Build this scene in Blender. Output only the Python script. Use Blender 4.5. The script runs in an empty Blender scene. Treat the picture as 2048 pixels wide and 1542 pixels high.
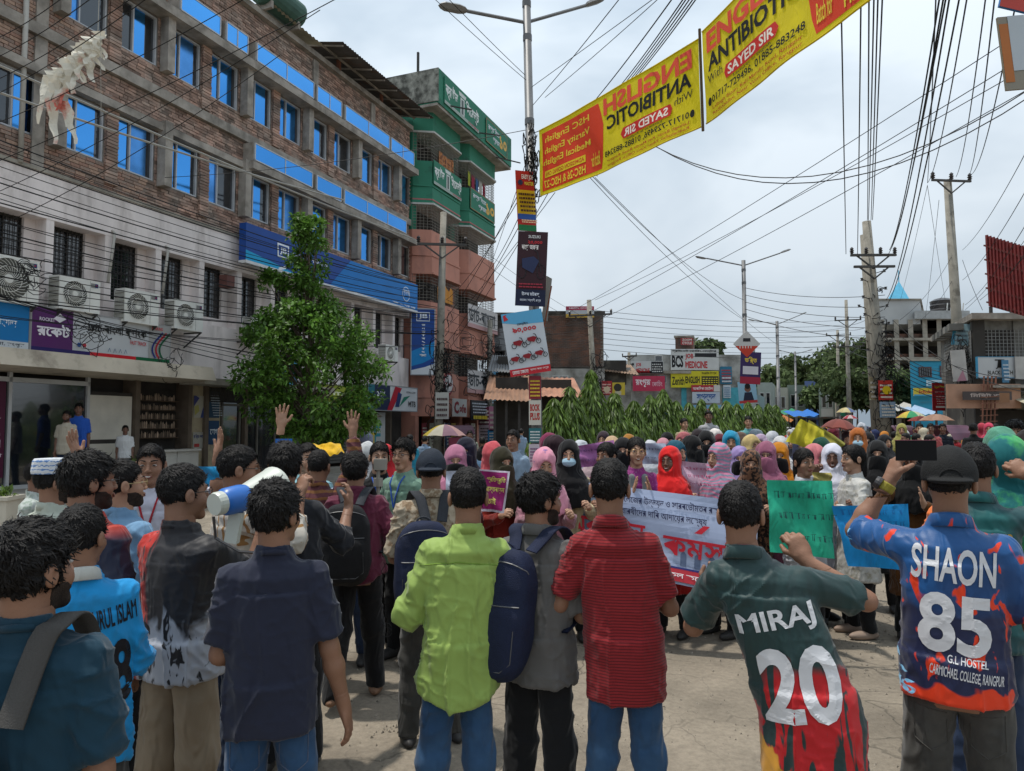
import bpy, math, random
import numpy as np
from mathutils import Vector, Matrix, geometry
from mathutils.bvhtree import BVHTree
random.seed(7)
SC = bpy.context.scene
COL = SC.collection
R = math.radians
H_CAM, HORIZON, FPX = 1.77, 852.0, 1450.0
TILT = math.atan((HORIZON - 771) / FPX)
cam_d = bpy.data.cameras.new("camera")
cam_d.sensor_width = 36
cam_d.lens = 36 * FPX / 2048
cam_d.clip_start, cam_d.clip_end = 0.1, 3000
cam = bpy.data.objects.new("camera", cam_d)
COL.objects.link(cam)
cam.location = (0, 0, H_CAM)
cam.rotation_euler = (R(90) + TILT, 0, 0)
SC.camera = cam
SUN_EL, SUN_AZ = R(75), R(-75)          # sun to the left of and beyond the crowd
sun_dir = Vector((math.sin(SUN_AZ) * math.cos(SUN_EL), math.cos(SUN_AZ) * math.cos(SUN_EL), math.sin(SUN_EL)))
world = bpy.data.worlds.new("World")
SC.world = world
world.use_nodes = True
nt = world.node_tree
nt.nodes.clear()
wo = nt.nodes.new("ShaderNodeOutputWorld")
bg = nt.nodes.new("ShaderNodeBackground")
bg.inputs[1].default_value = 0.104
sky = nt.nodes.new("ShaderNodeTexSky")
sky.sky_type = 'NISHITA'
sky.sun_disc = False
sky.sun_elevation = SUN_EL
sky.sun_rotation = SUN_AZ
sky.dust_density = 3
tc = nt.nodes.new("ShaderNodeTexCoord")
mp = nt.nodes.new("ShaderNodeMapping")
mp.inputs['Scale'].default_value = (1, 1, 2.2)
n1 = nt.nodes.new("ShaderNodeTexNoise")
n1.inputs['Scale'].default_value = 1.7
n1.inputs['Detail'].default_value = 5
n1.inputs['Roughness'].default_value = 0.5
n1.inputs['Distortion'].default_value = 0.35
cr = nt.nodes.new("ShaderNodeValToRGB")
cr.color_ramp.elements[0].position = 0.37
cr.color_ramp.elements[0].color = (2.95, 3.75, 4.55, 1)
cr.color_ramp.elements[1].position = 0.63
cr.color_ramp.elements[1].color = (6.0, 6.65, 7.2, 1)
sep = nt.nodes.new("ShaderNodeSeparateXYZ")
mr = nt.nodes.new("ShaderNodeMapRange")
mr.inputs['From Min'].default_value = 0.0
mr.inputs['From Max'].default_value = 0.6
mr.inputs['To Min'].default_value = 0.62
mr.inputs['To Max'].default_value = 1.12
mul = nt.nodes.new("ShaderNodeVectorMath")
mul.operation = 'SCALE'
mix = nt.nodes.new("ShaderNodeMix")
mix.data_type = 'RGBA'
mix.inputs['Factor'].default_value = 0.93     # cloud deck over the clear sky
L = nt.links.new
L(tc.outputs['Generated'], mp.inputs[0])
L(mp.outputs[0], n1.inputs['Vector'])
L(n1.outputs['Fac'], cr.inputs[0])
L(tc.outputs['Generated'], sep.inputs[0])
L(sep.outputs[2], mr.inputs['Value'])
L(cr.outputs[0], mul.inputs[0])
L(mr.outputs[0], mul.inputs['Scale'])
L(sky.outputs[0], mix.inputs['A'])
L(mul.outputs[0], mix.inputs['B'])
L(mix.outputs['Result'], bg.inputs[0])
L(bg.outputs[0], wo.inputs[0])
sun_d = bpy.data.lights.new("sun", 'SUN')
sun_d.energy = 2.05
sun_d.angle = R(2.0)
sun_d.color = (1.0, 0.955, 0.88)
sun_o = bpy.data.objects.new("sun", sun_d)
COL.objects.link(sun_o)
sun_o.rotation_euler = (-sun_dir).to_track_quat('-Z', 'Y').to_euler()
SC.view_settings.view_transform = 'Standard'
SC.view_settings.look = 'None'
SC.view_settings.gamma = 1
SC.view_settings.exposure = 0.6
SC.cycles.max_bounces = 6
SC.cycles.diffuse_bounces = 3
SC.cycles.transparent_max_bounces = 6
SC.cycles.use_denoising = True
_F = np.array([0, math.cos(TILT), math.sin(TILT)])
_U = np.array([0, -math.sin(TILT), math.cos(TILT)])
_C = np.array([0, 0, H_CAM])
def ray(px, py):
 return np.array([(px - 1024) / FPX, 0, 0]) + _U * ((771 - py) / FPX) + _F
def at_y(px, py, Y):
 r = ray(px, py)
 return Vector(_C + r * (Y / r[1]))
def at_z(px, py, z):
 r = ray(px, py)
 return Vector(_C + r * ((z - H_CAM) / r[2]))
FA = R(90 - 21.7)
FU = np.array([math.cos(FA), math.sin(FA), 0])
FN = np.array([-math.sin(FA), math.cos(FA), 0])
FD = 15.5
FM = Matrix.Translation(Vector(FN * FD)) @ Matrix.Rotation(FA, 4, 'Z')
def fac(px, py, y=0.0):
 """pixel -> (s, z) on the facade plane pushed y metres into the building"""
 r = ray(px, py)
 t = (FD + y - _C @ FN) / (r @ FN)
 p = _C + r * t
 return float(p @ FU), float(p[2])
def fw(s, y, z):
 return Vector(FU * s + FN * (FD + y) + np.array([0, 0, z]))
def tag(o, label=None, cat=None, group=None, kind=None):
 if label: o['label'] = label
 if cat: o['category'] = cat
 if group: o['group'] = group
 if kind: o['kind'] = kind
 return o
def thing(name, label, cat, loc=(0, 0, 0), rotz=0.0, group=None):
 o = bpy.data.objects.new(name, None)
 o.empty_display_size = 0.1
 COL.objects.link(o)
 o.location = loc
 o.rotation_euler = (0, 0, rotz)
 return tag(o, label, cat, group)
def mesh_np(name, V, F, smooth=False):
 """V (n,3) array, F (m,4) quads or (m,3) tris array, or list of lists"""
 me = bpy.data.meshes.new(name)
 if isinstance(F, np.ndarray):
  k = F.shape[1]
  me.vertices.add(len(V))
  me.vertices.foreach_set('co', np.asarray(V, dtype=np.float32).ravel())
  me.loops.add(F.size)
  me.loops.foreach_set('vertex_index', F.astype(np.int32).ravel())
  me.polygons.add(len(F))
  me.polygons.foreach_set('loop_start', (np.arange(len(F)) * k).astype(np.int32))
  me.polygons.foreach_set('loop_total', np.full(len(F), k, dtype=np.int32))
  me.update(calc_edges=True)
 else:
  me.from_pydata([tuple(v) for v in V], [], F)
 if smooth and len(me.polygons):
  me.polygons.foreach_set('use_smooth', np.ones(len(me.polygons), dtype=bool))
 return me
def mobj(name, me, m=None, parent=None, loc=None, rot=None):
 o = bpy.data.objects.new(name, me)
 COL.objects.link(o)
 if m is not None and len(me.materials) == 0:
  me.materials.append(m)
 if parent is not None:
  o.parent = parent
 if loc is not None: o.location = loc
 if rot is not None: o.rotation_euler = rot
 return o
class MB:
 """collects simple shapes into ONE mesh"""
 def __init__(self):
  self.v, self.f, self.n = [], [], 0
 def add(self, V, F):
  self.v.extend([tuple(x) for x in V])
  self.f.extend([[i + self.n for i in f] for f in F])
  self.n += len(V)
  return self
 def box(self, x0, x1, y0, y1, z0, z1, M=None):
  V = [Vector((x, y, z)) for z in (z0, z1) for y in (y0, y1) for x in (x0, x1)]
  if M is not None: V = [M @ v for v in V]
  return self.add(V, [[0, 2, 3, 1], [4, 5, 7, 6], [0, 1, 5, 4], [2, 6, 7, 3], [0, 4, 6, 2], [1, 3, 7, 5]])
 def quad(self, a, b, c, d):
  return self.add([a, b, c, d], [[0, 1, 2, 3]])
 def bar(self, a, b, w, h=None):
  a, b = Vector(a), Vector(b)
  d = b - a
  l = d.length
  if l < 1e-6: return self
  h = h or w
  q = d.to_track_quat('Z', 'Y').to_matrix().to_4x4()
  M = Matrix.Translation(a) @ q
  return self.box(-w / 2, w / 2, -h / 2, h / 2, 0, l, M)
 def tube(self, pts, r, n=6, r2=None, cap=True):
  pts = [Vector(p) for p in pts]
  m = len(pts)
  V, F = [], []
  up = Vector((0, 0, 1))
  for i, p in enumerate(pts):
   d = (pts[min(i + 1, m - 1)] - pts[max(i - 1, 0)]).normalized()
   s = d.cross(up)
   if s.length < 1e-3: s = d.cross(Vector((0, 1, 0)))
   s.normalize()
   t = s.cross(d)
   rr = r if r2 is None else r + (r2 - r) * i / (m - 1)
   for k in range(n):
    a = 2 * math.pi * k / n
    V.append(p + (s * math.cos(a) + t * math.sin(a)) * rr)
  for i in range(m - 1):
   for k in range(n):
    k2 = (k + 1) % n
    F.append([i * n + k, i * n + k2, (i + 1) * n + k2, (i + 1) * n + k])
  if cap:
   F.append(list(range(n))[::-1])
   F.append([(m - 1) * n + k for k in range(n)])
  return self.add(V, F)
 def lathe(self, prof, n=16, M=None, a0=0, a1=2 * math.pi):
  V, F = [], []
  full = abs(a1 - a0 - 2 * math.pi) < 1e-6
  nn = n if full else n + 1
  for (r, z) in prof:
   for k in range(nn):
    a = a0 + (a1 - a0) * k / n
    v = Vector((r * math.cos(a), r * math.sin(a), z))
    V.append(M @ v if M is not None else v)
  for i in range(len(prof) - 1):
   for k in range(n):
    k2 = (k + 1) % nn if full else k + 1
    F.append([i * nn + k, i * nn + k2, (i + 1) * nn + k2, (i + 1) * nn + k])
  return self.add(V, F)
 def build(self, name, m, parent=None, smooth=False, loc=None, rot=None):
  return mobj(name, mesh_np(name, self.v, self.f, smooth), m, parent, loc, rot)
_mats = {}
def srgb(h):
 """'#rrggbb' of the surface's own colour -> linear"""
 h = h.lstrip('#')
 c = [int(h[i:i + 2], 16) / 255 for i in (0, 2, 4)]
 return tuple((x / 12.92 if x <= .04045 else ((x + .055) / 1.055) ** 2.4) for x in c)
def mat(name, col, rough=0.85, var=0.12, scale=3.0, bump=0.0, bscale=30.0, metal=0.0, col2=None, thr=0.55, tscale=None,
  stretch=(1, 1, 1), spec=0.3, objcol=False, island=0.0, sheen=0.0, fine=0.0, trans=0.0, soft=0.06):
 if name in _mats: return _mats[name]
 if isinstance(col, str): col = srgb(col)
 if isinstance(col2, str): col2 = srgb(col2)
 m = bpy.data.materials.new(name)
 m.use_nodes = True
 t = m.node_tree
 b = t.nodes['Principled BSDF']
 b.inputs['Roughness'].default_value = rough
 b.inputs['Metallic'].default_value = metal
 b.inputs['Specular IOR Level'].default_value = spec
 if sheen: b.inputs['Sheen Weight'].default_value = sheen
 N, K = t.nodes.new, t.links.new
 co = N("ShaderNodeTexCoord")
 ma = N("ShaderNodeMapping")
 ma.inputs['Scale'].default_value = stretch
 K(co.outputs['Object'], ma.inputs[0])
 rgb = N("ShaderNodeRGB")
 rgb.outputs[0].default_value = (*col, 1)
 cur = rgb.outputs[0]
 if objcol:
  oi = N("ShaderNodeObjectInfo")
  cur = oi.outputs['Color']
 if col2 is not None:
  n2 = N("ShaderNodeTexNoise")
  n2.inputs['Scale'].default_value = tscale or scale
  n2.inputs['Detail'].default_value = 6
  n2.inputs['Roughness'].default_value = 0.62
  K(ma.outputs[0], n2.inputs['Vector'])
  r2 = N("ShaderNodeMapRange")
  r2.inputs['From Min'].default_value = thr - soft
  r2.inputs['From Max'].default_value = thr + soft
  K(n2.outputs['Fac'], r2.inputs['Value'])
  mx = N("ShaderNodeMix"); mx.data_type = 'RGBA'
  K(r2.outputs[0], mx.inputs['Factor'])
  K(cur, mx.inputs['A'])
  mx.inputs['B'].default_value = (*col2, 1)
  cur = mx.outputs['Result']
 if var or island:
  n = N("ShaderNodeTexNoise")
  n.inputs['Scale'].default_value = scale
  n.inputs['Detail'].default_value = 5
  K(ma.outputs[0], n.inputs['Vector'])
  mr_ = N("ShaderNodeMapRange")
  mr_.inputs['From Min'].default_value = 0.3
  mr_.inputs['From Max'].default_value = 0.7
  mr_.inputs['To Min'].default_value = 1 - var
  mr_.inputs['To Max'].default_value = 1 + var
  K(n.outputs['Fac'], mr_.inputs['Value'])
  fac_ = mr_.outputs[0]
  if island:
   g = N("ShaderNodeNewGeometry")
   r3 = N("ShaderNodeMapRange")
   r3.inputs['To Min'].default_value = 1 - island
   r3.inputs['To Max'].default_value = 1 + island
   K(g.outputs['Random Per Island'], r3.inputs['Value'])
   mm = N("ShaderNodeMath"); mm.operation = 'MULTIPLY'
   K(fac_, mm.inputs[0]); K(r3.outputs[0], mm.inputs[1])
   fac_ = mm.outputs[0]
  vm = N("ShaderNodeVectorMath"); vm.operation = 'SCALE'
  K(cur, vm.inputs[0]); K(fac_, vm.inputs['Scale'])
  cur = vm.outputs[0]
 K(cur, b.inputs['Base Color'])
 if bump:
  nb = N("ShaderNodeTexNoise")
  nb.inputs['Scale'].default_value = bscale
  nb.inputs['Detail'].default_value = 4
  K(ma.outputs[0], nb.inputs['Vector'])
  bp = N("ShaderNodeBump")
  bp.inputs['Strength'].default_value = bump
  bp.inputs['Distance'].default_value = 0.01
  K(nb.outputs['Fac'], bp.inputs['Height'])
  K(bp.outputs[0], b.inputs['Normal'])
 if trans:
  b.inputs['Subsurface Weight'].default_value = 0.0
  tr = N("ShaderNodeBsdfTranslucent")
  K(cur, tr.inputs[0])
  ms = N("ShaderNodeMixShader")
  ms.inputs[0].default_value = trans
  K(b.outputs[0], ms.inputs[1]); K(tr.outputs[0], ms.inputs[2])
  K(ms.outputs[0], t.nodes['Material Output'].inputs[0])
 _mats[name] = m
 return m
def cloth(name, col, col2=None, thr=.55, tscale=None, rough=.85, wr=.55, fine=True, soft=.06, var=.08, stretch=(1, 1, 1), trans=0, island=0, metal=0, spec=.2):
 """woven or knitted cloth: fine weave and crumple relief"""
 if name in _mats: return _mats[name]
 m = mat(name, col, rough, var, 5, col2=col2, thr=thr, tscale=tscale, soft=soft, stretch=stretch, spec=spec, trans=trans, sheen=.15)
 t = m.node_tree
 N, K = t.nodes.new, t.links.new
 co = N("ShaderNodeTexCoord")
 a = N("ShaderNodeTexNoise"); a.inputs['Scale'].default_value = 11; a.inputs['Detail'].default_value = 4; a.inputs['Distortion'].default_value = 1.6
 a.noise_type = 'RIDGED_MULTIFRACTAL' if wr else 'FBM'
 mp_ = N("ShaderNodeMapping"); mp_.inputs['Scale'].default_value = (1, 1, .38)
 K(co.outputs['Object'], mp_.inputs[0]); K(mp_.outputs[0], a.inputs['Vector'])
 b = N("ShaderNodeTexNoise"); b.inputs['Scale'].default_value = 420; b.inputs['Detail'].default_value = 1
 K(co.outputs['Object'], b.inputs['Vector'])
 b1 = N("ShaderNodeBump"); b1.inputs['Strength'].default_value = wr * .9; b1.inputs['Distance'].default_value = .03
 b2 = N("ShaderNodeBump"); b2.inputs['Strength'].default_value = .25; b2.inputs['Distance'].default_value = .0015
 K(a.outputs['Fac'], b1.inputs['Height']); K(b.outputs['Fac'], b2.inputs['Height'])
 K(b1.outputs[0], b2.inputs['Normal'])
 K(b2.outputs[0], t.nodes['Principled BSDF'].inputs['Normal'])
 return m
def stripe_mat(name, cols, period, axis=2, rough=0.8, duty=0.5, wob=0.0, wscale=8):
 """two-colour printed / knitted stripes along an object axis"""
 if name in _mats: return _mats[name]
 m = cloth(name, cols[0], rough=rough)
 t = m.node_tree
 N, K = t.nodes.new, t.links.new
 co = N("ShaderNodeTexCoord"); sp = N("ShaderNodeSeparateXYZ")
 K(co.outputs['Object'], sp.inputs[0])
 val = sp.outputs[axis]
 if wob:
  nn = N("ShaderNodeTexNoise"); nn.inputs['Scale'].default_value = wscale
  K(co.outputs['Object'], nn.inputs['Vector'])
  ad = N("ShaderNodeMath"); ad.operation = 'MULTIPLY_ADD'
  K(nn.outputs['Fac'], ad.inputs[0]); ad.inputs[1].default_value = wob; K(val, ad.inputs[2])
  val = ad.outputs[0]
 d = N("ShaderNodeMath"); d.operation = 'DIVIDE'; K(val, d.inputs[0]); d.inputs[1].default_value = period
 fr = N("ShaderNodeMath"); fr.operation = 'FRACT'; K(d.outputs[0], fr.inputs[0])
 gt = N("ShaderNodeMath"); gt.operation = 'GREATER_THAN'; K(fr.outputs[0], gt.inputs[0]); gt.inputs[1].default_value = duty
 mx = N("ShaderNodeMix"); mx.data_type = 'RGBA'
 K(gt.outputs[0], mx.inputs['Factor'])
 b = t.nodes['Principled BSDF']
 src = b.inputs['Base Color'].links[0].from_socket
 K(src, mx.inputs['A'])
 c2 = srgb(cols[1]) if isinstance(cols[1], str) else cols[1]
 mx.inputs['B'].default_value = (*c2, 1)
 K(mx.outputs['Result'], b.inputs['Base Color'])
 return m
def glass_mat(name, col, rough=0.05):
 if name in _mats: return _mats[name]
 m = mat(name, col, rough, var=0.15, scale=0.7, spec=1.0)
 m.node_tree.nodes['Principled BSDF'].inputs['Coat Weight'].default_value = 1.0
 m.node_tree.nodes['Principled BSDF'].inputs['Coat Roughness'].default_value = 0.03
 return m
_glyph = {}
BN_CONS = set("কখগঘঙচছজঝঞটঠডঢণতথদধনপফবভমযরলশষসহড়ঢ়য়ৎ")
def visual(s):
 """Bengali typed order -> drawing order for fonts without shaping"""
 s = s.replace('\u09cb', '\u09c7\u09be').replace('\u09cc', '\u09c7\u09d7')
 out = []
 for ch in s:
  if ch in '\u09bf\u09c7\u09c8':
   k = len(out)
   j = k - 1
   while j >= 0 and out[j] == '\u09bc': j -= 1
   while j >= 2 and out[j - 1] == '\u09cd': j -= 2
   out.insert(max(j, 0), ch)
  else:
   out.append(ch)
 return ''.join(out)
def text_polys(s, bold=0.0, res=3):
 key = (s, bold, res)
 if key in _glyph: return _glyph[key]
 cu = bpy.data.curves.new('t', 'FONT')
 cu.body = visual(s)
 o = bpy.data.objects.new('t', cu)
 cc = o.to_curve(DG(), apply_modifiers=False)
 loops = []
 for sp in cc.splines:
  P = []
  if sp.type == 'BEZIER':
   bp_ = sp.bezier_points
   n = len(bp_)
   for i in range(n):
    a, b = bp_[i], bp_[(i + 1) % n]
    if (a.handle_right - a.co).length < 1e-6 and (b.handle_left - b.co).length < 1e-6:
     P.append(a.co.copy())
    else:
     P.extend(geometry.interpolate_bezier(a.co, a.handle_right, b.handle_left, b.co, res + 1)[:-1])
  else:
   P = [Vector(p.co[:3]) for p in sp.points]
  Q = []
  for p in P:
   if not Q or (p - Q[-1]).length > 1e-4: Q.append(p)
  if len(Q) > 2: loops.append(Q)
 o.to_curve_clear()
 bpy.data.objects.remove(o)
 bpy.data.curves.remove(cu)
 def area(L_):
  return 0.5 * sum(L_[i].x * L_[(i + 1) % len(L_)].y - L_[(i + 1) % len(L_)].x * L_[i].y for i in range(len(L_)))
 def inside(p, L_):
  c = False
  n = len(L_)
  for i in range(n):
   a, b = L_[i], L_[(i + 1) % n]
   if (a.y > p.y) != (b.y > p.y) and p.x < (b.x - a.x) * (p.y - a.y) / (b.y - a.y) + a.x: c = not c
  return c
 if not loops:
  _glyph[key] = ([], [], (0, 0, 1, 1))
  return _glyph[key]
 ar = [area(l) for l in loops]
 N0 = len(loops)
 holes = [i for i in range(N0) if any(ar[j] * ar[i] < 0 and abs(ar[j]) > abs(ar[i]) and inside(loops[i][0], loops[j]) for j in range(N0) if j != i)]
 outer = [i for i in range(N0) if i not in holes]
 if bold:
  for i, l in enumerate(loops):
   n = len(l)
   nl = []
   for k in range(n):
    e1 = (l[k] - l[k - 1]).normalized(); e2 = (l[(k + 1) % n] - l[k]).normalized()
    t = e1 + e2
    if t.length < .3: nl.append(l[k].copy()); continue
    t.normalize()
    nv = Vector((t.y, -t.x, 0)) * (1 if (ar[i] > 0) != (i in holes) else -1)
    nl.append(l[k] + nv * bold / max(0.5, abs(t.dot(e1))))
   loops[i] = nl
 V, F = [], []
 for idx, i in enumerate(outer):
  hs = [h for h in holes if inside(loops[h][0], loops[i])]
  pl = [loops[i]] + [loops[h] for h in hs]
  flat = [p for l in pl for p in l]
  tr = geometry.tessellate_polygon([[Vector((p.x, p.y, 0)) for p in l] for l in pl])
  base = len(V)
  V.extend([(p.x, p.y, 0.0004 * (idx % 5)) for p in flat])
  for t in tr:
   a, b, c = [flat[q] for q in t]
   cr_ = (b.x - a.x) * (c.y - a.y) - (b.y - a.y) * (c.x - a.x)
   t = list(t)
   if cr_ < 0: t.reverse()
   F.append([q + base for q in t])
 xs = [v[0] for v in V]; ys = [v[1] for v in V]
 _glyph[key] = (V, F, (min(xs), min(ys), max(xs), max(ys)))
 return _glyph[key]
_work = bpy.data.scenes.new("work")
def DG():
 return _work.view_layers[0].depsgraph if _work.view_layers[0].depsgraph else bpy.context.evaluated_depsgraph_get()
def letters(mb, s, x0, x1, y0, y1, bold=0.0, lift=0.0, mirror=False, M=None, fit='box', res=3, shear=0.0):
 """add text filling the rectangle (x0..x1, y0..y1) of the local XZ plane facing -Y; lift = how proud"""
 V, F, (a, b, c, d) = text_polys(s, round(bold * .6, 4), res)
 if not V: return
 sx = (x1 - x0) / max(c - a, 1e-3)
 sz = (y1 - y0) / max(d - b, 1e-3)
 if fit == 'h': sx = min(sx, sz * 1.05)
 cx = (x0 + x1) / 2
 ox = cx - sx * (c - a) / 2
 W = []
 for v in V:
  X = ox + (v[0] - a) * sx
  if mirror: X = 2 * cx - X
  Z = y0 + (v[1] - b) * sz
  X += shear * (Z - y0)
  p = Vector((X, -lift - v[2] * 0.5, Z))
  W.append(M @ p if M is not None else p)
 FF = [f[::-1] for f in F] if mirror else F
 mb.add(W, FF)
def _h(i, j, k, s=0):
 n = (i * 374761393 + j * 668265263 + k * 2147483647 + s * 1274126177).astype(np.int64)
 n = (n ^ (n >> 13)) * 1274126177
 n = n ^ (n >> 16)
 return (n & 0xffff).astype(np.float32) / 32767.5 - 1.0
def vnoise(P, s=0):
 P = np.asarray(P, dtype=np.float32)
 i = np.floor(P).astype(np.int64)
 f = P - i
 u = f * f * (3 - 2 * f)
 x, y, z = i[..., 0], i[..., 1], i[..., 2]
 ux, uy, uz = u[..., 0], u[..., 1], u[..., 2]
 o = 0
 for a in (0, 1):
  for b in (0, 1):
   for c in (0, 1):
    w = (ux if a else 1 - ux) * (uy if b else 1 - uy) * (uz if c else 1 - uz)
    o = o + w * _h(x + a, y + b, z + c, s)
 return o
def ridge(P, s=0):
 return 1 - 2 * np.abs(vnoise(P, s))
def surface_nets(f, org, sp):
 nx, ny, nz = f.shape
 ins = f < 0
 c = ins[:-1, :-1, :-1].astype(np.int8)
 tot = np.zeros((nx - 1, ny - 1, nz - 1), np.int8)
 for a in (0, 1):
  for b in (0, 1):
   for d in (0, 1):
    tot += ins[a:nx - 1 + a, b:ny - 1 + b, d:nz - 1 + d]
 act = (tot > 0) & (tot < 8)
 idx = np.full(act.shape, -1, np.int64)
 I = np.argwhere(act)
 if len(I) == 0: return np.zeros((0, 3)), np.zeros((0, 4), int)
 idx[act] = np.arange(len(I))
 acc = np.zeros((len(I), 3), np.float32)
 cnt = np.zeros(len(I), np.float32)
 corner = [(0, 0, 0), (1, 0, 0), (0, 1, 0), (1, 1, 0), (0, 0, 1), (1, 0, 1), (0, 1, 1), (1, 1, 1)]
 cv = [f[I[:, 0] + a, I[:, 1] + b, I[:, 2] + d] for a, b, d in corner]
 for p, q in [(0, 1), (2, 3), (4, 5), (6, 7), (0, 2), (1, 3), (4, 6), (5, 7), (0, 4), (1, 5), (2, 6), (3, 7)]:
  fp, fq = cv[p], cv[q]
  m = (fp < 0) != (fq < 0)
  t = np.where(m, fp / np.where(np.abs(fp - fq) < 1e-9, 1, fp - fq), 0)
  A = np.array(corner[p], np.float32); B = np.array(corner[q], np.float32)
  acc += np.where(m[:, None], A + (B - A) * t[:, None], 0)
  cnt += m
 V = (I + acc / cnt[:, None]) * np.asarray(sp) + np.asarray(org)
 Q = []
 for ax in range(3):
  sl0 = [slice(None)] * 3; sl1 = [slice(None)] * 3
  sl0[ax] = slice(0, -1); sl1[ax] = slice(1, None)
  a, b = ins[tuple(sl0)], ins[tuple(sl1)]
  E_ = np.argwhere(a != b)
  fl = a[tuple(E_.T)]
  u, v = [(1, 2), (2, 0), (0, 1)][ax]
  ok = (E_[:, u] > 0) & (E_[:, v] > 0) & (E_[:, u] < f.shape[u] - 1) & (E_[:, v] < f.shape[v] - 1)
  E_, fl = E_[ok], fl[ok]
  if not len(E_): continue
  du = np.zeros(3, int); dv = np.zeros(3, int); du[u] = 1; dv[v] = 1
  g = lambda X: idx[X[:, 0], X[:, 1], X[:, 2]]
  q = np.stack([g(E_ - du - dv), g(E_ - dv), g(E_), g(E_ - du)], 1)
  q[~fl] = q[~fl][:, ::-1]
  q = q[(q >= 0).all(1)]
  Q.append(q)
 return V, np.concatenate(Q) if Q else np.zeros((0, 4), int)
def smin(a, b, k):
 h = np.clip(.5 + .5 * (b - a) / k, 0, 1)
 return b * (1 - h) + a * h - k * h * (1 - h)
def cap(P, a, b, r1, r2):
 a = np.asarray(a, np.float32); b = np.asarray(b, np.float32)
 ba = b - a
 pa = P - a
 h = np.clip((pa @ ba) / max(float(ba @ ba), 1e-9), 0, 1)
 q = pa - h[..., None] * ba
 return np.sqrt((q * q).sum(-1)) - (r1 + (r2 - r1) * h)
def ell(P, c, r, Rm=None):
 q = P - np.asarray(c, np.float32)
 if Rm is not None: q = q @ Rm
 r = np.asarray(r, np.float32)
 k0 = np.sqrt(((q / r) ** 2).sum(-1))
 k1 = np.sqrt(((q / (r * r)) ** 2).sum(-1))
 return k0 * (k0 - 1) / np.maximum(k1, 1e-6)
def sdf_mesh(fn, lo, hi, h):
 """coarse pass finds the blocks worth evaluating; fine pass meshes"""
 lo = np.asarray(lo, float); hi = np.asarray(hi, float)
 n = np.maximum(np.ceil((hi - lo) / h).astype(int) + 1, 4)
 ax = [lo[i] + np.arange(n[i]) * h for i in range(3)]
 cs = 4
 nc = (n + cs - 1) // cs
 cx = [lo[i] + (np.arange(nc[i]) * cs + cs / 2 - .5) * h for i in range(3)]
 G = np.stack(np.meshgrid(*cx, indexing='ij'), -1).astype(np.float32)
 fc = fn(G.reshape(-1, 3)).reshape(nc)
 near = np.abs(fc) < h * cs * 1.9 + 0.012
 up = near.repeat(cs, 0).repeat(cs, 1).repeat(cs, 2)[:n[0], :n[1], :n[2]]
 f = fc.repeat(cs, 0).repeat(cs, 1).repeat(cs, 2)[:n[0], :n[1], :n[2]].astype(np.float32)
 I = np.argwhere(up)
 P = (lo + I * h).astype(np.float32)
 f[up] = fn(P)
 f[0] = np.maximum(f[0], 1e-3); f[-1] = np.maximum(f[-1], 1e-3)
 f[:, 0] = np.maximum(f[:, 0], 1e-3); f[:, -1] = np.maximum(f[:, -1], 1e-3)
 f[:, :, 0] = np.maximum(f[:, :, 0], 1e-3); f[:, :, -1] = np.maximum(f[:, :, -1], 1e-3)
 return surface_nets(f, lo, h)
def vnormals(V, F):
 e1 = V[F[:, 1]] - V[F[:, 0]]; e2 = V[F[:, 2]] - V[F[:, 0]]
 n = np.cross(e1, e2)
 N_ = np.zeros_like(V)
 for k in range(F.shape[1]): np.add.at(N_, F[:, k], n)
 return N_ / np.maximum(np.linalg.norm(N_, axis=1, keepdims=True), 1e-12)
# PEOPLE
import bmesh
SKIN = {
 'a': mat('skin_brown', (.255, .130, .080), .55, .12, 9, bump=.12, bscale=160, spec=.4),
 'b': mat('skin_tan', (.40, .225, .145), .55, .12, 9, bump=.12, bscale=160, spec=.4),
 'c': mat('skin_deep', (.17, .082, .052), .5, .12, 9, bump=.12, bscale=160, spec=.45),
}
M_HAIR = mat('hair_black', (.0075, .006, .0055), .55, .3, 40, bump=.6, bscale=120, spec=.22)
M_EYEW = mat('eye_white', (.42, .38, .35), .3, 0)
M_IRIS = mat('eye_dark', (.015, .009, .006), .15, 0)
M_LIP = mat('lips', (.20, .065, .05), .5, .1, 30)
M_TEETH = mat('teeth', (.7, .67, .6), .3, 0)
def norm(v):
 v = np.asarray(v, float)
 return v / max(np.linalg.norm(v), 1e-9)
ARM = {   # (upper-arm direction, forearm direction, hand direction, palm normal, hand kind), for the RIGHT side; mirrored for the other
 'down': ((.13, -.02, -1), (.02, .22, -1), None, (-1, .3, 0), 'relax'),
 'phone': ((.36, .12, -1), (-.72, .95, .28), None, (-.3, -.2, 1), 'grip'),
 'front': ((.22, .12, -1), (-.45, 1, -.05), None, (-.6, 0, .6), 'grip'),
 'hold': ((.25, .30, -1), (-.15, 1, .35), (-.1, 1, .5), (-.3, -.6, -.5), 'grip'),
 'clap': ((.3, .45, -.9), (-.75, .8, .7), (-.2, .4, 1), (-1, .1, 0), 'open'),
 'up': ((.35, .25, .85), (-.05, .15, 1), (0, .1, 1), (0, 1, -.1), 'open'),
 'face': ((.45, .75, -.35), (-.55, .3, 1), (-.3, .3, 1), (-.4, .6, 0), 'grip'),
 'behind': ((.2, -.25, -1), (-.5, -.25, -.5), None, (0, -1, 0), 'relax'),
}
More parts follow.
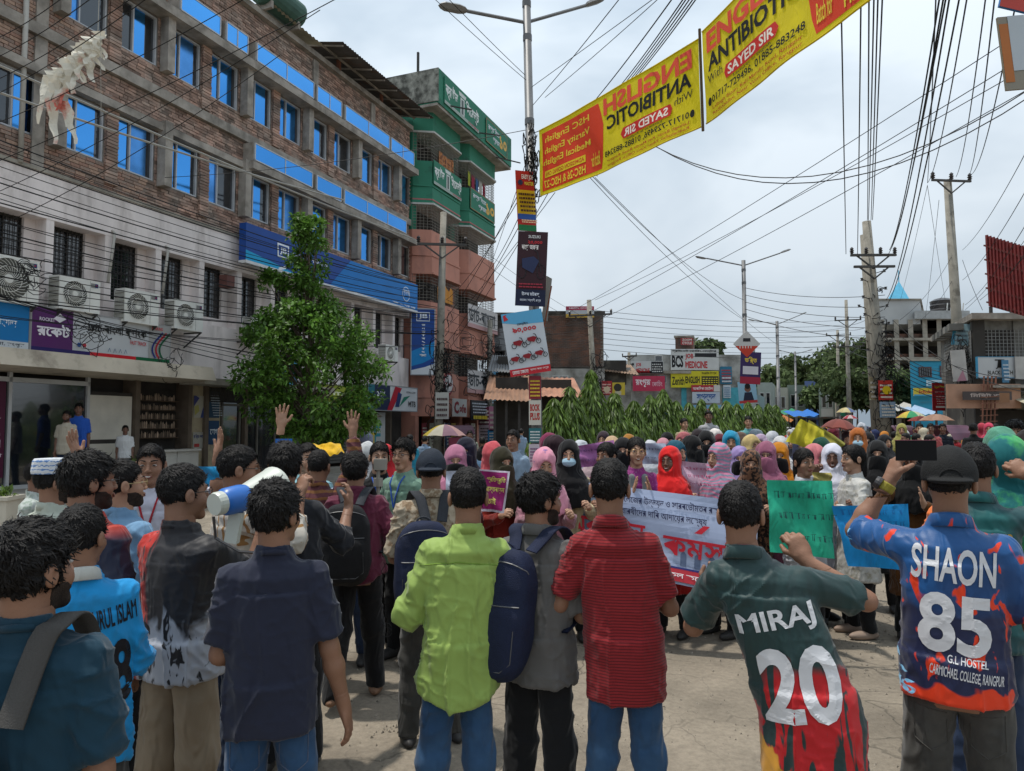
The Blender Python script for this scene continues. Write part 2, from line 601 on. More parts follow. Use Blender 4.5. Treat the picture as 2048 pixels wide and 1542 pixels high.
class Body:
 def __init__(s, h=1.65, lean=(0, 0), fat=1.0, arms=('down', 'down'), feet=((.11, 0), (-.11, 0)), head=(0, 0, 0), female=False,
     shoulder=1.0, armlen=1.0):
  k = h / 1.65
  fat *= .88
  s.h, s.k, s.fat, s.female = h, k, fat, female
  s.lean = np.array([lean[0], lean[1]], float)
  s.zs = np.array([.78, .86, 1.00, 1.18, 1.27, 1.335, 1.368, 1.395, 1.44, 1.52]) * k
  wx = np.array([.150, .164, .140, .155, .166, .162, .118, .070, .053, .050])
  wy = np.array([.110, .116, .098, .108, .113, .094, .074, .062, .056, .056])
  if female:
   wx = wx * np.array([1.02, 1.02, .9, .9, .9, .88, .9, .85, .85, .85]); wy = wy * np.array([1, 1, .92, .98, 1.12, .95, .9, .9, .88, .88])
  s.wx = wx * k * np.where(np.arange(10) < 6, fat, .5 + .5 * fat)
  s.wy = wy * k * np.where(np.arange(10) < 5, fat * fat, .5 + .5 * fat)
  sh = (.152 if not female else .142) * k * shoulder * (.6 + .4 * fat)
  s.sho = {+1: s.ctr(1.322 * k) + np.array([sh, 0, 0]), -1: s.ctr(1.322 * k) + np.array([-sh, 0, 0])}
  s.elb, s.wri, s.hd, s.pn, s.hk = {}, {}, {}, {}, {}
  for sd, a in zip((+1, -1), arms):
   if isinstance(a, str): a = ARM[a]
   m = np.array([sd, 1, 1], float)
   u, f = norm(np.array(a[0]) * m), norm(np.array(a[1]) * m)
   s.elb[sd] = s.sho[sd] + u * .275 * k * armlen
   s.wri[sd] = s.elb[sd] + f * .245 * k * armlen
   s.hd[sd] = norm(np.array(a[2]) * m) if a[2] is not None else f
   s.pn[sd] = np.array(a[3]) * m
   s.pn[sd] = norm(s.pn[sd] - s.hd[sd] * (s.pn[sd] @ s.hd[sd]))
   s.hk[sd] = a[4]
  s.hip = {+1: np.array([.083 * k * fat, 0, .86 * k]), -1: np.array([-.083 * k * fat, 0, .86 * k])}
  s.ank, s.kne = {}, {}
  for sd, ft in zip((+1, -1), feet):
   lift = ft[2] if len(ft) > 2 else 0
   s.ank[sd] = np.array([ft[0], ft[1] - .03, .075 * k + lift])
   md = (s.hip[sd] + s.ank[sd]) / 2
   s.kne[sd] = md + np.array([0, .02 + lift * .6, .0])
  yaw, pit, rol = head
  Rm = Matrix.Rotation(yaw, 3, 'Z') @ Matrix.Rotation(pit, 3, 'X') @ Matrix.Rotation(rol, 3, 'Y')
  s.Rh = np.array(Rm)
  nk = s.ctr(1.46 * k)
  s.nk = nk
  s.hc = nk + s.Rh @ np.array([0, .012, .093]) * k
  s.M_head = Matrix.Translation(Vector(s.hc)) @ Rm.to_4x4() @ Matrix.Scale(k, 4)
 def ctr(s, z):
  z = np.asarray(z, float)
  t = np.clip((z / s.k - .84) / (1.40 - .84), 0, 1.25) ** 1.15
  if z.ndim == 0: return np.array([s.lean[0] * t, s.lean[1] * t, float(z)])
  return s.lean[0] * t, s.lean[1] * t
 def torso(s, P, grow=0.0, wmin=None, top=1.52, bot=.78, flare=0.0):
  z = P[:, 2]
  cx, cy = s.ctr(z)
  wx = np.interp(z, s.zs, s.wx) + grow
  wy = np.interp(z, s.zs, s.wy) + grow
  if wmin is not None:
   zz = z / s.k
   tt = np.clip((1.20 - zz) / .3, 0, 1)
   wx = np.where(zz < 1.28, np.maximum(wx, wmin[0] * s.k * (.5 + .5 * s.fat) * np.clip((1.40 - zz) / .12, 0, 1)) + flare * tt, wx)
   wy = np.where(zz < 1.28, np.maximum(wy, wmin[1] * s.k * s.fat) + flare * tt * .6, wy)
  x, y = (P[:, 0] - cx) / wx, (P[:, 1] - cy) / wy
  q = (np.abs(x) ** 2.4 + np.abs(y) ** 2.4) ** (1 / 2.4)
  d = (q - 1) * np.minimum(wx, wy)
  return np.maximum(d, np.maximum(z - top * s.k, bot * s.k - z))
 def f_head(s, P):
  q = (P - s.hc.astype(np.float32)) @ s.Rh.astype(np.float32) / s.k
  f = .93 if s.female else 1.0
  d = ell(q, (0, -.008, .030), (.069, .094, .086))
  d = smin(d, ell(q, (0, .030, -.035), (.058 * f, .060, .075)), .03)
  d = smin(d, cap(q, (-.012 * f, .070, -.092), (.012 * f, .070, -.092), .019, .019), .022)
  q2 = q.copy(); q2[:, 0] = np.abs(q2[:, 0])
  d = smin(d, ell(q2, (.038, .058, -.028), (.024, .024, .026)), .018)      # cheeks
  d = smin(d, cap(q2, (.010, .088, .030), (.038, .078, .028), .009, .008), .012)   # brow
  d = np.maximum(d, -ell(q2, (.031, .104, .008), (.017, .020, .012)) * 1.0) if False else -smin(-d, ell(q2, (.031, .106, .008), (.018, .020, .012)), .010)
  d = smin(d, cap(q, (0, .090, .020), (0, .106, -.022), .0075, .0115), .008)
  d = smin(d, ell(q2, (.011, .100, -.026), (.009, .010, .008)), .005)
  d = smin(d, ell(q, (0, .094, -.050), (.022, .010, .0065)), .005)
  d = smin(d, ell(q, (0, .092, -.062), (.019, .010, .007)), .005)
  d = -smin(-d, ell(q, (0, .105, -.056), (.018, .010, .0022)), .003)
  ear = ell(q2, (.078, -.010, -.004), (.011, .020, .032))
  ear = np.maximum(ear, -ell(q2, (.092, -.002, -.002), (.010, .012, .020)))
  d = smin(d, ear, .006)
  a = s.nk + np.array([0, -.005, -.06]) * s.k
  b = s.hc + s.Rh @ np.array([0, -.022, -.04]) * s.k
  r = .050 if s.female else .058
  nd = cap(P, a, b, r * s.k * (.6 + .4 * s.fat), (r - .004) * s.k)
  return smin(d * s.k, nd, .02)
 def f_arm(s, P, sd):
  k = s.k * (.55 + .45 * s.fat) * (.88 if s.female else 1)
  d = cap(P, s.sho[sd], s.elb[sd], .046 * k, .038 * k)
  m = s.elb[sd] * .7 + s.wri[sd] * .3
  d = smin(d, cap(P, s.elb[sd], m, .038 * k, .041 * k), .02)
  d = smin(d, cap(P, m, s.wri[sd], .041 * k, .025 * k), .02)
  return d
 def hand_parts(s, sd):
  k = s.k * (.9 if s.female else 1)
  w, d, n = s.wri[sd], s.hd[sd], s.pn[sd]
  t = np.cross(d, n) * sd            # towards the thumb
  out = []
  curl, spread = {'relax': (.32, .05), 'grip': (.95, .0), 'open': (.06, .16), 'pinch': (.55, .03), 'flat': (.12, .03)}[s.hk[sd]]
  for i, (off, ln) in enumerate([(.030, .074), (.010, .082), (-.011, .076), (-.030, .060)]):
   p = w + (d * (.088 - .004 * abs(i - 1)) + t * off) * k
   dd = norm(d + t * (spread * (1.5 - i)))
   ang = curl * (.7 + .12 * i)
   for j, fr in enumerate((.46, .31, .23)):
    c, s_ = math.cos(ang), math.sin(ang)
    dr = dd * c + n * s_
    q = p + dr * ln * fr * k
    out.append((p, q, (.0098 - .0012 * j) * k, (.0090 - .0013 * j) * k))
    p = q
    ang += curl * 1.0
  p = w + (d * .028 + t * .026) * k
  if s.hk[sd] in ('grip', 'pinch'):
   segs = [norm(d * .8 + t * .65 + n * .4), norm(d * .75 + n * .7 - t * .1)]
  else:
   segs = [norm(d * .65 + t * .8 + n * .15), norm(d * .85 + t * .45 + n * .2)]
  for j, (dr, ln) in enumerate(zip(segs, (.042, .034))):
   q = p + dr * ln * k
   out.append((p, q, (.0125 - .002 * j) * k, (.0108 - .002 * j) * k))
   p = q
  return out, t
 def f_hand(s, P, sd):
  k = s.k * (.9 if s.female else 1)
  w, d, n = s.wri[sd], s.hd[sd], s.pn[sd]
  segs, t = s.hand_parts(sd)
  Rm = np.stack([t, d, n], 1).astype(np.float32)
  dd = ell(P, w + d * .048 * k, np.array([.041, .055, .0165]) * k, Rm)
  dd = smin(dd, cap(P, w - d * .03 * k, w + d * .02 * k, .026 * k, .022 * k), .02)
  dd = smin(dd, ell(P, w + (d * .03 + t * .02 + n * .008) * k, np.array([.02, .03, .016]) * k, Rm), .01)
  for a, b, r1, r2 in segs:
   dd = smin(dd, cap(P, a, b, r1, r2), .005)
  return dd
 def f_leg(s, P, sd, grow=0.0, straight=False):
  k = s.k * s.fat
  r = (.078, .056, .058, .036)
  a = smin(cap(P, s.hip[sd], s.kne[sd], r[0] * k + grow, r[1] * k + grow), cap(P, s.kne[sd], s.ank[sd], r[2] * k + grow, r[3] * k + grow), .03)
  return a
def join_np(parts):
 V, F, n = [], [], 0
 for v, f in parts:
  if len(f) == 0: continue
  V.append(v); F.append(f + n); n += len(v)
 return np.concatenate(V), np.concatenate(F)
def clean(V, F):
 used = np.zeros(len(V), bool); used[F.ravel()] = True
 mp_ = np.cumsum(used) - 1
 return V[used], mp_[F]
def cut(V, F, keep):
 """drop faces whose centre fails keep()"""
 c = V[F].mean(1)
 F = F[keep(c)]
 return clean(V, F)
_eye_cache = {}
def face_bits(B, root, eyes=True, lips=True, brows=True, lod=1, smile=False):
 if 'eye' not in _eye_cache:
  mb = MB()
  prof = [(.0122 * math.sin(a), .0122 * math.cos(a)) for a in np.linspace(0, math.pi, 15)]
  mb.lathe(prof, 14)
  me = mesh_np('eye', mb.v, mb.f, True)
  me.materials.append(M_EYEW); me.materials.append(M_IRIS)
  for p in me.polygons:
   if p.center.z > .0100: p.material_index = 1
  _eye_cache['eye'] = me
  mb = MB()
  n = 8
  V, F = [], []
  for i in range(n + 1):
   t = i / n
   x = .014 + .036 * t
   z = .033 + .007 * math.sin(t * 2.2) - .004 * t
   y = .0955 - .022 * t * t + .001
   w = .0045 * (1 - .6 * t)
   V += [(x, y, z - w), (x, y + .002, z), (x, y - .001, z + w)]
   if i:
    b = i * 3
    F += [[b - 3, b, b + 1, b - 2], [b - 2, b + 1, b + 2, b - 1]]
  _eye_cache['brow'] = mesh_np('eyebrow', V, F, True)
  _eye_cache['brow'].materials.append(M_HAIR)
  V, F = [], []
  n = 10
  for i in range(n + 1):
   t = i / n * 2 - 1
   x = .022 * t
   y = .1045 - .010 * t * t
   w = .006 * (1 - t * t) + .001
   V += [(x, y - .002, -.054 + w), (x, y + .001, -.054 + w * .4), (x, y - .001, -.057), (x, y + .001, -.060 - w * .3), (x, y - .003, -.060 - w)]
   if i:
    b = i * 5
    F += [[b - 5 + q, b + q, b + 1 + q, b - 4 + q] for q in range(4)]
  _eye_cache['lips'] = mesh_np('lips', V, F, True)
  _eye_cache['lips'].materials.append(M_LIP)
  V, F = [], []
  for i in range(n + 1):
   t = i / n * 2 - 1
   x = .015 * t
   y = .1068 - .008 * t * t
   V += [(x, y, -.0535), (x, y, -.0595 + .002 * abs(t))]
   if i:
    b = i * 2
    F += [[b - 2, b - 1, b + 1, b]]
  _eye_cache['teeth'] = mesh_np('teeth', V, F, True)
  _eye_cache['teeth'].materials.append(M_TEETH)
 out = []
 if eyes:
  for sx in (1, -1):
   o = mobj('eye', _eye_cache['eye'], None, root)
   o.matrix_local = B.M_head @ Matrix.Translation((.031 * sx, .0770, .008)) @ Matrix.Diagonal((1.12, 1, .50, 1)) @ Matrix.Rotation(R(-90), 4, 'X')
 if brows:
  for sx in (1, -1):
   o = mobj('eyebrow', _eye_cache['brow'], None, root)
   o.matrix_local = B.M_head @ Matrix.Scale(sx, 4, (1, 0, 0))
 if lips:
  o = mobj('lips', _eye_cache['lips'], None, root)
  o.matrix_local = B.M_head
 if smile:
  o = mobj('teeth', _eye_cache['teeth'], None, root)
  o.matrix_local = B.M_head
def fold_disp(V, F, B, amp=.006, hem=.8, seed=0, kind='shirt'):
 N_ = vnormals(V, F)
 P = V / B.k
 z = P[:, 2]
 warp = np.stack([vnoise(P * 5, seed + 5), vnoise(P * 5, seed + 6), vnoise(P * 5, seed + 7)], 1) * .06
 Q = P + warp
 vert = (np.maximum(ridge(Q * [11, 10, 1.9], seed), -.2) ** 3) * 1.0 + vnoise(Q * [20, 18, 3], seed + 1) * .2
 D1 = Q[:, 2:3] * 0
 dz_ = Q[:, 2] + np.abs(Q[:, 0]) * .9
 horz = (ridge(np.stack([Q[:, 0] * 5, Q[:, 1] * 5, dz_ * 12], 1), seed + 2)) ** 3 * .8
 fine = ridge(Q * [15, 15, 24], seed + 3) ** 3 * .5 + ridge(Q @ np.array([[.7, 0, .7], [0, 1, 0], [-.7, 0, .7]]) * [7, 7, 20], seed + 8) ** 3 * .4
 low = np.clip((1.30 - z) / .35, 0, 1)
 side = np.clip((np.abs(P[:, 0] - B.lean[0] * low) - .10) / .10, 0, 1)
 d = vert * (.35 + .65 * low) + horz * (.25 + .75 * side) + fine * (.4 + .6 * side)
 if kind == 'pants':
  d = ridge(Q * [9, 9, 11], seed) * .55 + vnoise(Q * [14, 14, 6], seed + 1) * .35 + ridge(Q * [20, 20, 26], seed + 3) * .2
 if kind == 'drape':
  d = ridge(Q * [13, 13, 5], seed) * .7 + ridge((Q @ np.array([[.8, 0, .6], [0, 1, 0], [-.6, 0, .8]])) * [6, 6, 22], seed + 2) * .4
 return V + N_ * (d * amp)[:, None]
def person_mesh(name, V, F, m, root, mats=None):
 o = mobj(name, mesh_np(name, V, F, True), m, root)
 return o
def collar_band(B, z0, z1, wx, wy, th=.006, spread=.012, tilt=.03, n=32, gap=None, fold=False):
 """a band round the neck, a shirt or polo collar; fold = turned down"""
 V, F = [], []
 prof = [(0, z0), (0, z1), (th, z1 + .001), (th, z0)]
 if fold:
  prof = [(0.0, z0), (0.001, z1), (.006, z1 + .004), (.014, z1 - .004), (.024, z0 + .002), (.019, z0 - .002), (.008, z1 - .008), (.005, z0)]
 m = len(prof)
 a0, a1 = (0, 2 * math.pi) if gap is None else (math.pi / 2 + gap, 2 * math.pi + math.pi / 2 - gap)
 full = gap is None
 nn = n if full else n + 1
 for k in range(nn):
  a = a0 + (a1 - a0) * k / n
  c = B.ctr(np.float64(1.44 * B.k))
  for (o, z) in prof:
   V.append((c[0] + (wx + o) * math.cos(a) * B.k, c[1] + (wy + o) * math.sin(a) * B.k - .006, (z - tilt * math.sin(a)) * B.k))
 for k in range(n):
  k2 = (k + 1) % nn if full else k + 1
  for j in range(m):
   j2 = (j + 1) % m
   F.append([k * m + j, k * m + j2, k2 * m + j2, k2 * m + j])
 return np.array(V), np.array(F)
_hair_cache = {}
def make_hair(B, style, near, seed, root, mt=None):
 k = B.k
 zb = {'short': (-.078, -.035, -.004), 'fade': (-.055, .002, .022), 'thick': (-.088, -.04, -.012), 'long': (-.10, -.10, -.06), 'capped': (-.06, -.02, .0)}[style]
 vol = {'short': .0065, 'fade': .003, 'thick': .012, 'long': .008, 'capped': .002}[style]
 h = (.0048 if near > 1 else .0075) if near else .013
 ck = (style, near, seed % (6 if near > 1 else 3))
 if ck not in _hair_cache:
  sd = ck[2] * 17
  def f(q):
   d = ell(q, (0, -.010, .034), (.069 + vol * .75, .094 + vol * .8, .086 + vol))
   top = np.clip((q[:, 2] - .02) / .08, 0, 1)
   d = d - .005 * top
   if style == 'capped': d = np.maximum(d, q[:, 2] - .03)
   if style != 'long':
    zmin = np.interp(q[:, 1], [-.10, -.055, -.02, .012, .03, .055, .09], [zb[0], zb[0] + .01, zb[1], zb[2], .035, .062, .078])
   else:
    zmin = np.interp(q[:, 1], [-.10, 0, .03, .06, .09], [-.11, -.11, -.03, .05, .078])
   zmin = zmin + .006 * vnoise(q * [60, 60, 10], sd)
   d = np.maximum(d, (zmin - q[:, 2]) * .8)
   d = d - (.0022 * ridge(q * 40, sd + 1) + .0014 * ridge(q * 85, sd + 2)) * (1.9 if style == 'thick' else 1)
   if style == 'long':
    tail = ell(q, (0, -.085, -.06), (.055, .04, .14))
    d = smin(d, tail + .002 * vnoise(q * [50, 50, 8], sd), .03)
   return d
  V, F = sdf_mesh(f, (-.12, -.16, -.22 if style == 'long' else -.12), (.12, .13, .17), h)
  parts = [(V, F)]
  if near:
   rng = np.random.default_rng(sd + 5)
   N_ = vnormals(V, F)
   cnt = 2600 if near > 1 else 900
   pick = rng.choice(len(V), cnt)
   p0 = V[pick]; n0 = N_[pick]
   r = p0 - np.array([0, -.045, .11])            # crown
   flow = r * [1, 1, 1] + np.array([0, .35, -.25]) * .12
   if style == 'long': flow = np.tile(np.array([0, -.2, -1.0]), (cnt, 1)) + r * 2
   flow = flow + rng.normal(0, .014, flow.shape) * (2.0 if style == 'thick' else 1.0) + np.stack([np.sin(p0[:, 1] * 130 + p0[:, 2] * 60)] * 3, 1) * np.array([1, 0, .6]) * (.022 if style == 'thick' else .008)
   flow = flow - n0 * (flow * n0).sum(1, keepdims=True)
   flow /= np.linalg.norm(flow, axis=1, keepdims=True) + 1e-9
   sidev = np.cross(flow, n0)
   ln = rng.uniform(.014, .030, cnt) * {'short': 1, 'fade': .7, 'thick': 1.5, 'long': 1.6, 'capped': .4}[style]
   low = p0[:, 2] < -.02
   ln[low] *= .55
   wd = rng.uniform(.0014, .0030, cnt) * (1 if near > 1 else 1.8)
   curlv = rng.normal(0, .35, cnt)
   rows = []
   for t, lift, w in ((0, -.002, 1), (.35, .0022, 1), (.7, .0032, .75), (1, .0030, .12)):
    c = p0 + flow * (ln * t)[:, None] + n0 * (lift * (1 + .9 * (style == 'thick'))) + sidev * (curlv * ln * t * t)[:, None]
    c = c - n0 * (ln * ln * t * t * 6.0)[:, None]
    rows.append((c - sidev * (wd * w)[:, None], c + sidev * (wd * w)[:, None]))
   VV = np.stack([x for rw in rows for x in rw], 1)      # cnt,8,3
   base = (np.arange(cnt) * 8)[:, None]
   FF = np.concatenate([base + np.array([[2 * j, 2 * j + 1, 2 * j + 3, 2 * j + 2]]) for j in range(3)], 0)
   parts.append((VV.reshape(-1, 3), FF))
  V, F = join_np(parts)
  me = mesh_np('hair', V, F, True)
  me.materials.append(M_HAIR)
  _hair_cache[ck] = me
 o = mobj('hair', _hair_cache[ck], None, root)
 o.matrix_local = B.M_head
 return o
def subdivide_tris(V, F, L_):
 bm = bmesh.new()
 vs = [bm.verts.new(v) for v in V]
 for f in F:
  try: bm.faces.new([vs[i] for i in f])
  except ValueError: pass
 for _ in range(4):
  es = [e for e in bm.edges if e.calc_length() > L_]
  if not es: break
  bmesh.ops.subdivide_edges(bm, edges=es, cuts=1)
  bmesh.ops.triangulate(bm, faces=[f for f in bm.faces if len(f.verts) > 3])
 Vn = [v.co.copy() for v in bm.verts]
 bm.verts.index_update()
 Fn = [[v.index for v in f.verts] for f in bm.faces]
 bm.free()
 return Vn, Fn
def print_back(shirt, items, m, root, name='print', off=.0035, front=False):
 """letters laid on the cloth of the back (facing -Y) by projection; items = (text, x0,x1,z0,z1,bold,rot)"""
 me = shirt.data
 bvh = BVHTree.FromPolygons([v.co for v in me.vertices], [list(p.vertices) for p in me.polygons])
 mb = MB()
 for it in items:
  s, x0, x1, z0, z1, bold = it[:6]
  rot = it[6] if len(it) > 6 else 0
  c = Vector(((x0 + x1) / 2, 0, (z0 + z1) / 2))
  M = Matrix.Translation(c) @ Matrix.Rotation(rot, 4, 'Y') @ Matrix.Translation(-c)
  letters(mb, s, x0, x1, z0, z1, bold=bold, M=M, res=4)
 V, F = subdivide_tris(mb.v, mb.f, .016)
 out = []
 y0 = 1.0 if front else -1.0
 dr = Vector((0, -1 if front else 1, 0))
 for v in V:
  hit = bvh.ray_cast(Vector((v.x, y0, v.z)), dr)
  y = hit[0].y if hit[0] is not None else 0
  out.append((v.x, y - off * dr.y, v.z))
 if front: F = [f[::-1] for f in F]
 return mobj(name, mesh_np(name, out, F, False), m, root)
def make_person(label, px, ytop, k, yaw=0.0, name='person', near=1, skin='a', hair='short', upper=None, lower=None, shoes='shoe',
    height=None, group=None, face=None, veil=None, z0=0.0, seed=0, B_kw=None, smile=False, extras=None, xoff=0.0, world=None, X=None):
 """px, ytop = head centre and crown in the photograph, k = pixels per metre at that distance (fixes the real position)"""
 kw = dict(B_kw or {})
 D = FPX / k + (.12 if near > 1 and k > 260 else 0)
 k = FPX / D
 h = height or min(max(H_CAM - (ytop - HORIZON) / k - z0 - .015, 1.46), 1.80)
 yaw -= math.atan((px - 1024) / FPX)
 B = Body(h=h, **kw)
 hx, hy = B.hc[0], B.hc[1]
 c, s_ = math.cos(yaw), math.sin(yaw)
 X_ = (px - 1024) / k
 rx, ry = X_ - (hx * c - hy * s_), D - (hx * s_ + hy * c)
 root = thing(name, label, 'person', (rx, ry, z0), yaw, group)
 kk = B.k
 parts = []
 legs = B.hip
 sk = SKIN[skin]
 zneck = 1.405 * kk
 def core(P):
  d = B.torso(P, -.004)
  for sd in (1, -1):
   d = smin(d, B.f_arm(P, sd), .03)
   d = smin(d, B.f_leg(P, sd, -.006), .03)
   foot = ell(P, B.ank[sd] + np.array([0, .055, -.04]) * kk, np.array([.042, .125, .035]) * kk)
   d = smin(d, foot, .03)
  nd = cap(P, B.nk + np.array([0, -.005, -.08]) * kk, B.nk + np.array([0, 0, .02]) * kk, .058 * kk, .05 * kk)
  d = smin(d, nd, .03)
  return np.maximum(d, -P[:, 2])
 allp = np.array([B.elb[1], B.elb[-1], B.wri[1], B.wri[-1], B.ank[1], B.ank[-1], B.ctr(1.3 * kk)])
 lo = allp.min(0) - .13; hi = allp.max(0) + .13
 lo = np.minimum(lo, [-.24, -.20, -.012]); hi = np.maximum(hi, [.24, .20, 0]); lo[2] = -.012; hi[2] = max(hi[2], B.nk[2] + .03)
 V, F = sdf_mesh(core, lo, hi, {2: .014, 1: .018, 0: .03}[near] if near < 3 else .012)
 hands_open = near > 0
 if hands_open:
  def keep(c):
   ok = c[:, 2] < B.nk[2] + .012
   for sd in (1, -1):
    ok &= np.linalg.norm(c - (B.wri[sd] + B.hd[sd] * .06), axis=1) > .055
   return ok
  V, F = cut(V, F, keep)
 parts.append((V, F))
 hh = {3: .0045, 2: .005, 1: .0072, 0: .012}[near]
 V, F = sdf_mesh(B.f_head, B.hc - .17 * kk, B.hc + .16 * kk, hh)
 parts.append((V, F))
 if hands_open:
  for sd in (1, -1):
   c = B.wri[sd] + B.hd[sd] * .075
   V, F = sdf_mesh(lambda P: smin(B.f_hand(P, sd), np.maximum(B.f_arm(P, sd), -((P - B.wri[sd].astype(np.float32)) @ B.hd[sd].astype(np.float32)) - .06), .01), c - .14, c + .14,
       {3: .0042, 2: .0048, 1: .0066}[near])
   parts.append((V, F))
 V, F = join_np(parts)
 person_mesh('body', V, F, sk, root)
 if near and face is not False and veil not in ('niqab_full',):
  vb = veil in ('niqab', 'mask_niqab')
  face_bits(B, root, eyes=True, lips=not vb and veil != 'mask', brows=not vb, smile=smile)
 low = dict(kind='jeans', m=None, grow=.014, ankle=.06)
 low.update(lower or {})
 if low['kind'] != 'none':
  def fl(P):
   d = None
   for sd in (1, -1):
    g = low['grow']
    a = cap(P, B.hip[sd], B.kne[sd], .081 * kk * B.fat + g * .6, .060 * kk * B.fat + g)
    e = B.kne[sd] + (B.ank[sd] - B.kne[sd]) * 1.05
    b = cap(P, B.kne[sd], e, .062 * kk * B.fat + g, .044 * kk + g + low.get('bell', 0))
    a = smin(a, b, .03)
    d = a if d is None else smin(d, a, .012)
   pel = ell(P, (0, -.005, .90 * kk), (.168 * kk * B.fat, .126 * kk * B.fat, .13 * kk))
   d = smin(d, pel, .035)
   z = P[:, 2]
   d = np.maximum(d, low['ankle'] * kk - z)
   return np.maximum(d, z - min(1.0, (upper or {}).get('hem', .8) + .07) * kk)
  lo2 = np.array([min(B.ank[1][0], B.ank[-1][0], -.12) - .14, min(B.ank[1][1], B.ank[-1][1]) - .18, 0])
  hi2 = np.array([max(B.ank[1][0], B.ank[-1][0], .12) + .14, max(B.ank[1][1], B.ank[-1][1]) + .18, 1.04 * kk])
  V, F = sdf_mesh(fl, lo2, hi2, {3: .0085, 2: .010, 1: .017, 0: .03}[near])
  if near: V = fold_disp(V, F, B, .011 if near > 1 else .007, seed=seed + 9, kind='pants')
  person_mesh('trousers', V, F, low['m'], root)
  if low.get('pockets') and near > 1:
   tr = BVHTree.FromPolygons([tuple(v) for v in V], [list(map(int, f)) for f in F])
   mb = MB()
   def seam(pts, w=.0022):
    q = []
    for x, z in pts:
     hit = tr.ray_cast(Vector((x, -1, z)), Vector((0, 1, 0)))
     q.append(Vector((x, (hit[0].y if hit[0] else -.1) - .001, z)))
    mb.tube(q, w, 4)
   for sx in (1, -1):
    P_ = [(.035, .77), (.135, .785), (.135, .67), (.085, .635), (.035, .665), (.035, .77)]
    pts = []
    for (x1, z1), (x2, z2) in zip(P_[:-1], P_[1:]):
     for t in np.linspace(0, 1, 5)[:-1]: pts.append((sx * (x1 + (x2 - x1) * t) * kk, (z1 + (z2 - z1) * t) * kk))
    seam(pts)
   seam([(0, z * kk) for z in np.linspace(.80, .73, 6)])
   mb.build('seam', low.get('seam_m') or mat('jean_thread', (.08, .10, .15), .8, 0), root)
 if shoes:
  for sd in (1, -1):
   an = B.ank[sd]
   if shoes == 'sandal':
    mb = MB()
    pr = [(math.cos(a) * (.044 + .006 * math.sin(a)), math.sin(a) * .135) for a in np.linspace(0, 2 * math.pi, 17)[:-1]]
    n = len(pr)
    lift = an[2] - .075 * kk
    Vv = [(an[0] + x * kk, an[1] + (.055 + y) * kk, z + lift) for z in (.0, .02) for x, y in pr]
    Ff = [[i, (i + 1) % n, n + (i + 1) % n, n + i] for i in range(n)] + [list(range(n))[::-1], [n + i for i in range(n)]]
    mb.add(Vv, Ff)
    for yy in (.11, .03):
     mb.tube([(an[0] + .046 * math.cos(a) * kk, an[1] + yy * kk, lift + .018 + .055 * math.sin(a) * (1 if yy < .05 else .75)) for a in np.linspace(0, math.pi, 9)], .008, 5)
    mb.build('sandal', mat('sandal_black', (.03, .027, .025), .6, .2), root)
   else:
    def fs(P):
     sole = ell(P, an + np.array([0, .055, -.045]) * kk, np.array([.048, .143, .042]) * kk)
     d = smin(sole, cap(P, an + np.array([0, 0, -.01]) * kk, an + np.array([0, -.005, .02]) * kk, .045 * kk, .042 * kk), .03)
     lz = an[2] - .075 * kk
     return np.maximum(d, lz + .002 - P[:, 2])
    V, F = sdf_mesh(fs, an + np.array([-.08, -.13, -.1]), an + np.array([.08, .25, .07]), {3: .009, 2: .01, 1: .013, 0: .03}[near])
    person_mesh('shoe', V, F, shoes if not isinstance(shoes, str) else mat('shoe_dark', (.035, .033, .032), .5, .2), root)
 up = dict(m=None, hem=.80, sleeve=.78, loose=.014, wmin=(.168, .126), flare=.0, collar=None, amp=.014, hemcurve=0.0, name='shirt', cuff=None, neck=1.412)
 up.update(upper or {})
 long_ = up['hem'] < .6
 def fu(P):
  z = P[:, 2] / kk
  d = B.torso(P, up['loose'] * kk, up['wmin'], top=1.45, bot=up['hem'] - .03)
  if up['hem'] < .82:
   cx, cy = B.ctr(P[:, 2])
   t = np.clip((.90 - z) / max(.90 - up['hem'], .05), 0, 1)
   wx = (up['wmin'][0] + .008 + up['flare'] * t) * kk * B.fat
   wy = (up['wmin'][1] + .012 + up['flare'] * t * .8) * kk * B.fat
   q = np.sqrt(((P[:, 0] - cx) / wx) ** 2 + ((P[:, 1] - cy) / wy) ** 2)
   sk_ = np.maximum((q - 1) * np.minimum(wx, wy), z * kk - .95 * kk)
   d = smin(d, sk_, .03)
  for sd in (1, -1):
   s0, e0, w0 = B.sho[sd], B.elb[sd], B.wri[sd]
   fa = kk * (.55 + .45 * B.fat) * (.9 if B.female else 1)
   fr = up['sleeve']
   lo_ = up.get('sl', .014)
   if fr > 0:
    e1 = s0 + (e0 - s0) * min(fr, 1)
    a = cap(P, s0 + np.array([-sd * .004, 0, 0]), e1, (.047 + lo_) * fa, (.043 + lo_ + .009 * (fr < 1)) * fa)
    if fr <= 1:
     ax = norm(e0 - s0).astype(np.float32)
     a = np.maximum(a, (P - e1.astype(np.float32)) @ ax)
    if fr > 1:
     w1 = e0 + (w0 - e0) * min(fr - 1, 1)
     b = cap(P, e0, w1, (.045 + lo_) * fa, (.033 + lo_ * .8) * fa)
     ax = norm(w0 - e0).astype(np.float32)
     b = np.maximum(b, (P - w1.astype(np.float32)) @ ax)
     a = smin(a, b, .02)
    d = smin(d, a, .028)
  hemz = up['hem'] * kk + up['hemcurve'] * (np.abs(P[:, 0]) / .17) ** 2
  d = np.maximum(d, hemz - P[:, 2])
  c = B.ctr(np.float64(1.44 * kk))
  dn = ell(P, (c[0], c[1] + .02, 1.475 * kk), (.075 * kk, .085 * kk, (1.475 - up['neck'] + .006) * kk))
  return np.maximum(d, -dn)
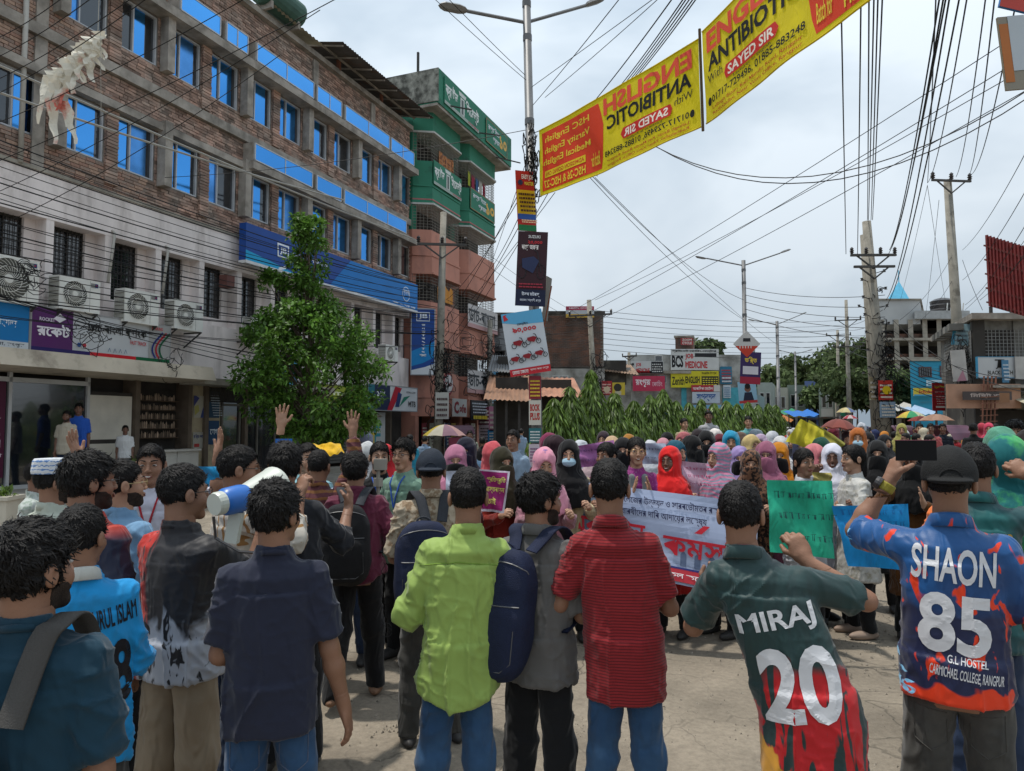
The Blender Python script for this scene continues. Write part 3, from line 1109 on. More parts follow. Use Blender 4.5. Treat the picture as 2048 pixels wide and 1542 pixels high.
 lo3 = np.array([min(B.elb[-1][0], B.wri[-1][0] if up['sleeve'] > 1 else 9, -.25) - .1, -.26, up['hem'] * kk - .03])
 hi3 = np.array([max(B.elb[1][0], B.wri[1][0] if up['sleeve'] > 1 else -9, .25) + .1, .26, 1.46 * kk + .02])
 ys = [B.elb[1][1], B.elb[-1][1], B.lean[1] * 1.2] + ([B.wri[1][1], B.wri[-1][1]] if up['sleeve'] > 1 else [])
 zs_ = [B.elb[1][2], B.elb[-1][2]] + ([B.wri[1][2], B.wri[-1][2]] if up['sleeve'] > 1 else [])
 lo3[1] = min(lo3[1], min(ys) - .1 - max(0, -B.lean[1])); hi3[1] = max(hi3[1], max(ys) + .1 + max(0, B.lean[1])); hi3[2] = max(hi3[2], max(zs_) + .1)
 lo3[2] = min(lo3[2], min(zs_) - .1)
 lo3[0] = min(lo3[0], B.lean[0] - .27); hi3[0] = max(hi3[0], B.lean[0] + .27)
 V, F = sdf_mesh(fu, lo3, hi3, {3: .0066, 2: .0085, 1: .0155, 0: .03}[near])
 if near: V = fold_disp(V, F, B, up['amp'] * (1 if near > 1 else .8), up['hem'], seed, up.get('fk', 'shirt'))
 shirt = person_mesh(up['name'], V, F, up['m'], root)
 if near and up['collar']:
  kind, cm = up['collar']
  if kind == 'crew': Vc, Fc = collar_band(B, 1.400, 1.418, .060, .066, .007, tilt=.022)
  elif kind == 'polo': Vc, Fc = collar_band(B, 1.392, 1.436, .055, .062, .006, tilt=.020, fold=True, gap=.35)
  else: Vc, Fc = collar_band(B, 1.392, 1.436, .057, .064, .006, tilt=.020, gap=.25)
  person_mesh('collar', Vc, Fc, cm, root)
 if veil:
  vm = extras.get('veil_m') if extras else None
  nm = 'headscarf'
  drop = (extras or {}).get('drop', 1.12)
  face_m = (extras or {}).get('veil2_m') or vm
  def fv(P):
   q = (P - B.hc.astype(np.float32)) @ B.Rh.astype(np.float32) / kk
   d = ell(q, (0, -.014, .022), (.094, .116, .118)) * kk
   d = smin(d, ell(q, (0, .012, -.062), (.097, .094, .085)) * kk, .03)
   z = P[:, 2] / kk
   cx, cy = B.ctr(P[:, 2])
   wx = np.interp(z, [drop - .02, 1.25, 1.33, 1.38, 1.44, 1.52], [.215, .205, .178, .145, .100, .075]) * kk
   wy = np.interp(z, [drop - .02, 1.25, 1.33, 1.38, 1.44, 1.52], [.175, .165, .150, .125, .100, .075]) * kk
   qq = np.sqrt(((P[:, 0] - cx) / wx) ** 2 + ((P[:, 1] - cy - .012) / wy) ** 2)
   c = (qq - 1) * np.minimum(wx, wy)
   hemz = (drop + .05 * np.abs(P[:, 0]) / .2 + .03 * vnoise(P * 9, seed)) * kk
   c = np.maximum(c, np.maximum(hemz - P[:, 2], z * kk - 1.5 * kk))
   d = smin(d, c, .035 * kk)
   if veil in ('niqab', 'mask_niqab'):
    op = ell(q, (0, .125, .012), (.056, .085, .026)) * kk
   else:
    op = ell(q, (0, .118, -.012), (.062, .088, .080)) * kk
   return -smin(-d, op, .006)
  vlo = np.array([B.lean[0] - .27, B.lean[1] - .24, (drop - .05) * kk]); vhi = np.array([B.lean[0] + .27, B.lean[1] + .26, B.hc[2] + .17])
  V, F = sdf_mesh(fv, vlo, vhi, {3: .008, 2: .009, 1: .0105, 0: .024}[near])
  V = fold_disp(V, F, B, .0095, seed=seed + 3, kind='drape')
  person_mesh(nm, V, F, vm, root)
  if veil in ('niqab', 'niqab_full'):
   def fq(P):
    q = (P - B.hc.astype(np.float32)) @ B.Rh.astype(np.float32) / kk
    d = ell(q, (0, .030, -.040), (.082, .088, .100)) * kk
    d = smin(d, ell(q, (0, .075, -.12), (.085, .045, .11)) * kk, .03)
    return np.maximum(d, (q[:, 2] + .010 + .25 * np.abs(q[:, 0])) * kk)
   V, F = sdf_mesh(fq, B.hc - .22 * kk, B.hc + .15 * kk, {3: .006, 2: .007, 1: .008, 0: .02}[near])
   if len(F):
    V, F = cut(V, F, lambda c: ((c - B.hc) @ B.Rh)[:, 1] > .01 * kk)
    V = fold_disp(V, F, B, .0045, seed=seed + 31, kind='drape')
    person_mesh('face_veil', V, F, face_m, root)
 elif hair:
  make_hair(B, 'capped' if (extras or {}).get('cap') else hair, near, seed, root)
 if veil == 'mask' or (extras or {}).get('mask'):
  V, F = sdf_mesh(lambda P: ell((P - B.hc.astype(np.float32)) @ B.Rh.astype(np.float32) / kk, (0, .060, -.052), (.068, .062, .048)) * kk, B.hc - .15 * kk, B.hc + .17 * kk, .0065)
  V, F = cut(V, F, lambda c: ((c - B.hc) @ B.Rh)[:, 1] > .045 * kk)
  q = ((V - B.hc) @ B.Rh)
  V = V + (np.sin(q[:, 2:3] / .013 * 3.1416) * .0012) * B.Rh[:, 1]
  person_mesh('face_mask', V, F, extras['mask_m'], root)
 if (extras or {}).get('cap'):
  cm, back = extras['cap']
  def fc(P):
   q = (P - B.hc.astype(np.float32)) @ B.Rh.astype(np.float32) / kk
   q = q.copy()
   if back: q[:, 1] = -q[:, 1]; q[:, 0] = -q[:, 0]
   yo = .006 if not back else .014
   d = ell(q, (0, -yo if not back else yo, .030), (.090, .114, .110))
   d = np.maximum(d, .012 + .10 * (q[:, 1] + .02) * (1 if not back else -1) * 0 - q[:, 2])
   br = ell(q, (0, .105, .018), (.072, .075, .012))
   d = smin(d, br, .008)
   hole = ell(q, (0, -.125, .028), (.038, .06, .026))
   if not back: d = np.maximum(d, -np.maximum(hole, -ell(q, (0, 0, .03), (.082, .104, .10))))
   return (d + .0015 * vnoise(q * 22, 3)) * kk
  V, F = sdf_mesh(fc, B.hc - .22 * kk, B.hc + .22 * kk, .006 if near > 1 else .009)
  person_mesh('cap', V, F, cm, root)
  mb = MB()
  T = B.M_head
  yb = 1 if not back else -1
  if back:
   pts = [T @ Vector((.034 * math.cos(a), -.125 - .006 * 0 + .004 * abs(math.cos(a)), .028 + .030 * math.sin(a))) for a in np.linspace(0, math.pi, 10)]
  else:
   pts = [T @ Vector((.042 * math.cos(a), -.118 + .022 * abs(math.cos(a)) ** 2, .022 + .030 * math.sin(a))) for a in np.linspace(0, math.pi, 10)]
  mb.tube(pts, .003, 5)
  pts = [T @ Vector((x, -.118 + 3.0 * x * x, .020)) for x in np.linspace(-.045, .045, 8)]
  mb.tube(pts, .0055, 5)
  mb.lathe([(.008, .0), (.006, .004), (0, .005)], 8, T @ Matrix.Translation((0, 0 - .006, .137)))
  mb.build('cap_strap', extras.get('capline_m') or cm, root)
 if (extras or {}).get('glasses'):
  mb = MB()
  T = B.M_head
  for sx in (1, -1):
   pts = [T @ Vector((sx * .033 + .022 * math.cos(a), .108 - .008 * abs(sx * .033 + .022 * math.cos(a)) / .05, .008 + .018 * math.sin(a))) for a in np.linspace(0, 2 * math.pi, 15)]
   mb.tube(pts, .0016, 4)
   mb.tube([T @ Vector((sx * .055, .100, .012)), T @ Vector((sx * .078, .05, .012)), T @ Vector((sx * .080, -.005, .010))], .0017, 4)
  mb.tube([T @ Vector((-.011, .110, .012)), T @ Vector((.011, .110, .012))], .0015, 4)
  mb.build('glasses', extras['glasses'], root)
 if (extras or {}).get('beard'):
  def fb(P):
   q = (P - B.hc.astype(np.float32)) @ B.Rh.astype(np.float32) / kk
   d = B.f_head(P) / kk - .0022 - .0008 * ridge(q * 130, 3)
   reg = np.maximum(q[:, 2] + .034 + .7 * np.maximum(q[:, 1] - .045, 0), -.135 - q[:, 2])
   reg = np.maximum(reg, -q[:, 1] + .004)
   mouth = ell(q, (0, .10, -.052), (.024, .03, .016))
   ln = np.maximum(reg, -mouth)
   return np.maximum(d, ln * .9) * kk
  V, F = sdf_mesh(fb, B.hc - .17 * kk, B.hc + .15 * kk, .0055 if near > 1 else .008)
  if len(F): person_mesh('beard', V, F, mat('beard_dark', (.030, .020, .015), .8, .4, 60, bump=.5, bscale=300), root)
 if (extras or {}).get('lanyard'):
  mb = MB()
  sh_b = BVHTree.FromPolygons([v.co for v in shirt.data.vertices], [list(p.vertices) for p in shirt.data.polygons])
  for sx in (1, -1):
   pts = []
   for t in np.linspace(0, 1, 9):
    x = sx * .062 * (1 - t) * kk; z = (1.40 - .24 * t) * kk
    h_ = sh_b.ray_cast(Vector((x + B.lean[0] * .9, 1, z)), Vector((0, -1, 0)))
    pts.append(Vector((x + B.lean[0] * .9, (h_[0].y if h_[0] else .1) + .004, z)))
   mb.tube(pts, .0065, 4)
  mb.build('lanyard', extras['lanyard'], root)
 root['_b'] = 0
 del root['_b']
 return root, B, shirt
def backpack(label, root, B, m, m2, w=.31, h=.46, d=.15, zc=1.10, badge=None, straps=True, xo=0.0, lean=0.0, strap_m=None, loose=.02):
 """a rucksack on a back (person frame): top-level thing that sits where its wearer stands"""
 t = thing('backpack', label, 'backpack')
 t.matrix_world = root.matrix_basis
 t.location = root.location; t.rotation_euler = root.rotation_euler
 k = B.k
 c = B.ctr(np.float64(zc * k))
 yb = c[1] - .118 * k * B.fat - loose
 cx = c[0] + xo
 def f(P):
  q = P - np.array([cx, yb - d / 2, zc * k], np.float32)
  q = q.copy()
  q[:, 0] -= lean * q[:, 2]
  tz = q[:, 2] / (h / 2)
  ww = w / 2 * np.interp(tz, [-1, -.5, .5, 1], [.94, 1, .95, .72])
  e = np.abs(np.stack([q[:, 0] / ww, q[:, 1] / (d / 2), tz], 1)) ** 4.5
  dd = (e.sum(1) ** (1 / 4.5) - 1) * min(w, d, h) / 2
  pk = np.abs(np.stack([q[:, 0] / (ww * .82), (q[:, 1] + d * .42) / (d * .22), (q[:, 2] + h * .17) / (h * .27)], 1)) ** 4
  pd = (pk.sum(1) ** .25 - 1) * d * .22
  return smin(dd, pd, .012) + .002 * vnoise(P * 14, 4)
 V, F = sdf_mesh(f, (cx - w * .7 - abs(lean) * h, yb - d * 1.4, zc * k - h * .6), (cx + w * .7 + abs(lean) * h, yb + .05, zc * k + h * .6), .0085)
 V = V + vnormals(V, F) * (.003 * ridge(V * 9, 2) + .0015 * ridge(V * [30, 30, 12], 7))[:, None]
 mobj('bag', mesh_np('bag', V, F, True), m, t)
 bv = BVHTree.FromPolygons([tuple(v) for v in V], [list(map(int, q)) for q in F])
 def onb(x, z):
  hit = bv.ray_cast(Vector((cx + x + lean * z, -2, zc * k + z)), Vector((0, 1, 0)))
  return Vector((cx + x + lean * z, (hit[0].y if hit[0] else yb - d) - .0015, zc * k + z))
 mb = MB()
 for r_, zz in ((.84, h * .33), (.80, h * .10)):
  pts = [onb(w / 2 * r_ * math.sin(a), zz + (h * .10 if zz > h * .2 else .0) * math.cos(a)) for a in np.linspace(-1.5, 1.5, 13)]
  mb.tube(pts, .0028, 4)
 pts = [onb(x, -h * .17 + z) for x, z in [(-w * .38, h * .10), (-w * .39, -h * .15), (-w * .25, -h * .22), (w * .25, -h * .22), (w * .39, -h * .15), (w * .38, h * .10)]]
 mb.tube(pts, .0022, 4)
 mb.build('zip', mat('zip_grey', (.09, .09, .095), .4, 0, spec=.5), t)
 if straps:
  sv = strap_m or m2
  for sx in (1, -1):
   mb = MB()
   pts = []
   for (x, y, z) in [(.045, yb - .03 + .0, zc * k + h * .46), (.07, yb + .035, 1.385 * k), (.092, c[1] - .055, 1.418 * k), (.100, c[1] + .02, 1.425 * k), (.108, c[1] + .095, 1.38 * k), (.12, c[1] + .155, 1.27 * k),
        (.135, c[1] + .16, 1.14 * k), (.165, c[1] + .08, 1.02 * k), (.175, yb + .04, .99 * k)]:
    cl = B.ctr(np.float64(z))
    pts.append(Vector((sx * x * k * (.6 + .4 * B.fat) + (cl[0] if z > zc * k else cl[0]), y, z + .012)))
   sm = []
   for i in range(len(pts) - 1):
    p0, p1, p2, p3 = pts[max(i - 1, 0)], pts[i], pts[i + 1], pts[min(i + 2, len(pts) - 1)]
    for tt in (0, .33, .66):
     a = p1 * 2 + (p2 - p0) * tt + (p0 * 2 - p1 * 5 + p2 * 4 - p3) * tt ** 2 + (p1 * 3 - p0 - p2 * 3 + p3) * tt ** 3
     sm.append(a * .5)
   sm.append(pts[-1])
   V_, F_ = [], []
   for i, p in enumerate(sm):
    dr = (sm[min(i + 1, len(sm) - 1)] - sm[max(i - 1, 0)]).normalized()
    side = Vector((1, 0, 0)) - dr * dr.x
    side.normalize()
    nn = side.cross(dr)
    hw = .029 if i < len(sm) * .72 else .014
    for a, b in ((-1, -.2), (-.9, .8), (.9, .8), (1, -.2)):
     V_.append(p + side * hw * a + nn * .006 * b * (1 if nn.z >= 0 or True else -1))
    if i:
     o_ = (i - 1) * 4
     F_ += [[o_ + j, o_ + (j + 1) % 4, o_ + 4 + (j + 1) % 4, o_ + 4 + j] for j in range(4)]
   mb.add(V_, F_)
   mb.build('strap', sv, t, smooth=True)
  mb = MB()
  mb.tube([Vector((cx + .04 * math.cos(a), yb - .035, zc * k + h * .47 + .035 * math.sin(a))) for a in np.linspace(0, math.pi, 9)], .006, 5)
  mb.build('handle', m2, t)
 if badge:
  txt, bm_, x0, x1, z0_, z1_ = badge
  mb = MB()
  letters(mb, txt, x0, x1, z0_, z1_, bold=.02)
  vv = [onb(v[0], v[2]) + Vector((0, -.001, 0)) for v in [Vector(v) for v in mb.v]]
  mobj('badge', mesh_np('badge', vv, mb.f), bm_, t)
 return t
# SETTING: ground, road
M_ROAD = mat('road_dusty', (.245, .208, .160), .92, .20, 1.3, bump=.5, bscale=90, col2=(.175, .148, .115), thr=.54, tscale=.7, soft=.10)
_t = M_ROAD.node_tree
N_, K_ = _t.nodes.new, _t.links.new
_co = N_("ShaderNodeTexCoord")
_vo = N_("ShaderNodeTexVoronoi"); _vo.feature = 'DISTANCE_TO_EDGE'; _vo.inputs['Scale'].default_value = 1.9
_nz = N_("ShaderNodeTexNoise"); _nz.inputs['Scale'].default_value = 2.2; _nz.inputs['Detail'].default_value = 6
_ad = N_("ShaderNodeMix"); _ad.data_type = 'RGBA'; _ad.blend_type = 'ADD'; _ad.inputs['Factor'].default_value = .35
K_(_co.outputs['Object'], _ad.inputs['A']); K_(_co.outputs['Object'], _nz.inputs['Vector']); K_(_nz.outputs['Color'], _ad.inputs['B'])
K_(_ad.outputs['Result'], _vo.inputs['Vector'])
_r = N_("ShaderNodeMapRange"); _r.inputs['From Min'].default_value = .004; _r.inputs['From Max'].default_value = .016
K_(_vo.outputs['Distance'], _r.inputs['Value'])
_n3 = N_("ShaderNodeTexNoise"); _n3.inputs['Scale'].default_value = .5
K_(_co.outputs['Object'], _n3.inputs['Vector'])
_r3 = N_("ShaderNodeMapRange"); _r3.inputs['From Min'].default_value = .40; _r3.inputs['From Max'].default_value = .52
K_(_n3.outputs['Fac'], _r3.inputs['Value'])
_inv = N_("ShaderNodeMath"); _inv.operation = 'SUBTRACT'; _inv.inputs[0].default_value = 1; K_(_r.outputs[0], _inv.inputs[1])
_mm = N_("ShaderNodeMath"); _mm.operation = 'MULTIPLY'; K_(_inv.outputs[0], _mm.inputs[0]); K_(_r3.outputs[0], _mm.inputs[1])
_m2 = N_("ShaderNodeMath"); _m2.operation = 'MULTIPLY'; K_(_mm.outputs[0], _m2.inputs[0]); _m2.inputs[1].default_value = .75
_mx = N_("ShaderNodeMix"); _mx.data_type = 'RGBA'
_b = _t.nodes['Principled BSDF']
_src = _b.inputs['Base Color'].links[0].from_socket
K_(_m2.outputs[0], _mx.inputs['Factor']); K_(_src, _mx.inputs['A']); _mx.inputs['B'].default_value = (.09, .078, .062, 1)
_sp = N_("ShaderNodeTexNoise"); _sp.inputs['Scale'].default_value = 26; _sp.inputs['Detail'].default_value = 5; _sp.inputs['Roughness'].default_value = .7
K_(_co.outputs['Object'], _sp.inputs['Vector'])
_sr = N_("ShaderNodeMapRange"); _sr.inputs['From Min'].default_value = .3; _sr.inputs['From Max'].default_value = .7; _sr.inputs['To Min'].default_value = .8; _sr.inputs['To Max'].default_value = 1.2
K_(_sp.outputs['Fac'], _sr.inputs['Value'])
_sv = N_("ShaderNodeVectorMath"); _sv.operation = 'SCALE'
K_(_mx.outputs['Result'], _sv.inputs[0]); K_(_sr.outputs[0], _sv.inputs['Scale'])
K_(_sv.outputs[0], _b.inputs['Base Color'])
g = MB()
g.quad((-900, -60, -.02), (900, -60, -.02), (900, 1500, -.02), (-900, 1500, -.02))
tag(g.build('ground', mat('ground_dust', (.26, .23, .18), .95, .2, .3)), kind='structure')
def sheet(name, x0, x1, y0, y1, z, nx, ny, m, amp=.0, kind='structure'):
 xs = np.linspace(x0, x1, nx + 1); ys = np.linspace(y0, y1, ny + 1)
 X, Y = np.meshgrid(xs, ys, indexing='ij')
 P = np.stack([X.ravel(), Y.ravel(), np.zeros(X.size)], 1)
 Z = z + amp * (vnoise(P * 1.1, 3) * .6 + vnoise(P * 4.3, 4) * .3)
 P[:, 2] = Z
 i = np.arange(nx)[:, None] * (ny + 1) + np.arange(ny)[None]
 F = np.stack([i, i + ny + 1, i + ny + 2, i + 1], -1).reshape(-1, 4)
 return tag(mobj(name, mesh_np(name, P, F, True), m), kind=kind)
sheet('road', -14, 16, -4, 36, 0.0, 120, 160, M_ROAD, .012)
g = MB(); g.quad((-30, 36, .0), (60, 36, .0), (190, 420, .0), (90, 420, .0))
g.quad((16, -4, -.004), (60, -4, -.004), (60, 36, -.004), (16, 36, -.004))
tag(g.build('road', M_ROAD), kind='structure')
M_CONC = mat('concrete_worn', (.34, .31, .26), .9, .22, 1.6, bump=.5, bscale=40, col2=(.20, .18, .15), thr=.58, tscale=1.2, soft=.12)
M_PAV = mat('footway_slabs', (.30, .28, .245), .9, .2, 1.2, bump=.4, bscale=50, col2=(.18, .165, .14), thr=.6, tscale=.8, soft=.1)
pv = MB()
pv.box(2, 27, -2.6, 0.0, -.3, .14); pv.box(27, 62, -3.2, 0.0, -.3, .145)
po = pv.build('pavement', M_PAV); po.matrix_world = FM; tag(po, kind='structure')
kb = MB()
for i in range(26): kb.box(3 + i, 3.97 + i, -2.76, -2.604, -.3, .16)
ko = kb.build('kerb', M_CONC); ko.matrix_world = FM; tag(ko, kind='structure')
MED_A, MED_B = Vector((.2, 13.2, 0)), Vector((15.2, 39.5, 0))
md = (MED_B - MED_A).normalized(); mn = Vector((-md.y, md.x, 0))
g = MB()
V = [MED_A - mn * 1.0, MED_B - mn * 1.0, MED_B + mn * 1.2, MED_A + mn * 1.2]
g.add([v + Vector((0, 0, -.2)) for v in V] + [v + Vector((0, 0, .28)) for v in V], [[0, 3, 2, 1], [4, 5, 6, 7], [0, 1, 5, 4], [1, 2, 6, 5], [2, 3, 7, 6], [3, 0, 4, 7]])
tag(g.build('median', M_CONC), kind='structure')
rng = np.random.default_rng(5)
V, F = [], []
for (cx, cy, sx, sy, n) in [(.05, 4.35, .45, .16, 420), (-.3, 5.4, 2.4, 2.2, 260), (1.4, 3.2, 1.3, .8, 420), (2.4, 3.9, 1.0, 1.4, 320), (3.6, 5.6, 1.0, 1.2, 600), (4.3, 6.8, 1.2, 1.0, 900), (.6, 2.8, 1.2, .6, 200), (-2.5, 4.0, 1.6, 1.5, 150)]:
 for _ in range(n):
  x, y = cx + rng.normal() * sx, cy + rng.normal() * sy
  s_ = rng.uniform(.002, .006)
  a = rng.uniform(0, 6.28)
  l = s_ * rng.uniform(1, 3)
  ca, sa = math.cos(a), math.sin(a)
  b = len(V)
  z = .010
  for dx, dy in ((-l, -s_), (l, -s_ * .6), (l * .8, s_), (-l * .7, s_ * .8)):
   V.append((x + dx * ca - dy * sa, y + dx * sa + dy * ca, z - .01))
  V.append((x, y, z + s_ * .3))
  F += [[b, b + 1, b + 4], [b + 1, b + 2, b + 4], [b + 2, b + 3, b + 4], [b + 3, b, b + 4]]
tag(mobj('gravel', mesh_np('gravel', V, F), mat('grit', (.27, .235, .19), .9, .3, 20, island=.35)), 'loose grit and leaf crumbs scattered on the dusty road', 'gravel', kind='stuff')
# SIGNS
C_ = {}
def paint(c, rough=.45):
 if c not in C_: C_[c] = mat('print_' + c.strip('#'), c, rough, .06, 2.0, spec=.3)
 return C_[c]
def sign(name, label, cat, M, w, h, bg, items=(), th=.06, border=None, group=None, curve=None):
 root = thing(name, label, cat, group=group)
 root.matrix_world = M
 mb = MB(); mb.box(-w / 2, w / 2, 0, th, 0, h)
 mb.build('board', paint(bg) if isinstance(bg, str) else bg, root)
 if border:
  mb = MB(); b = border[1]
  mb.box(-w / 2 - b, w / 2 + b, -.012, th + .01, -b, 0).box(-w / 2 - b, w / 2 + b, -.012, th + .01, h, h + b)
  mb.box(-w / 2 - b, -w / 2, -.012, th + .01, 0, h).box(w / 2, w / 2 + b, -.012, th + .01, 0, h)
  mb.build('frame', paint(border[0]), root)
 for kind in ('print', 'lettering'):
  mats_, slots = [], MB()
  midx = []
  for i, it in enumerate(items):
   if (it[0] == 't') != (kind == 'lettering'): continue
   lift = .004 + .0022 * i
   f0 = len(slots.f)
   if it[0] == 't':
    _, s, x0, x1, z0, z1, c = it[:7]
    bold = it[7] if len(it) > 7 else .015
    mir = it[8] if len(it) > 8 else False
    letters(slots, s, -w / 2 + x0 * w, -w / 2 + x1 * w, z0 * h, z1 * h, bold, lift, mir, res=2)
   elif it[0] == 'r':
    _, x0, x1, z0, z1, c = it
    slots.quad((-w / 2 + x0 * w, -lift, z0 * h), (-w / 2 + x1 * w, -lift, z0 * h), (-w / 2 + x1 * w, -lift, z1 * h), (-w / 2 + x0 * w, -lift, z1 * h))
   elif it[0] == 'p':
    _, pts, c = it
    slots.add([(-w / 2 + x * w, -lift, z * h) for x, z in pts], [list(range(len(pts)))])
   elif it[0] == 'c':
    _, cx, cz, r, c = it
    slots.add([(-w / 2 + cx * w + r * math.cos(a), -lift, cz * h + r * math.sin(a)) for a in np.linspace(0, 2 * math.pi, 21)[:-1]], [list(range(20))])
   elif it[0] == 'l':       # stroke along points, width in metres
    _, pts, wd, c = it
    P = [Vector((-w / 2 + x * w, 0, z * h)) for x, z in pts]
    for a, b in zip(P[:-1], P[1:]):
     d = (b - a).normalized() * wd * .4; n = Vector((-d.z, 0, d.x)).normalized() * wd / 2
     slots.add([q + Vector((0, -lift, 0)) for q in (a - d - n, b + d - n, b + d + n, a - d + n)], [[0, 1, 2, 3]])
   pm = paint(c)
   if pm not in mats_: mats_.append(pm)
   midx += [mats_.index(pm)] * (len(slots.f) - f0)
  if slots.f:
   me = mesh_np(kind, slots.v, slots.f)
   for m_ in mats_: me.materials.append(m_)
   me.polygons.foreach_set('material_index', midx)
   mobj(kind, me, None, root)
 return root
def fmat(s, y, z): return FM @ Matrix.Translation((s, y, z))
def fsign(name, label, cat, s0, s1, z0, z1, y, bg, items=(), **kw):
 return sign(name, label, cat, fmat((s0 + s1) / 2, y, z0), s1 - s0, z1 - z0, bg, items, **kw)
def lines(x0, x1, z0, z1, n, c, seed=0, h=.45):
 """rows of small print too small to read"""
 rr = random.Random(seed)
 out = []
 for i in range(n):
  za = z1 - (z1 - z0) * (i + 1) / n; zb = za + (z1 - z0) / n * h
  x = x0
  while x < x1 - .02:
   l = rr.uniform(.05, .14) * (x1 - x0) / .8
   out.append(('r', x, min(x + l, x1), za, zb, c)); x += l + .018
 return out
# BRICK BUILDING (bank in the pink storey)
M_BRICKW = mat('mortar_grey', (.22, .195, .17), .95, .3, 2, bump=.6, bscale=60, col2=(.09, .078, .068), thr=.55, tscale=1.1)
M_BRICK = mat('brick_old', (.38, .235, .18), .93, .25, 4, bump=.7, bscale=90, col2=(.27, .215, .18), thr=.5, tscale=1.3, island=.42, soft=.12)
M_CONCD = mat('concrete_dark', (.36, .325, .285), .93, .3, 2.2, bump=.7, bscale=50, col2=(.20, .18, .155), thr=.55, tscale=1.7, soft=.12)
M_PINKP = mat('plaster_pink_grey', (.80, .72, .69), .9, .12, .8, bump=.35, bscale=40, col2=(.48, .42, .39), thr=.60, tscale=1.0, stretch=(1.6, 1, .45), soft=.10)
M_ALU = mat('frame_aluminium', (.48, .50, .53), .4, .1, 5, spec=.5)
M_GLB = mat('glass_blue_film', (.10, .42, .95), .10, .05, .6, metal=1.0)
M_GLB2 = mat('glass_blue_dusty', (.12, .36, .78), .22, .25, 1.5, metal=1.0)
M_GLD = glass_mat('glass_dark', (.012, .015, .02), .10)
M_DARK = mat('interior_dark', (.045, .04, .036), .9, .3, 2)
M_GRILL = mat('iron_grille', (.05, .045, .042), .7, .2, 8)
M_WIRE = mat('cable_black', (.012, .012, .013), .6, .1, 5)
M_TIN = mat('tin_sheet', (.10, .09, .082), .6, .3, 2, col2=(.14, .075, .045), thr=.6, tscale=1.6, spec=.4)
bb = thing('brick_building', 'weathered bare-brick building with blue reflective windows above a pale pink bank storey', 'building')
bb.matrix_world = FM
WS = [11.2 + 1.47 * k for k in range(-2, 11)]
WW = 1.1
S0, S1 = 6.0, 26.95
m = MB(); m.box(S0, S1, .5, 14, 0, 14.45); m.build('core', M_BRICKW, bb)
rowsW = [(8.13, 9.45), (11.2, 12.5)]
m = MB()
zc = [7.42, 8.13, 9.45, 11.2, 12.5, 14.6]
m.box(S0, S1, .02, .5, 7.42, 8.13).box(S0, S1, .02, .5, 9.45, 11.2).box(S0, S1, .02, .5, 12.5, 14.6)
for (za, zb) in rowsW:
 e = S0
 for ws in WS:
  m.box(e, ws, .02, .5, za, zb); e = ws + WW
 m.box(e, S1, .02, .5, za, zb)
m.build('wall', M_BRICKW, bb)
rb = random.Random(11)
bricks = []
zz = 7.43
row = 0
while zz < 14.52:
 spans = [(9.0, S1)]
 for za, zb in rowsW:
  if za - .03 < zz + .03 < zb + .02:
   spans = []
   e = 9.0
   for ws in WS:
    if ws - .02 > e: spans.append((e, ws - .01))
    e = ws + WW + .01
   spans.append((e, S1))
 if 10.36 < zz + .03 < 10.62: spans = []
 for a, b in spans:
  x = a + (0 if row % 2 else .12) * (1 if b - a > 1 else .5)
  if x > a + .03: bricks.append((a, x - .012, zz))
  while x < b - .02:
   l = min(.235 * rb.uniform(.93, 1.05), b - x)
   if rb.random() < .07: l = min(.115, b - x)
   bricks.append((x, x + l, zz)); x += l + .013
 zz += .0835; row += 1
cube_me = None
def cam_dist2(b):
 p = fw((b[0] + b[1]) / 2, 0, b[2])
 return (p - Vector((0, 0, H_CAM))).length + (100 if fac_px(b)[0] < 0 else 0)
def fac_px(b):
 p = np.array(fw((b[0] + b[1]) / 2, 0, b[2])) - _C
 d = p @ _F
 return 1024 + FPX * p[0] / d, 771 - FPX * (p @ _U) / d
bricks.sort(key=lambda b: (0 if (b[1] - b[0]) > .2 else 1, 0 if fac_px(b)[0] > 2 and fac_px(b)[1] > 2 else 1, cam_dist2(b)))
bm1 = MB().box(-.5, .5, -.5, .5, -.5, .5)
cube_me = mesh_np('brick', bm1.v, bm1.f); cube_me.materials.append(M_BRICK)
M_BRICKS = [M_BRICK] + [mat('brick_tone_%d' % i, c, .93, .25, 4, bump=.7, bscale=90) for i, c in enumerate([(.35, .21, .16), (.26, .19, .155), (.42, .28, .21)])]
cubes = []
for q in M_BRICKS:
 me_ = mesh_np('brick', bm1.v, bm1.f); me_.materials.append(q); cubes.append(me_)
for b in bricks[:300]:
 o = mobj('brick', cubes[rb.choice([0, 0, 1, 2, 3])], None, bb)
 o.location = ((b[0] + b[1]) / 2, rb.uniform(.0, .012), b[2] + .036)
 o.scale = (b[1] - b[0], .05, .068)
m = MB()
for b in bricks[300:]:
 y = rb.uniform(-.014, .012)
 m.box(b[0], b[1], y, .03, b[2] + rb.uniform(0, .004), b[2] + .070)
tag(m.build('bricks', M_BRICK, bb), kind='stuff')
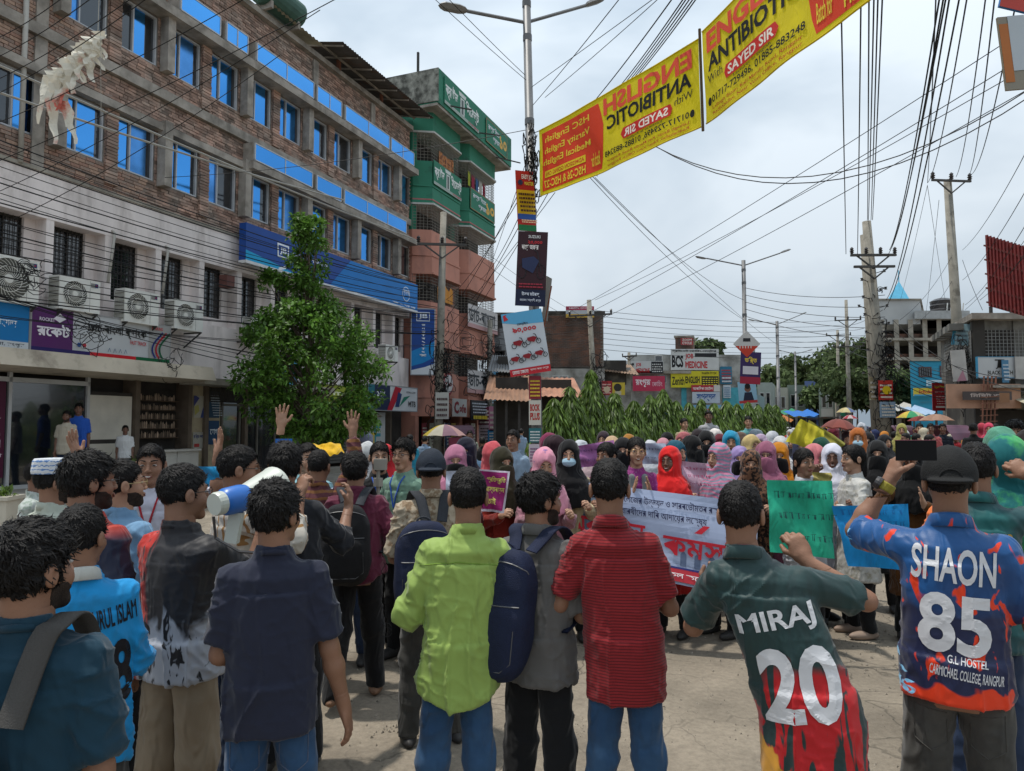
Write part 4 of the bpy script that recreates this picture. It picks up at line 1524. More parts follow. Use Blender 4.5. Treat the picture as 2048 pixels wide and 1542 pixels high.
def window(parent, s, z0, z1, w, y, glass='blue', k=0, name='window'):
 f = MB()
 t = .045
 f.box(s, s + w, y - .05, y + .02, z0, z0 + t).box(s, s + w, y - .05, y + .02, z1 - t, z1)
 f.box(s, s + t, y - .05, y + .02, z0 + t, z1 - t).box(s + w - t, s + w, y - .05, y + .02, z0 + t, z1 - t)
 mids = [s + w * .36]
 for mx_ in mids: f.box(mx_ - .02, mx_ + .02, y - .045, y + .02, z0 + t, z1 - t)
 wo_ = f.build(name, M_ALU, parent)
 splits = [(s + t, s + w * .30, 'b'), (s + w * .30, s + w * .36 - .02, 'd'), (s + w * .36 + .02, s + w * .83, 'b'), (s + w * .83, s + w - t, 'd')]
 if k % 5 == 1: splits = [(s + t, s + w * .36 - .02, 'd'), (s + w * .36 + .02, s + w * .70, 'b'), (s + w * .70, s + w - t, 'd')]
 if k % 7 == 5: splits = [(s + t, s + w * .36 - .02, 'b'), (s + w * .36 + .02, s + w - t, 'd')]
 for a, b, c in splits:
  p = MB(); yy = y + (.004 if c == 'b' else .02)
  p.quad((a, yy, z0 + t), (b, yy, z0 + t), (b, yy, z1 - t), (a, yy, z1 - t))
  p.build('pane', (M_GLB2 if (k + len(wo_.children)) % 4 == 1 else M_GLB) if c == 'b' else M_GLD, wo_)
 return wo_
for r_, (za, zb) in enumerate(rowsW):
 for k, ws in enumerate(WS):
  if ws < 9: continue
  window(bb, ws, za, zb, WW, .10, k=k + 3 * r_)
for r_, (za, zb) in enumerate(rowsW):
 for k, ws in enumerate(WS[1:], 1):
  kk_ = k - 2
  c = ws - (1.47 - WW) / 2
  if ws < 9.5: continue
  mbp = MB()
  if kk_ % 2 == 0:
   mbp.box(c - .12, c + .12, -.30, -.02, za - .12, zb + .28)
   mbp.build('concrete_fin', M_CONCD, bb)
  else:
   y_ = -.06
   z = za - .5
   while z < zb + .25:
    mbp.box(c - .165 + rb.uniform(-.008, .008), c + .165 + rb.uniform(-.008, .008), y_ + rb.uniform(-.012, .012), .0, z, z + .068); z += .0835
   tag(mbp.build('brick_pier', M_BRICK, bb), kind='stuff')
m = MB()
m.box(9.2, S1, -.46, .0, 12.52, 12.76); m.build('lintel_slab', M_CONCD, bb)
m = MB(); m.box(16.9, S1, -.46, .0, 9.47, 9.70); m.build('lintel_slab', M_CONCD, bb)
m = MB(); m.box(9.2, 16.9, -.20, .0, 9.47, 9.66); m.build('lintel_slab', M_CONCD, bb)
m = MB(); m.box(6, S1, -.12, .0, 10.36, 10.62); m.build('floor_beam', M_CONCD, bb)
m = MB(); m.box(6, S1 + .05, -.16, .5, 14.56, 14.74); m.build('roof_edge', M_CONCD, bb)
for s_, z0_, z1_ in [(20.35, 13.5, 14.5), (24.0, 13.45, 14.5), (10.65, 7.45, 14.5)]:
 m = MB(); m.box(s_ - .14, s_ + .14, -.06, .0, z0_, z1_); m.build('column', M_CONCD, bb)
def transom(s0, s1, z0, z1, n, y=-.44):
 f = MB(); t = .035
 f.box(s0, s1, y, y + .05, z0, z0 + t).box(s0, s1, y, y + .05, z1 - t, z1)
 xs = np.linspace(s0, s1, n + 1)
 for i, x in enumerate(xs): f.box(x - t / 2, x + t / 2, y, y + .05, z0 + t, z1 - t)
 o = f.build('transom_window', M_ALU, bb)
 for a, b in zip(xs[:-1], xs[1:]):
  MB().quad((a + t / 2, y + .012, z0 + t), (b - t / 2, y + .012, z0 + t), (b - t / 2, y + .012, z1 - t), (a + t / 2, y + .012, z1 - t)).build('pane', M_GLB, o)
 m = MB(); m.box(s0 - .04, s1 + .04, y + .055, .0, z0, z1 + .02); m.build('transom_box', M_CONCD, bb)
for a, b, n in [(14.1, 15.5, 1), (15.75, 16.6, 2), (17.0, 19.75, 2), (19.95, 21.35, 2), (21.6, 24.6, 2), (24.75, 26.6, 2)]: transom(a, b, 12.8, 13.38, n)
for a, b, n in [(17.0, 19.75, 2), (20.0, 21.4, 1), (21.6, 26.0, 3)]: transom(a, b, 9.74, 10.28, n)
m = MB(); m.box(S0, S1, -.06, .5, 6.36, 7.42); m.build('pink_band', M_PINKP, bb)
m = MB(); m.box(S0, S1, -.10, -.06, 7.36, 7.44); m.build('pink_coping', M_CONC, bb)
m = MB(); m.box(S0, S1, .30, .5, 4.75, 6.36) if False else None
m.box(S0, S1, -.04, .5, 2.95, 4.62); m.build('pink_spandrel', M_PINKP, bb)
for k, ws in enumerate(WS):
 a = ws - .20
 q = MB(); q.box(a - .09, a + .09, -.05, .44, 4.62, 6.36); q.build('pink_pier', M_PINKP, bb)
 q = MB(); q.box(a + .09, a + .30, .30, .46, 4.62, 6.36).box(ws + .92, ws + 1.18, .30, .46, 4.62, 6.36).box(a + .3, ws + .92, .30, .46, 4.62, 4.9); q.build('recess_wall', M_PINKP, bb)
 if ws > 9:
  f = MB(); x0, x1 = a + .30, ws + .92
  for x in (x0, (x0 + x1) / 2, x1 - .03): f.box(x, x + .03, .38, .41, 4.9, 6.36)
  f.box(x0, x1, .38, .41, 6.30, 6.36)
  wo_ = f.build('window', mat('frame_brown', (.04, .035, .03), .6, .2), bb)
  MB().quad((x0, .41, 4.9), (x1, .41, 4.9), (x1, .41, 6.33), (x0, .41, 6.33)).build('pane', M_GLD, wo_)
  g_ = MB()
  for i in range(1, 8): g_.bar((x0 + (x1 - x0) * i / 8, .36, 4.9), (x0 + (x1 - x0) * i / 8, .36, 6.36), .012)
  for i in range(1, 8): g_.bar((x0, .36, 4.9 + 1.46 * i / 8), (x1, .36, 4.9 + 1.46 * i / 8), .012)
  g_.build('grille', M_GRILL, wo_)
for s_ in (12.55, 14.15):
 m = MB(); m.tube([(s_, -.06, 6.5), (s_, -.14, 6.45), (s_ - .05, -.15, 6.0), (s_ - .14, -.14, 5.2)], .035, 8); m.build('waste_pipe', mat('pipe_plastic', (.42, .40, .36), .6, .2), bb, smooth=True)
m = MB(); m.tube([(10.25, -.10, 7.4), (10.25, -.10, 12.0)], .055, 8); m.build('drain_pipe', mat('pipe_plastic', (.42, .40, .36), .6, .2), bb, smooth=True)
def corrugated(name, a, b, c, d, n, amp, m_, parent):
 """sheet a-b (low edge) to d-c (high edge), ribs run from low to high"""
 a, b, c, d = map(Vector, (a, b, c, d))
 nn = (b - a).cross(d - a).normalized()
 V, F = [], []
 for i in range(n + 1):
  t = i / n
  o_ = nn * (amp if i % 2 else -amp)
  V += [a.lerp(b, t) + o_, d.lerp(c, t) + o_]
  if i: k = 2 * i; F.append([k - 2, k, k + 1, k - 1])
 return mobj(name, mesh_np(name, V, F), m_, parent)
corrugated('tin_roof', (20.3, -1.15, 14.95), (27.0, -1.15, 14.95), (27.0, 3.5, 15.9), (20.3, 3.5, 15.9), 90, .018, M_TIN, bb)
m = MB()
for s_ in np.linspace(20.5, 26.8, 8): m.bar((s_, -1.05, 14.90), (s_, 1.4, 15.42), .05)
m.bar((20.3, -.2, 15.08), (27, -.2, 15.08), .06)
m.build('rafters', M_CONCD, bb)
m = MB(); m.bar((21.6, -.1, 14.7), (21.6, -.1, 15.1), .12); m.bar((24.5, -.1, 14.7), (24.5, -.1, 15.1), .1); m.build('roof_post', mat('post_rust', (.16, .06, .035), .8, .2), bb)
corrugated('broken_tin', (17.6, -.5, 14.9), (20.1, -.5, 14.85), (20.1, 1.2, 15.3), (17.6, 1.2, 15.35), 26, .02, mat('tin_pale', (.36, .33, .24), .7, .3), bb)
tk = thing('water_tank', 'dark green water tank lying on the brick building roof edge', 'tank'); tk.matrix_world = fmat(18.2, -.2, 15.35)
m = MB(); m.lathe([(0, -.9), (.40, -.9), (.46, -.84), (.46, .84), (.40, .9), (0, .9)], 20, Matrix.Rotation(R(90), 4, 'Y')); m.build('tank_shell', mat('tank_green', (.05, .11, .085), .6, .2), tk, smooth=False)
m = MB(); m.box(-.7, -.6, -.3, .3, -.6, -.35).box(.6, .7, -.3, .3, -.6, -.35); m.build('cradle', M_CONCD, tk)
aw = thing('roof_awning', 'faded turquoise cloth awning on the brick building roof', 'awning'); aw.matrix_world = fmat(16.4, .1, 14.75)
m = MB(); m.add([(-1.2, -.5, .2), (.6, -.5, .15), (.7, .7, 1.0), (-1.2, .7, 1.1), (-1.2, -.5, -.02), (.6, -.5, -.05)], [[0, 1, 2, 3], [4, 5, 1, 0]]); m.build('cloth', mat('cloth_turq', (.10, .30, .27), .9, .2), aw)
M_TILE = mat('tile_grey', (.15, .145, .14), .5, .2, 2)
M_STEP = mat('step_concrete', (.29, .27, .23), .9, .2, 2, bump=.3)
m = MB(); m.box(S0, S1, .30, .5, 0, 2.95); m.build('ground_wall', M_DARK, bb)
m = MB(); m.box(S0, 12.95, -1.9, .3, 0, .44); m.box(S0, 12.95, -2.2, -1.9, 0, .22); m.build('plinth', M_STEP, bb)
m = MB(); m.box(12.95, S1, -.6, .3, 0, .32); m.build('plinth', M_STEP, bb)
f = MB()
for x in (9.2, 10.20, 12.0): f.box(x, x + .07, -.10, -.02, .44, 2.95)
f.box(6, 12.07, -.10, -.02, 2.70, 2.80).box(6, 12.07, -.10, -.02, .44, .52)
so = f.build('shopfront', mat('frame_white', (.5, .5, .5), .5, .1), bb)
MB().quad((6, -.04, .5), (12.05, -.04, .5), (12.05, -.04, 2.75), (6, -.04, 2.75)).build('pane', M_GLD, so)
fsign('poster', 'dark magenta poster with a white looping mark inside the bank window', 'poster', 9.3, 10.12, .7, 2.7, -.13, '#4c1030', [('t', 'G', .05, .9, .30, .48, '#d8cdd2', .03), ('t', 'Y', .4, .9, .52, .62, '#d8cdd2', .03), ('t', 'ক্যাশ', .3, .95, .20, .25, '#d8cdd2')], th=.02)
m = MB(); m.box(12.1, 13.25, -.06, .3, .44, 1.35).box(12.1, 13.25, -.06, .3, 1.45, 2.5); m.build('wall_panel', mat('panel_cream', (.62, .58, .50), .6, .1), bb)
m = MB(); m.box(12.1, 13.25, -.05, .3, 1.35, 1.45).box(12.1, 13.25, -.05, .3, 2.5, 2.58); m.build('panel_joint', M_DARK, bb)
for s_ in (13.28, 14.95, 15.55, 17.1, 19.0, 21.0, 23.2, 25.3):
 m = MB(); m.box(s_, s_ + .13, -.16, .3, .3, 2.95); m.build('shop_post', mat('post_brown', (.13, .10, .075), .8, .25, bump=.3), bb)
m = MB(); m.box(13.45, 14.85, .24, .29, .9, 2.7); m.build('shelf_back', M_DARK, bb)
m = MB()
for i in range(5): m.box(13.5, 14.8, .02, .24, 1.45 + .24 * i, 1.47 + .24 * i)
m.build('shelf', mat('shelf_wood', (.09, .06, .04), .8, .2), bb)
rj = random.Random(3)
jar_me = {}
mbj = MB()
for i in range(5):
 x = 13.53
 while x < 14.76:
  w_ = rj.uniform(.025, .05); h_ = rj.uniform(.10, .19)
  mbj.lathe([(w_ * .5, 0), (w_ * .5, h_ * .75), (w_ * .25, h_ * .9), (w_ * .25, h_), (0, h_)], 6, Matrix.Translation((x, .1, 1.472 + .24 * i)))
  x += w_ + .022
tag(mbj.build('goods', mat('goods_mixed', (.30, .22, .16), .5, .3, 4, island=.75), bb), kind='stuff')
cn = thing('counter', 'white tiled counter in front of the small shelf shop', 'counter'); cn.matrix_world = fmat(14.15, -.45, .14)
for x0_, x1_ in ((-.72, -.02), (.0, .70)):
 m = MB(); m.box(x0_, x1_, -.2, .2, .0, .98); m.build('tile_panel', mat('tile_white', (.50, .48, .44), .35, .08), cn)
m = MB(); m.box(-.76, .74, -.26, .26, .98, 1.03); m.build('counter_top', mat('tile_white', (.50, .48, .44), .35, .08), cn)
m = MB()
m.add([(9.2, -1.35, 2.95), (14.7, -1.35, 2.95), (14.7, -1.2, 3.3), (9.2, -1.2, 3.3), (9.2, 0, 2.9), (14.5, 0, 2.9), (14.5, 0, 3.34), (9.2, 0, 3.34)], [[0, 1, 2, 3], [3, 2, 6, 7], [1, 5, 6, 2], [0, 4, 5, 1], [0, 3, 7, 4]])
m.build('canopy', mat('canopy_beige', (.55, .48, .38), .85, .15, 1, bump=.2, col2=(.24, .20, .155), thr=.62, tscale=1.3, soft=.1), bb)
m = MB(); m.box(14.75, 20.5, -.9, -.02, 2.88, 3.05); m.build('canopy_slab', M_CONC, bb)
m = MB(); m.box(14.98, 16.2, -.06, .3, .32, 2.9); m.build('poster_wall', mat('wall_ochre', (.44, .37, .25), .9, .15, 1.5, col2=(.28, .24, .18), thr=.58, tscale=3, soft=.08), bb)
m = MB()
for x in (16.25, 16.95, 17.7, 18.5): m.box(x, x + .06, -.08, .0, .32, 2.75)
m.box(16.25, 18.56, -.08, 0, 2.35, 2.42)
so = m.build('door_frame', mat('frame_bronze', (.13, .12, .10), .5, .1), bb)
MB().quad((16.25, -.03, .34), (18.5, -.03, .34), (18.5, -.03, 2.75), (16.25, -.03, 2.75)).build('pane', M_GLD, so)
m = MB()
for i in range(46): m.box(15.7 + i * .062, 15.74 + i * .062, -.10, -.04, 2.45, 2.86)
m.build('grille', M_GRILL, bb)
for s0_, s1_ in ((19.2, 20.9), (21.2, 23.1)):
 m = MB()
 for i in range(16): m.box(s0_, s1_, -.03 - .02 * (i % 2), .0, 1.0 + .11 * i - .55, 1.09 + .11 * i - .55)
 tag(m.build('shutter', mat('shutter_grey', (.11, .108, .10), .6, .2), bb), kind='stuff')
def P2(px, py, y=0.0): return fac(px, py, y)
fsign('shop_sign', 'blue sign board at the building corner beside the purple one', 'sign', 8.6, P2(56, 700, -.5)[0], 3.36, 4.30, -.5, '#1377b8',
  [('r', 0, 1, 0, .16, '#c9cdd0')] + [('t', 'শাখা কার্যালয়', .45, .85, .45, .62, '#e6eef2'), ('t', 'রংপুর শাখা, রংপুর', .3, .95, .03, .12, '#22303c')], border=('#8b8b8b', .03))
s0_, s1_ = P2(61, 700, -.5)[0], P2(338, 730, -.5)[0]
DB = [('r', 0, .26, .10, 1, '#5b2a66'), ('r', 0, .38, 0, .10, '#2b2060'), ('r', .38, .72, 0, .10, '#c8202c'), ('r', .72, 1, 0, .10, '#17623e'), ('r', .82, 1, .10, 1, '#a9a8a6'),
  ('t', 'ROCKET', .045, .14, .70, .78, '#e9e2ec', .03), ('t', 'রকেট', .03, .24, .36, .66, '#efe9f0', .05), ('p', [(.13, .78), (.17, .70), (.21, .80), (.17, .92)], '#efe9f0'),
  ('t', 'ডাচ-বাংলা ব্যাংক', .36, .80, .52, .80, '#20201f', .03), ('t', 'FAST TRACK', .67, .80, .40, .50, '#c03038', .03), ('c', .30, .24, .05, '#35548f'), ('c', .335, .24, .07, '#e4e4e4'), ('c', .335, .24, .05, '#b93040'),
  ('t', 'BANKING', .84, .93, .86, .94, '#c83038', .03)] + \
  [('l', [(x0 + .10 * (1 - math.cos(t)) * .5 + .015 * 0, .90 - t / 2.6 * .9) if False else (x0 + .055 * math.sin(t * 1.2 + 2.6) + .03, .80 - .26 * t) for t in np.linspace(0, 2.6, 12)], .045, c) for x0, c in ((.87, '#2f3f8a'), (.90, '#c3283a'), (.93, '#1d6a48'))] + \
  [('l', [(.5 + .02 * i, .14), (.51 + .02 * i, .24), (.52 + .02 * i, .15)], .01, '#335577') for i in range(0, 8, 2)]
fsign('bank_sign', 'long white bank sign with purple end panel and red, blue and green ribbons', 'sign', s0_, s1_, 3.36, 4.30, -.5, '#c4c6c8', DB, border=('#9a9a9a', .03))
s0_, s1_ = 16.55, 26.75
rt = fsign('bank_sign', 'very long deep blue bank sign across the facade above the pink windows', 'sign', s0_, s1_, 6.62, 7.72, -.55, '#1f4a96',
   [('p', [(0, 0), (.22, 0), (.16, .10), (0, .27)], '#17a1d2'), ('p', [(.40, 0), (1, 0), (1, 1), (.52, 1)], '#1878c4'), ('l', [(.145, .02), (.175, .12)], .09, '#e2e8ee'),
   ('p', [(.135, .35), (.185, .35), (.187, .75), (.133, .75)], '#e8edf2'), ('p', [(.14, .40), (.18, .40), (.182, .70), (.138, .70)], '#1f4a96'), ('t', 'JB', .145, .176, .44, .66, '#e8edf2', .06),
   ('t', 'জনতা ব্যাংক পিএলসি', .20, .385, .42, .66, '#e8edf2', .02), ('c', .905, .5, .30, '#dfe8ee'), ('c', .905, .5, .27, '#1878c4'),
   ('t', 'প্রধান শাখা', .885, .93, .40, .66, '#e8edf2', .03), ('t', 'রংপুর', .80, .985, .03, .10, '#e8edf2', .02)], th=.25)
m = MB(); m.box(-(s1_ - s0_) / 2, (s1_ - s0_) / 2, -.02, .26, -.09, -.002); m.build('light_strip', mat('strip_white', (.7, .7, .7), .5, .1), rt)
M_ = fmat(26.9, -.75, 3.95) @ Matrix.Rotation(R(-68.3 + 8), 4, 'Z')
sign('blade_sign', 'tall blue blade sign hung from the end of the brick building', 'sign', M_, .95, 2.75, '#1f4a96',
  [('p', [(0, 0), (1, 0), (1, .16), (.6, .11), (0, .06)], '#d8dde2'), ('p', [(0, .12), (.5, .17), (1, .26), (1, .5), (0, .35)], '#1a86c8'), ('t', 'JB', .3, .7, .84, .93, '#e4eaf0', .05), ('l', [(.22, .82), (.78, .82), (.78, .95), (.22, .95), (.22, .82)], .03, '#e4eaf0')] +
  [('t', ch, .44, .60, .74 - .052 * i, .77 - .052 * i, '#e4eaf0', .03) for i, ch in enumerate('জনতাব্যাংক')] + [('t', 'শাখা', .35, .65, .27, .31, '#e4eaf0', .03)], th=.22, border=('#a8acb0', .04))
fsign('shop_sign', 'small pale blue sign half hidden by the street tree', 'sign', 18.0, 19.2, 3.1, 4.1, -.35, '#4d9cc4', [('r', 0, .12, 0, 1, '#b6bcc0'), ('t', 'বুথ', .3, .8, .4, .6, '#2a4a70')])
fsign('shop_sign', 'lime green shop sign under the tree with pale lettering', 'sign', P2(622, 800, -.7)[0], P2(724, 800, -.7)[0], 2.42, 3.15, -.7, '#8f9c36', [('t', 'Symac', .15, .85, .48, .80, '#e3e8c0', .04), ('t', 'pharma', .5, .85, .2, .3, '#e3e8c0')], border=('#6d7440', .03))
fsign('bank_sign', 'white and navy bank sign reading MTB with a red slash', 'sign', P2(736, 795, -.7)[0], P2(834, 795, -.7)[0], 2.38, 3.32, -.7, '#c9cbcd',
  [('r', 0, .42, 0, 1, '#27314c'), ('p', [(0, 0), (.12, 0), (.12, 1), (0, 1)], '#2d6a78'), ('t', '24/7', .16, .32, .55, .75, '#e4e6e8', .04), ('t', 'বুথ', .18, .28, .36, .46, '#e4e6e8'), ('p', [(.36, 0), (.46, 0), (.66, .95), (.52, 1)], '#b02436'),
  ('p', [(.52, .15), (.60, .15), (.66, .70), (.58, .78)], '#263a6a'), ('p', [(.60, .15), (.84, .66), (.70, .58)], '#2a7a66'), ('t', 'MTB', .80, .96, .18, .42, '#22252a', .02), ('t', 'ATM & CRM', .75, .95, .76, .84, '#44474c')], border=('#8a8d90', .03))
lb = fsign('notice_board', 'tall white lit notice panel under the MTB sign', 'sign', 23.45, 24.7, .35, 2.3, -.3, '#b9bbb9', [('t', 'সেবা কেন্দ্র', .1, .8, .88, .94, '#a05038'), ('t', 'E', .35, .75, .35, .75, '#3a8fa0', .02), ('t', 'T', .2, .5, .3, .6, '#d8b840', .01)] + lines(.1, .8, .05, .3, 5, '#7a9aa8', 3))
fsign('poster', 'dark blue notice with ruled lines on the ochre wall', 'poster', 15.75, 16.15, 2.0, 2.75, -.085, '#23465e', lines(.1, .9, .08, .92, 9, '#b9c4cc', 5, .3), th=.012)
fsign('poster', 'dark blue poster with pale Bengali word on the ochre wall', 'poster', 15.75, 16.15, 1.25, 1.92, -.085, '#163f66', [('t', 'যোগ', .15, .85, .42, .66, '#dfe6ec', .03), ('t', 'দিন', .4, .6, .18, .26, '#dfe6ec')], th=.012)
fsign('poster', 'torn white poster with blue and purple blotches on the ochre wall', 'poster', 15.2, 15.6, 2.0, 2.6, -.085, '#b3ae9f', [('p', [(0, .5), (.5, .9), (.2, 1), (0, 1)], '#3d3f7d'), ('p', [(.6, 0), (1, 0), (1, .7), (.8, .4)], '#46558c'), ('p', [(.1, .1), (.5, .3), (.4, .6), (.05, .5)], '#a9a25a')], th=.008)
fsign('poster', 'small peeling poster with navy print low on the ochre wall', 'poster', 15.2, 15.65, 1.15, 1.6, -.085, '#a8a59b', [('t', 'ভর্তি চলছে', .05, .95, .55, .9, '#2a3a70', .04), ('r', .1, .5, .1, .3, '#a83a3a')], th=.008)
def ac_unit(label, s, z, w=.98, h=.80, d=.36, big=False):
 t = thing('ac_unit', label, 'air conditioner', group='air conditioner units on the pink storey')
 t.matrix_world = fmat(s, -.62, z)
 mw = mat('ac_white', (.78, .77, .72), .55, .08, 2, col2=(.55, .52, .46), thr=.66, tscale=3, soft=.08)
 m = MB(); m.box(0, w, 0, d, 0, h); m.build('casing', mw, t)
 m = MB(); m.box(w - .26, w - .255, -.004, .0, .02, h - .02).box(w - .24, w - .12, -.006, 0, h - .16, h - .06)
 m.build('panel_seam', mat('ac_seam', (.25, .25, .24), .6, .1), t)
 r_ = h * .40 if not big else h * .46
 cx, cz = (w - .26) / 2, h / 2
 T = Matrix.Translation((cx, -.002, cz)) @ Matrix.Rotation(R(90), 4, 'X')
 m = MB(); m.lathe([(0, .001), (r_ * .97, .001)], 24, T); m.build('fan_opening', mat('ac_dark', (.10, .10, .085), .7, .1), t)
 m = MB()
 for i in range(26):
  a = 2 * math.pi * i / 26
  pts = [T @ Vector((math.cos(a + .9 * q) * r_ * (.22 + .76 * q), math.sin(a + .9 * q) * r_ * (.22 + .76 * q), .012)) for q in np.linspace(0, 1, 5)]
  m.tube(pts, .0055, 4, cap=False)
 for rr in (.98, .6):
  m.tube([T @ Vector((math.cos(a) * r_ * rr, math.sin(a) * r_ * rr, .012)) for a in np.linspace(0, 2 * math.pi, 25)], .007, 4)
 m.lathe([(0, .022), (r_ * .2, .018), (r_ * .22, .004)], 14, T)
 m.build('fan_guard', mw, t)
 m = MB()
 for i in range(9): m.box(-.006, .0, .04 + i * .035, .05 + i * .035, .05, h - .05)
 for i in range(7): m.box(-.008, .0, .03, d - .03, .08 + i * .1, .09 + i * .1)
 m.build('coil_fins', mat('ac_fins', (.13, .12, .09), .6, .2), t)
 m = MB(); m.box(w - .14, w - .06, -.006, 0, h - .15, h - .06); m.build('badge', paint('#23356b'), t)
 m = MB(); m.box(w - .115, w - .085, -.0075, -.0065, h - .12, h - .09); m.build('badge_mark', paint('#b02030'), t)
 m = MB(); m.bar((.05, -.03, -.02), (.05, .6, -.02), .035).bar((w - .08, -.03, -.02), (w - .08, .6, -.02), .035); m.bar((.05, 0, -.03), (.05, .58, -.4), .03).bar((w - .08, 0, -.03), (w - .08, .58, -.4), .03)
 m.build('bracket', M_GRILL, t)
 return t
def ac_at(label, px, py, w, h, big=False):
 s, z = P2(px, py, -.62)
 ac_unit(label, s, z, w, h, big=big)
ac_at('air conditioner unit cut by the picture edge with one wide dark fan', -22, 598, 1.0, .95, True)
ac_at('air conditioner unit over the purple end of the bank sign', 118, 616, .98, .74)
ac_at('air conditioner unit over the middle of the bank sign', 249, 642, .98, .80)
ac_at('air conditioner unit beside the ribbon end of the bank sign', 349, 656, .95, .76)
ac_at('lone air conditioner unit under the blue bank banner near the tree', 503, 681, .95, .72)
ac_at('air conditioner unit just past the tree, beside the blue blade sign', 772, 720, .9, .62)
m = MB(); m.box(16.05, 16.35, -.35, -.06, 5.75, 6.1); m.build('meter_box', mat('box_redbrown', (.14, .06, .05), .7, .2), bb)
# GREEN AND PINK BUILDING
M_GRN = mat('paint_green', (.035, .20, .125), .7, .12, .8, col2=(.03, .12, .08), thr=.62, tscale=1.2, bump=.2)
M_PNK = mat('paint_salmon', (.50, .23, .17), .8, .12, .7, col2=(.30, .15, .12), thr=.62, tscale=1.1, soft=.1, bump=.2, stretch=(1.3, 1, .6))
M_TRIMW = mat('trim_white', (.5, .5, .48), .7, .15)
M_TRIMP = mat('trim_rose', (.42, .15, .15), .7, .15)
gb = thing('apartment_building', 'tall green and salmon apartment block with grilled balconies beyond the brick building', 'building')
gb.matrix_world = FM
m = MB(); m.box(27.05, 35.2, 1.1, 13, 0, 17.0); m.build('core', mat('plaster_mouldy', (.30, .30, .26), .9, .3, 1.2, col2=(.07, .07, .06), thr=.5, tscale=2.2, soft=.1), gb)
def prism(mb, plan, z0, z1):
 n = len(plan)
 mb.add([(x, y, z0) for x, y in plan] + [(x, y, z1) for x, y in plan], [[i, (i + 1) % n, n + (i + 1) % n, n + i] for i in range(n)] + [list(range(n))[::-1], [n + i for i in range(n)]])
 return mb
def bay_plan(s0, s1, out, e=0.0):
 return [(s0 - e, 1.1), (s0 - e, -.05 - e), (s0 + .45, -out - e), (s1 - .30, -out - e), (s1 + e, -out + .30 - e), (s1 + e, 1.1)]
for bi, (s0, s1) in enumerate([(27.15, 30.65), (30.95, 34.85)]):
 for li, zb in enumerate([3.05, 6.1, 9.2, 12.25]):
  M1 = M_GRN if zb > 10 else M_PNK
  prism(MB(), bay_plan(s0, s1, .75), zb, zb + 1.08).build('parapet', M_PNK if zb < 10 else M_GRN, gb)
  prism(MB(), bay_plan(s0, s1, .75, .06), zb - .07, zb - .002).build('ledge', M_GRN if zb > 10 else M_PNK, gb)
  prism(MB(), bay_plan(s0, s1, .78), zb - .78, zb - .075).build('fascia', M_GRN if zb > 10 else M_PNK, gb)
  prism(MB(), bay_plan(s0, s1, .86), zb - .86, zb - .783).build('trim', M_TRIMW if zb > 10 else M_PNK, gb)
  prism(MB(), bay_plan(s0, s1, .80), zb - .66, zb - .60).build('trim', M_TRIMP, gb) if zb > 10 else None
  if zb > 4 or True:
   z0, z1 = zb + 1.08, (zb + 3.1 - .86)
   if zb > 12: z1 = 14.58
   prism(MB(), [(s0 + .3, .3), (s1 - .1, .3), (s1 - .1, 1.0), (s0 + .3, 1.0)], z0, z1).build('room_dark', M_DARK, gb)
   prism(MB(), [(s0 - .0, 0), (s0 + .22, -.12), (s0 + .22, .3), (s0, .3)], z0, z1).build('column', M_GRN if zb > 8.5 else M_PNK, gb)
   g_ = MB()
   pl = [(s0 + .02, -.06), (s0 + .45, -.72), (s1 - .30, -.72), (s1 - .02, -.45), (s1 - .02, .8)]
   for (a, b) in zip(pl[:-1], pl[1:]):
    L_ = math.hypot(b[0] - a[0], b[1] - a[1]); n = max(2, int(L_ / .14))
    for i in range(n + 1):
     x, y = a[0] + (b[0] - a[0]) * i / n, a[1] + (b[1] - a[1]) * i / n
     g_.bar((x, y, z0), (x, y, z1), .014)
    for j in range(1, 9):
     z = z0 + (z1 - z0) * j / 9
     g_.bar((a[0], a[1], z), (b[0], b[1], z), .014)
   g_.build('grille', mat('grille_pale', (.22, .20, .17), .6, .2), gb)
 prism(MB(), bay_plan(s0, s1, .78), 14.66, 15.6).build('fascia', M_GRN, gb)
 prism(MB(), bay_plan(s0, s1, .86), 14.58, 14.657).build('trim', M_TRIMW, gb)
prism(MB(), [(27.05, 1.1), (27.05, -1.35), (35.45, -1.35), (35.45, 1.1)], 15.62, 17.15).build('roof_parapet', M_GRN, gb)
prism(MB(), [(27.0, 6), (27.0, -1.35), (27.046, -1.35), (27.046, 6)], 15.7, 17.15).build('parapet_end', mat('plaster_mouldy', (.3, .3, .26), .9), gb)
m = MB(); m.box(27.0, 35.5, -1.30, 1.1, 15.5, 15.617); m.build('roof_slab', M_CONCD, gb)
m = MB(); m.bar((28.0, .2, 17.1), (28.0, .2, 18.6), .09); m.bar((33.5, -1.3, 15.5), (34.6, -2.2, 15.45), .05); m.bar((28, -1.3, 15.9), (28.6, -2.2, 15.8), .05); m.bar((31.2, -1.3, 15.9), (31.8, -2.2, 15.85), .05); m.build('roof_rod', M_GRILL, gb)
m = MB(); m.box(27.05, 35.2, -.5, 1.1, 0, .3); m.build('plinth', M_STEP, gb)
m = MB()
for x in (27.1, 29.3, 31.4, 33.4, 34.9): m.box(x, x + .3, -.3, 1.1, .3, 2.2)
m.build('column', M_PNK, gb)
m = MB(); m.box(27.05, 35.2, .6, 1.0, .3, 2.2); m.build('room_dark', M_DARK, gb)
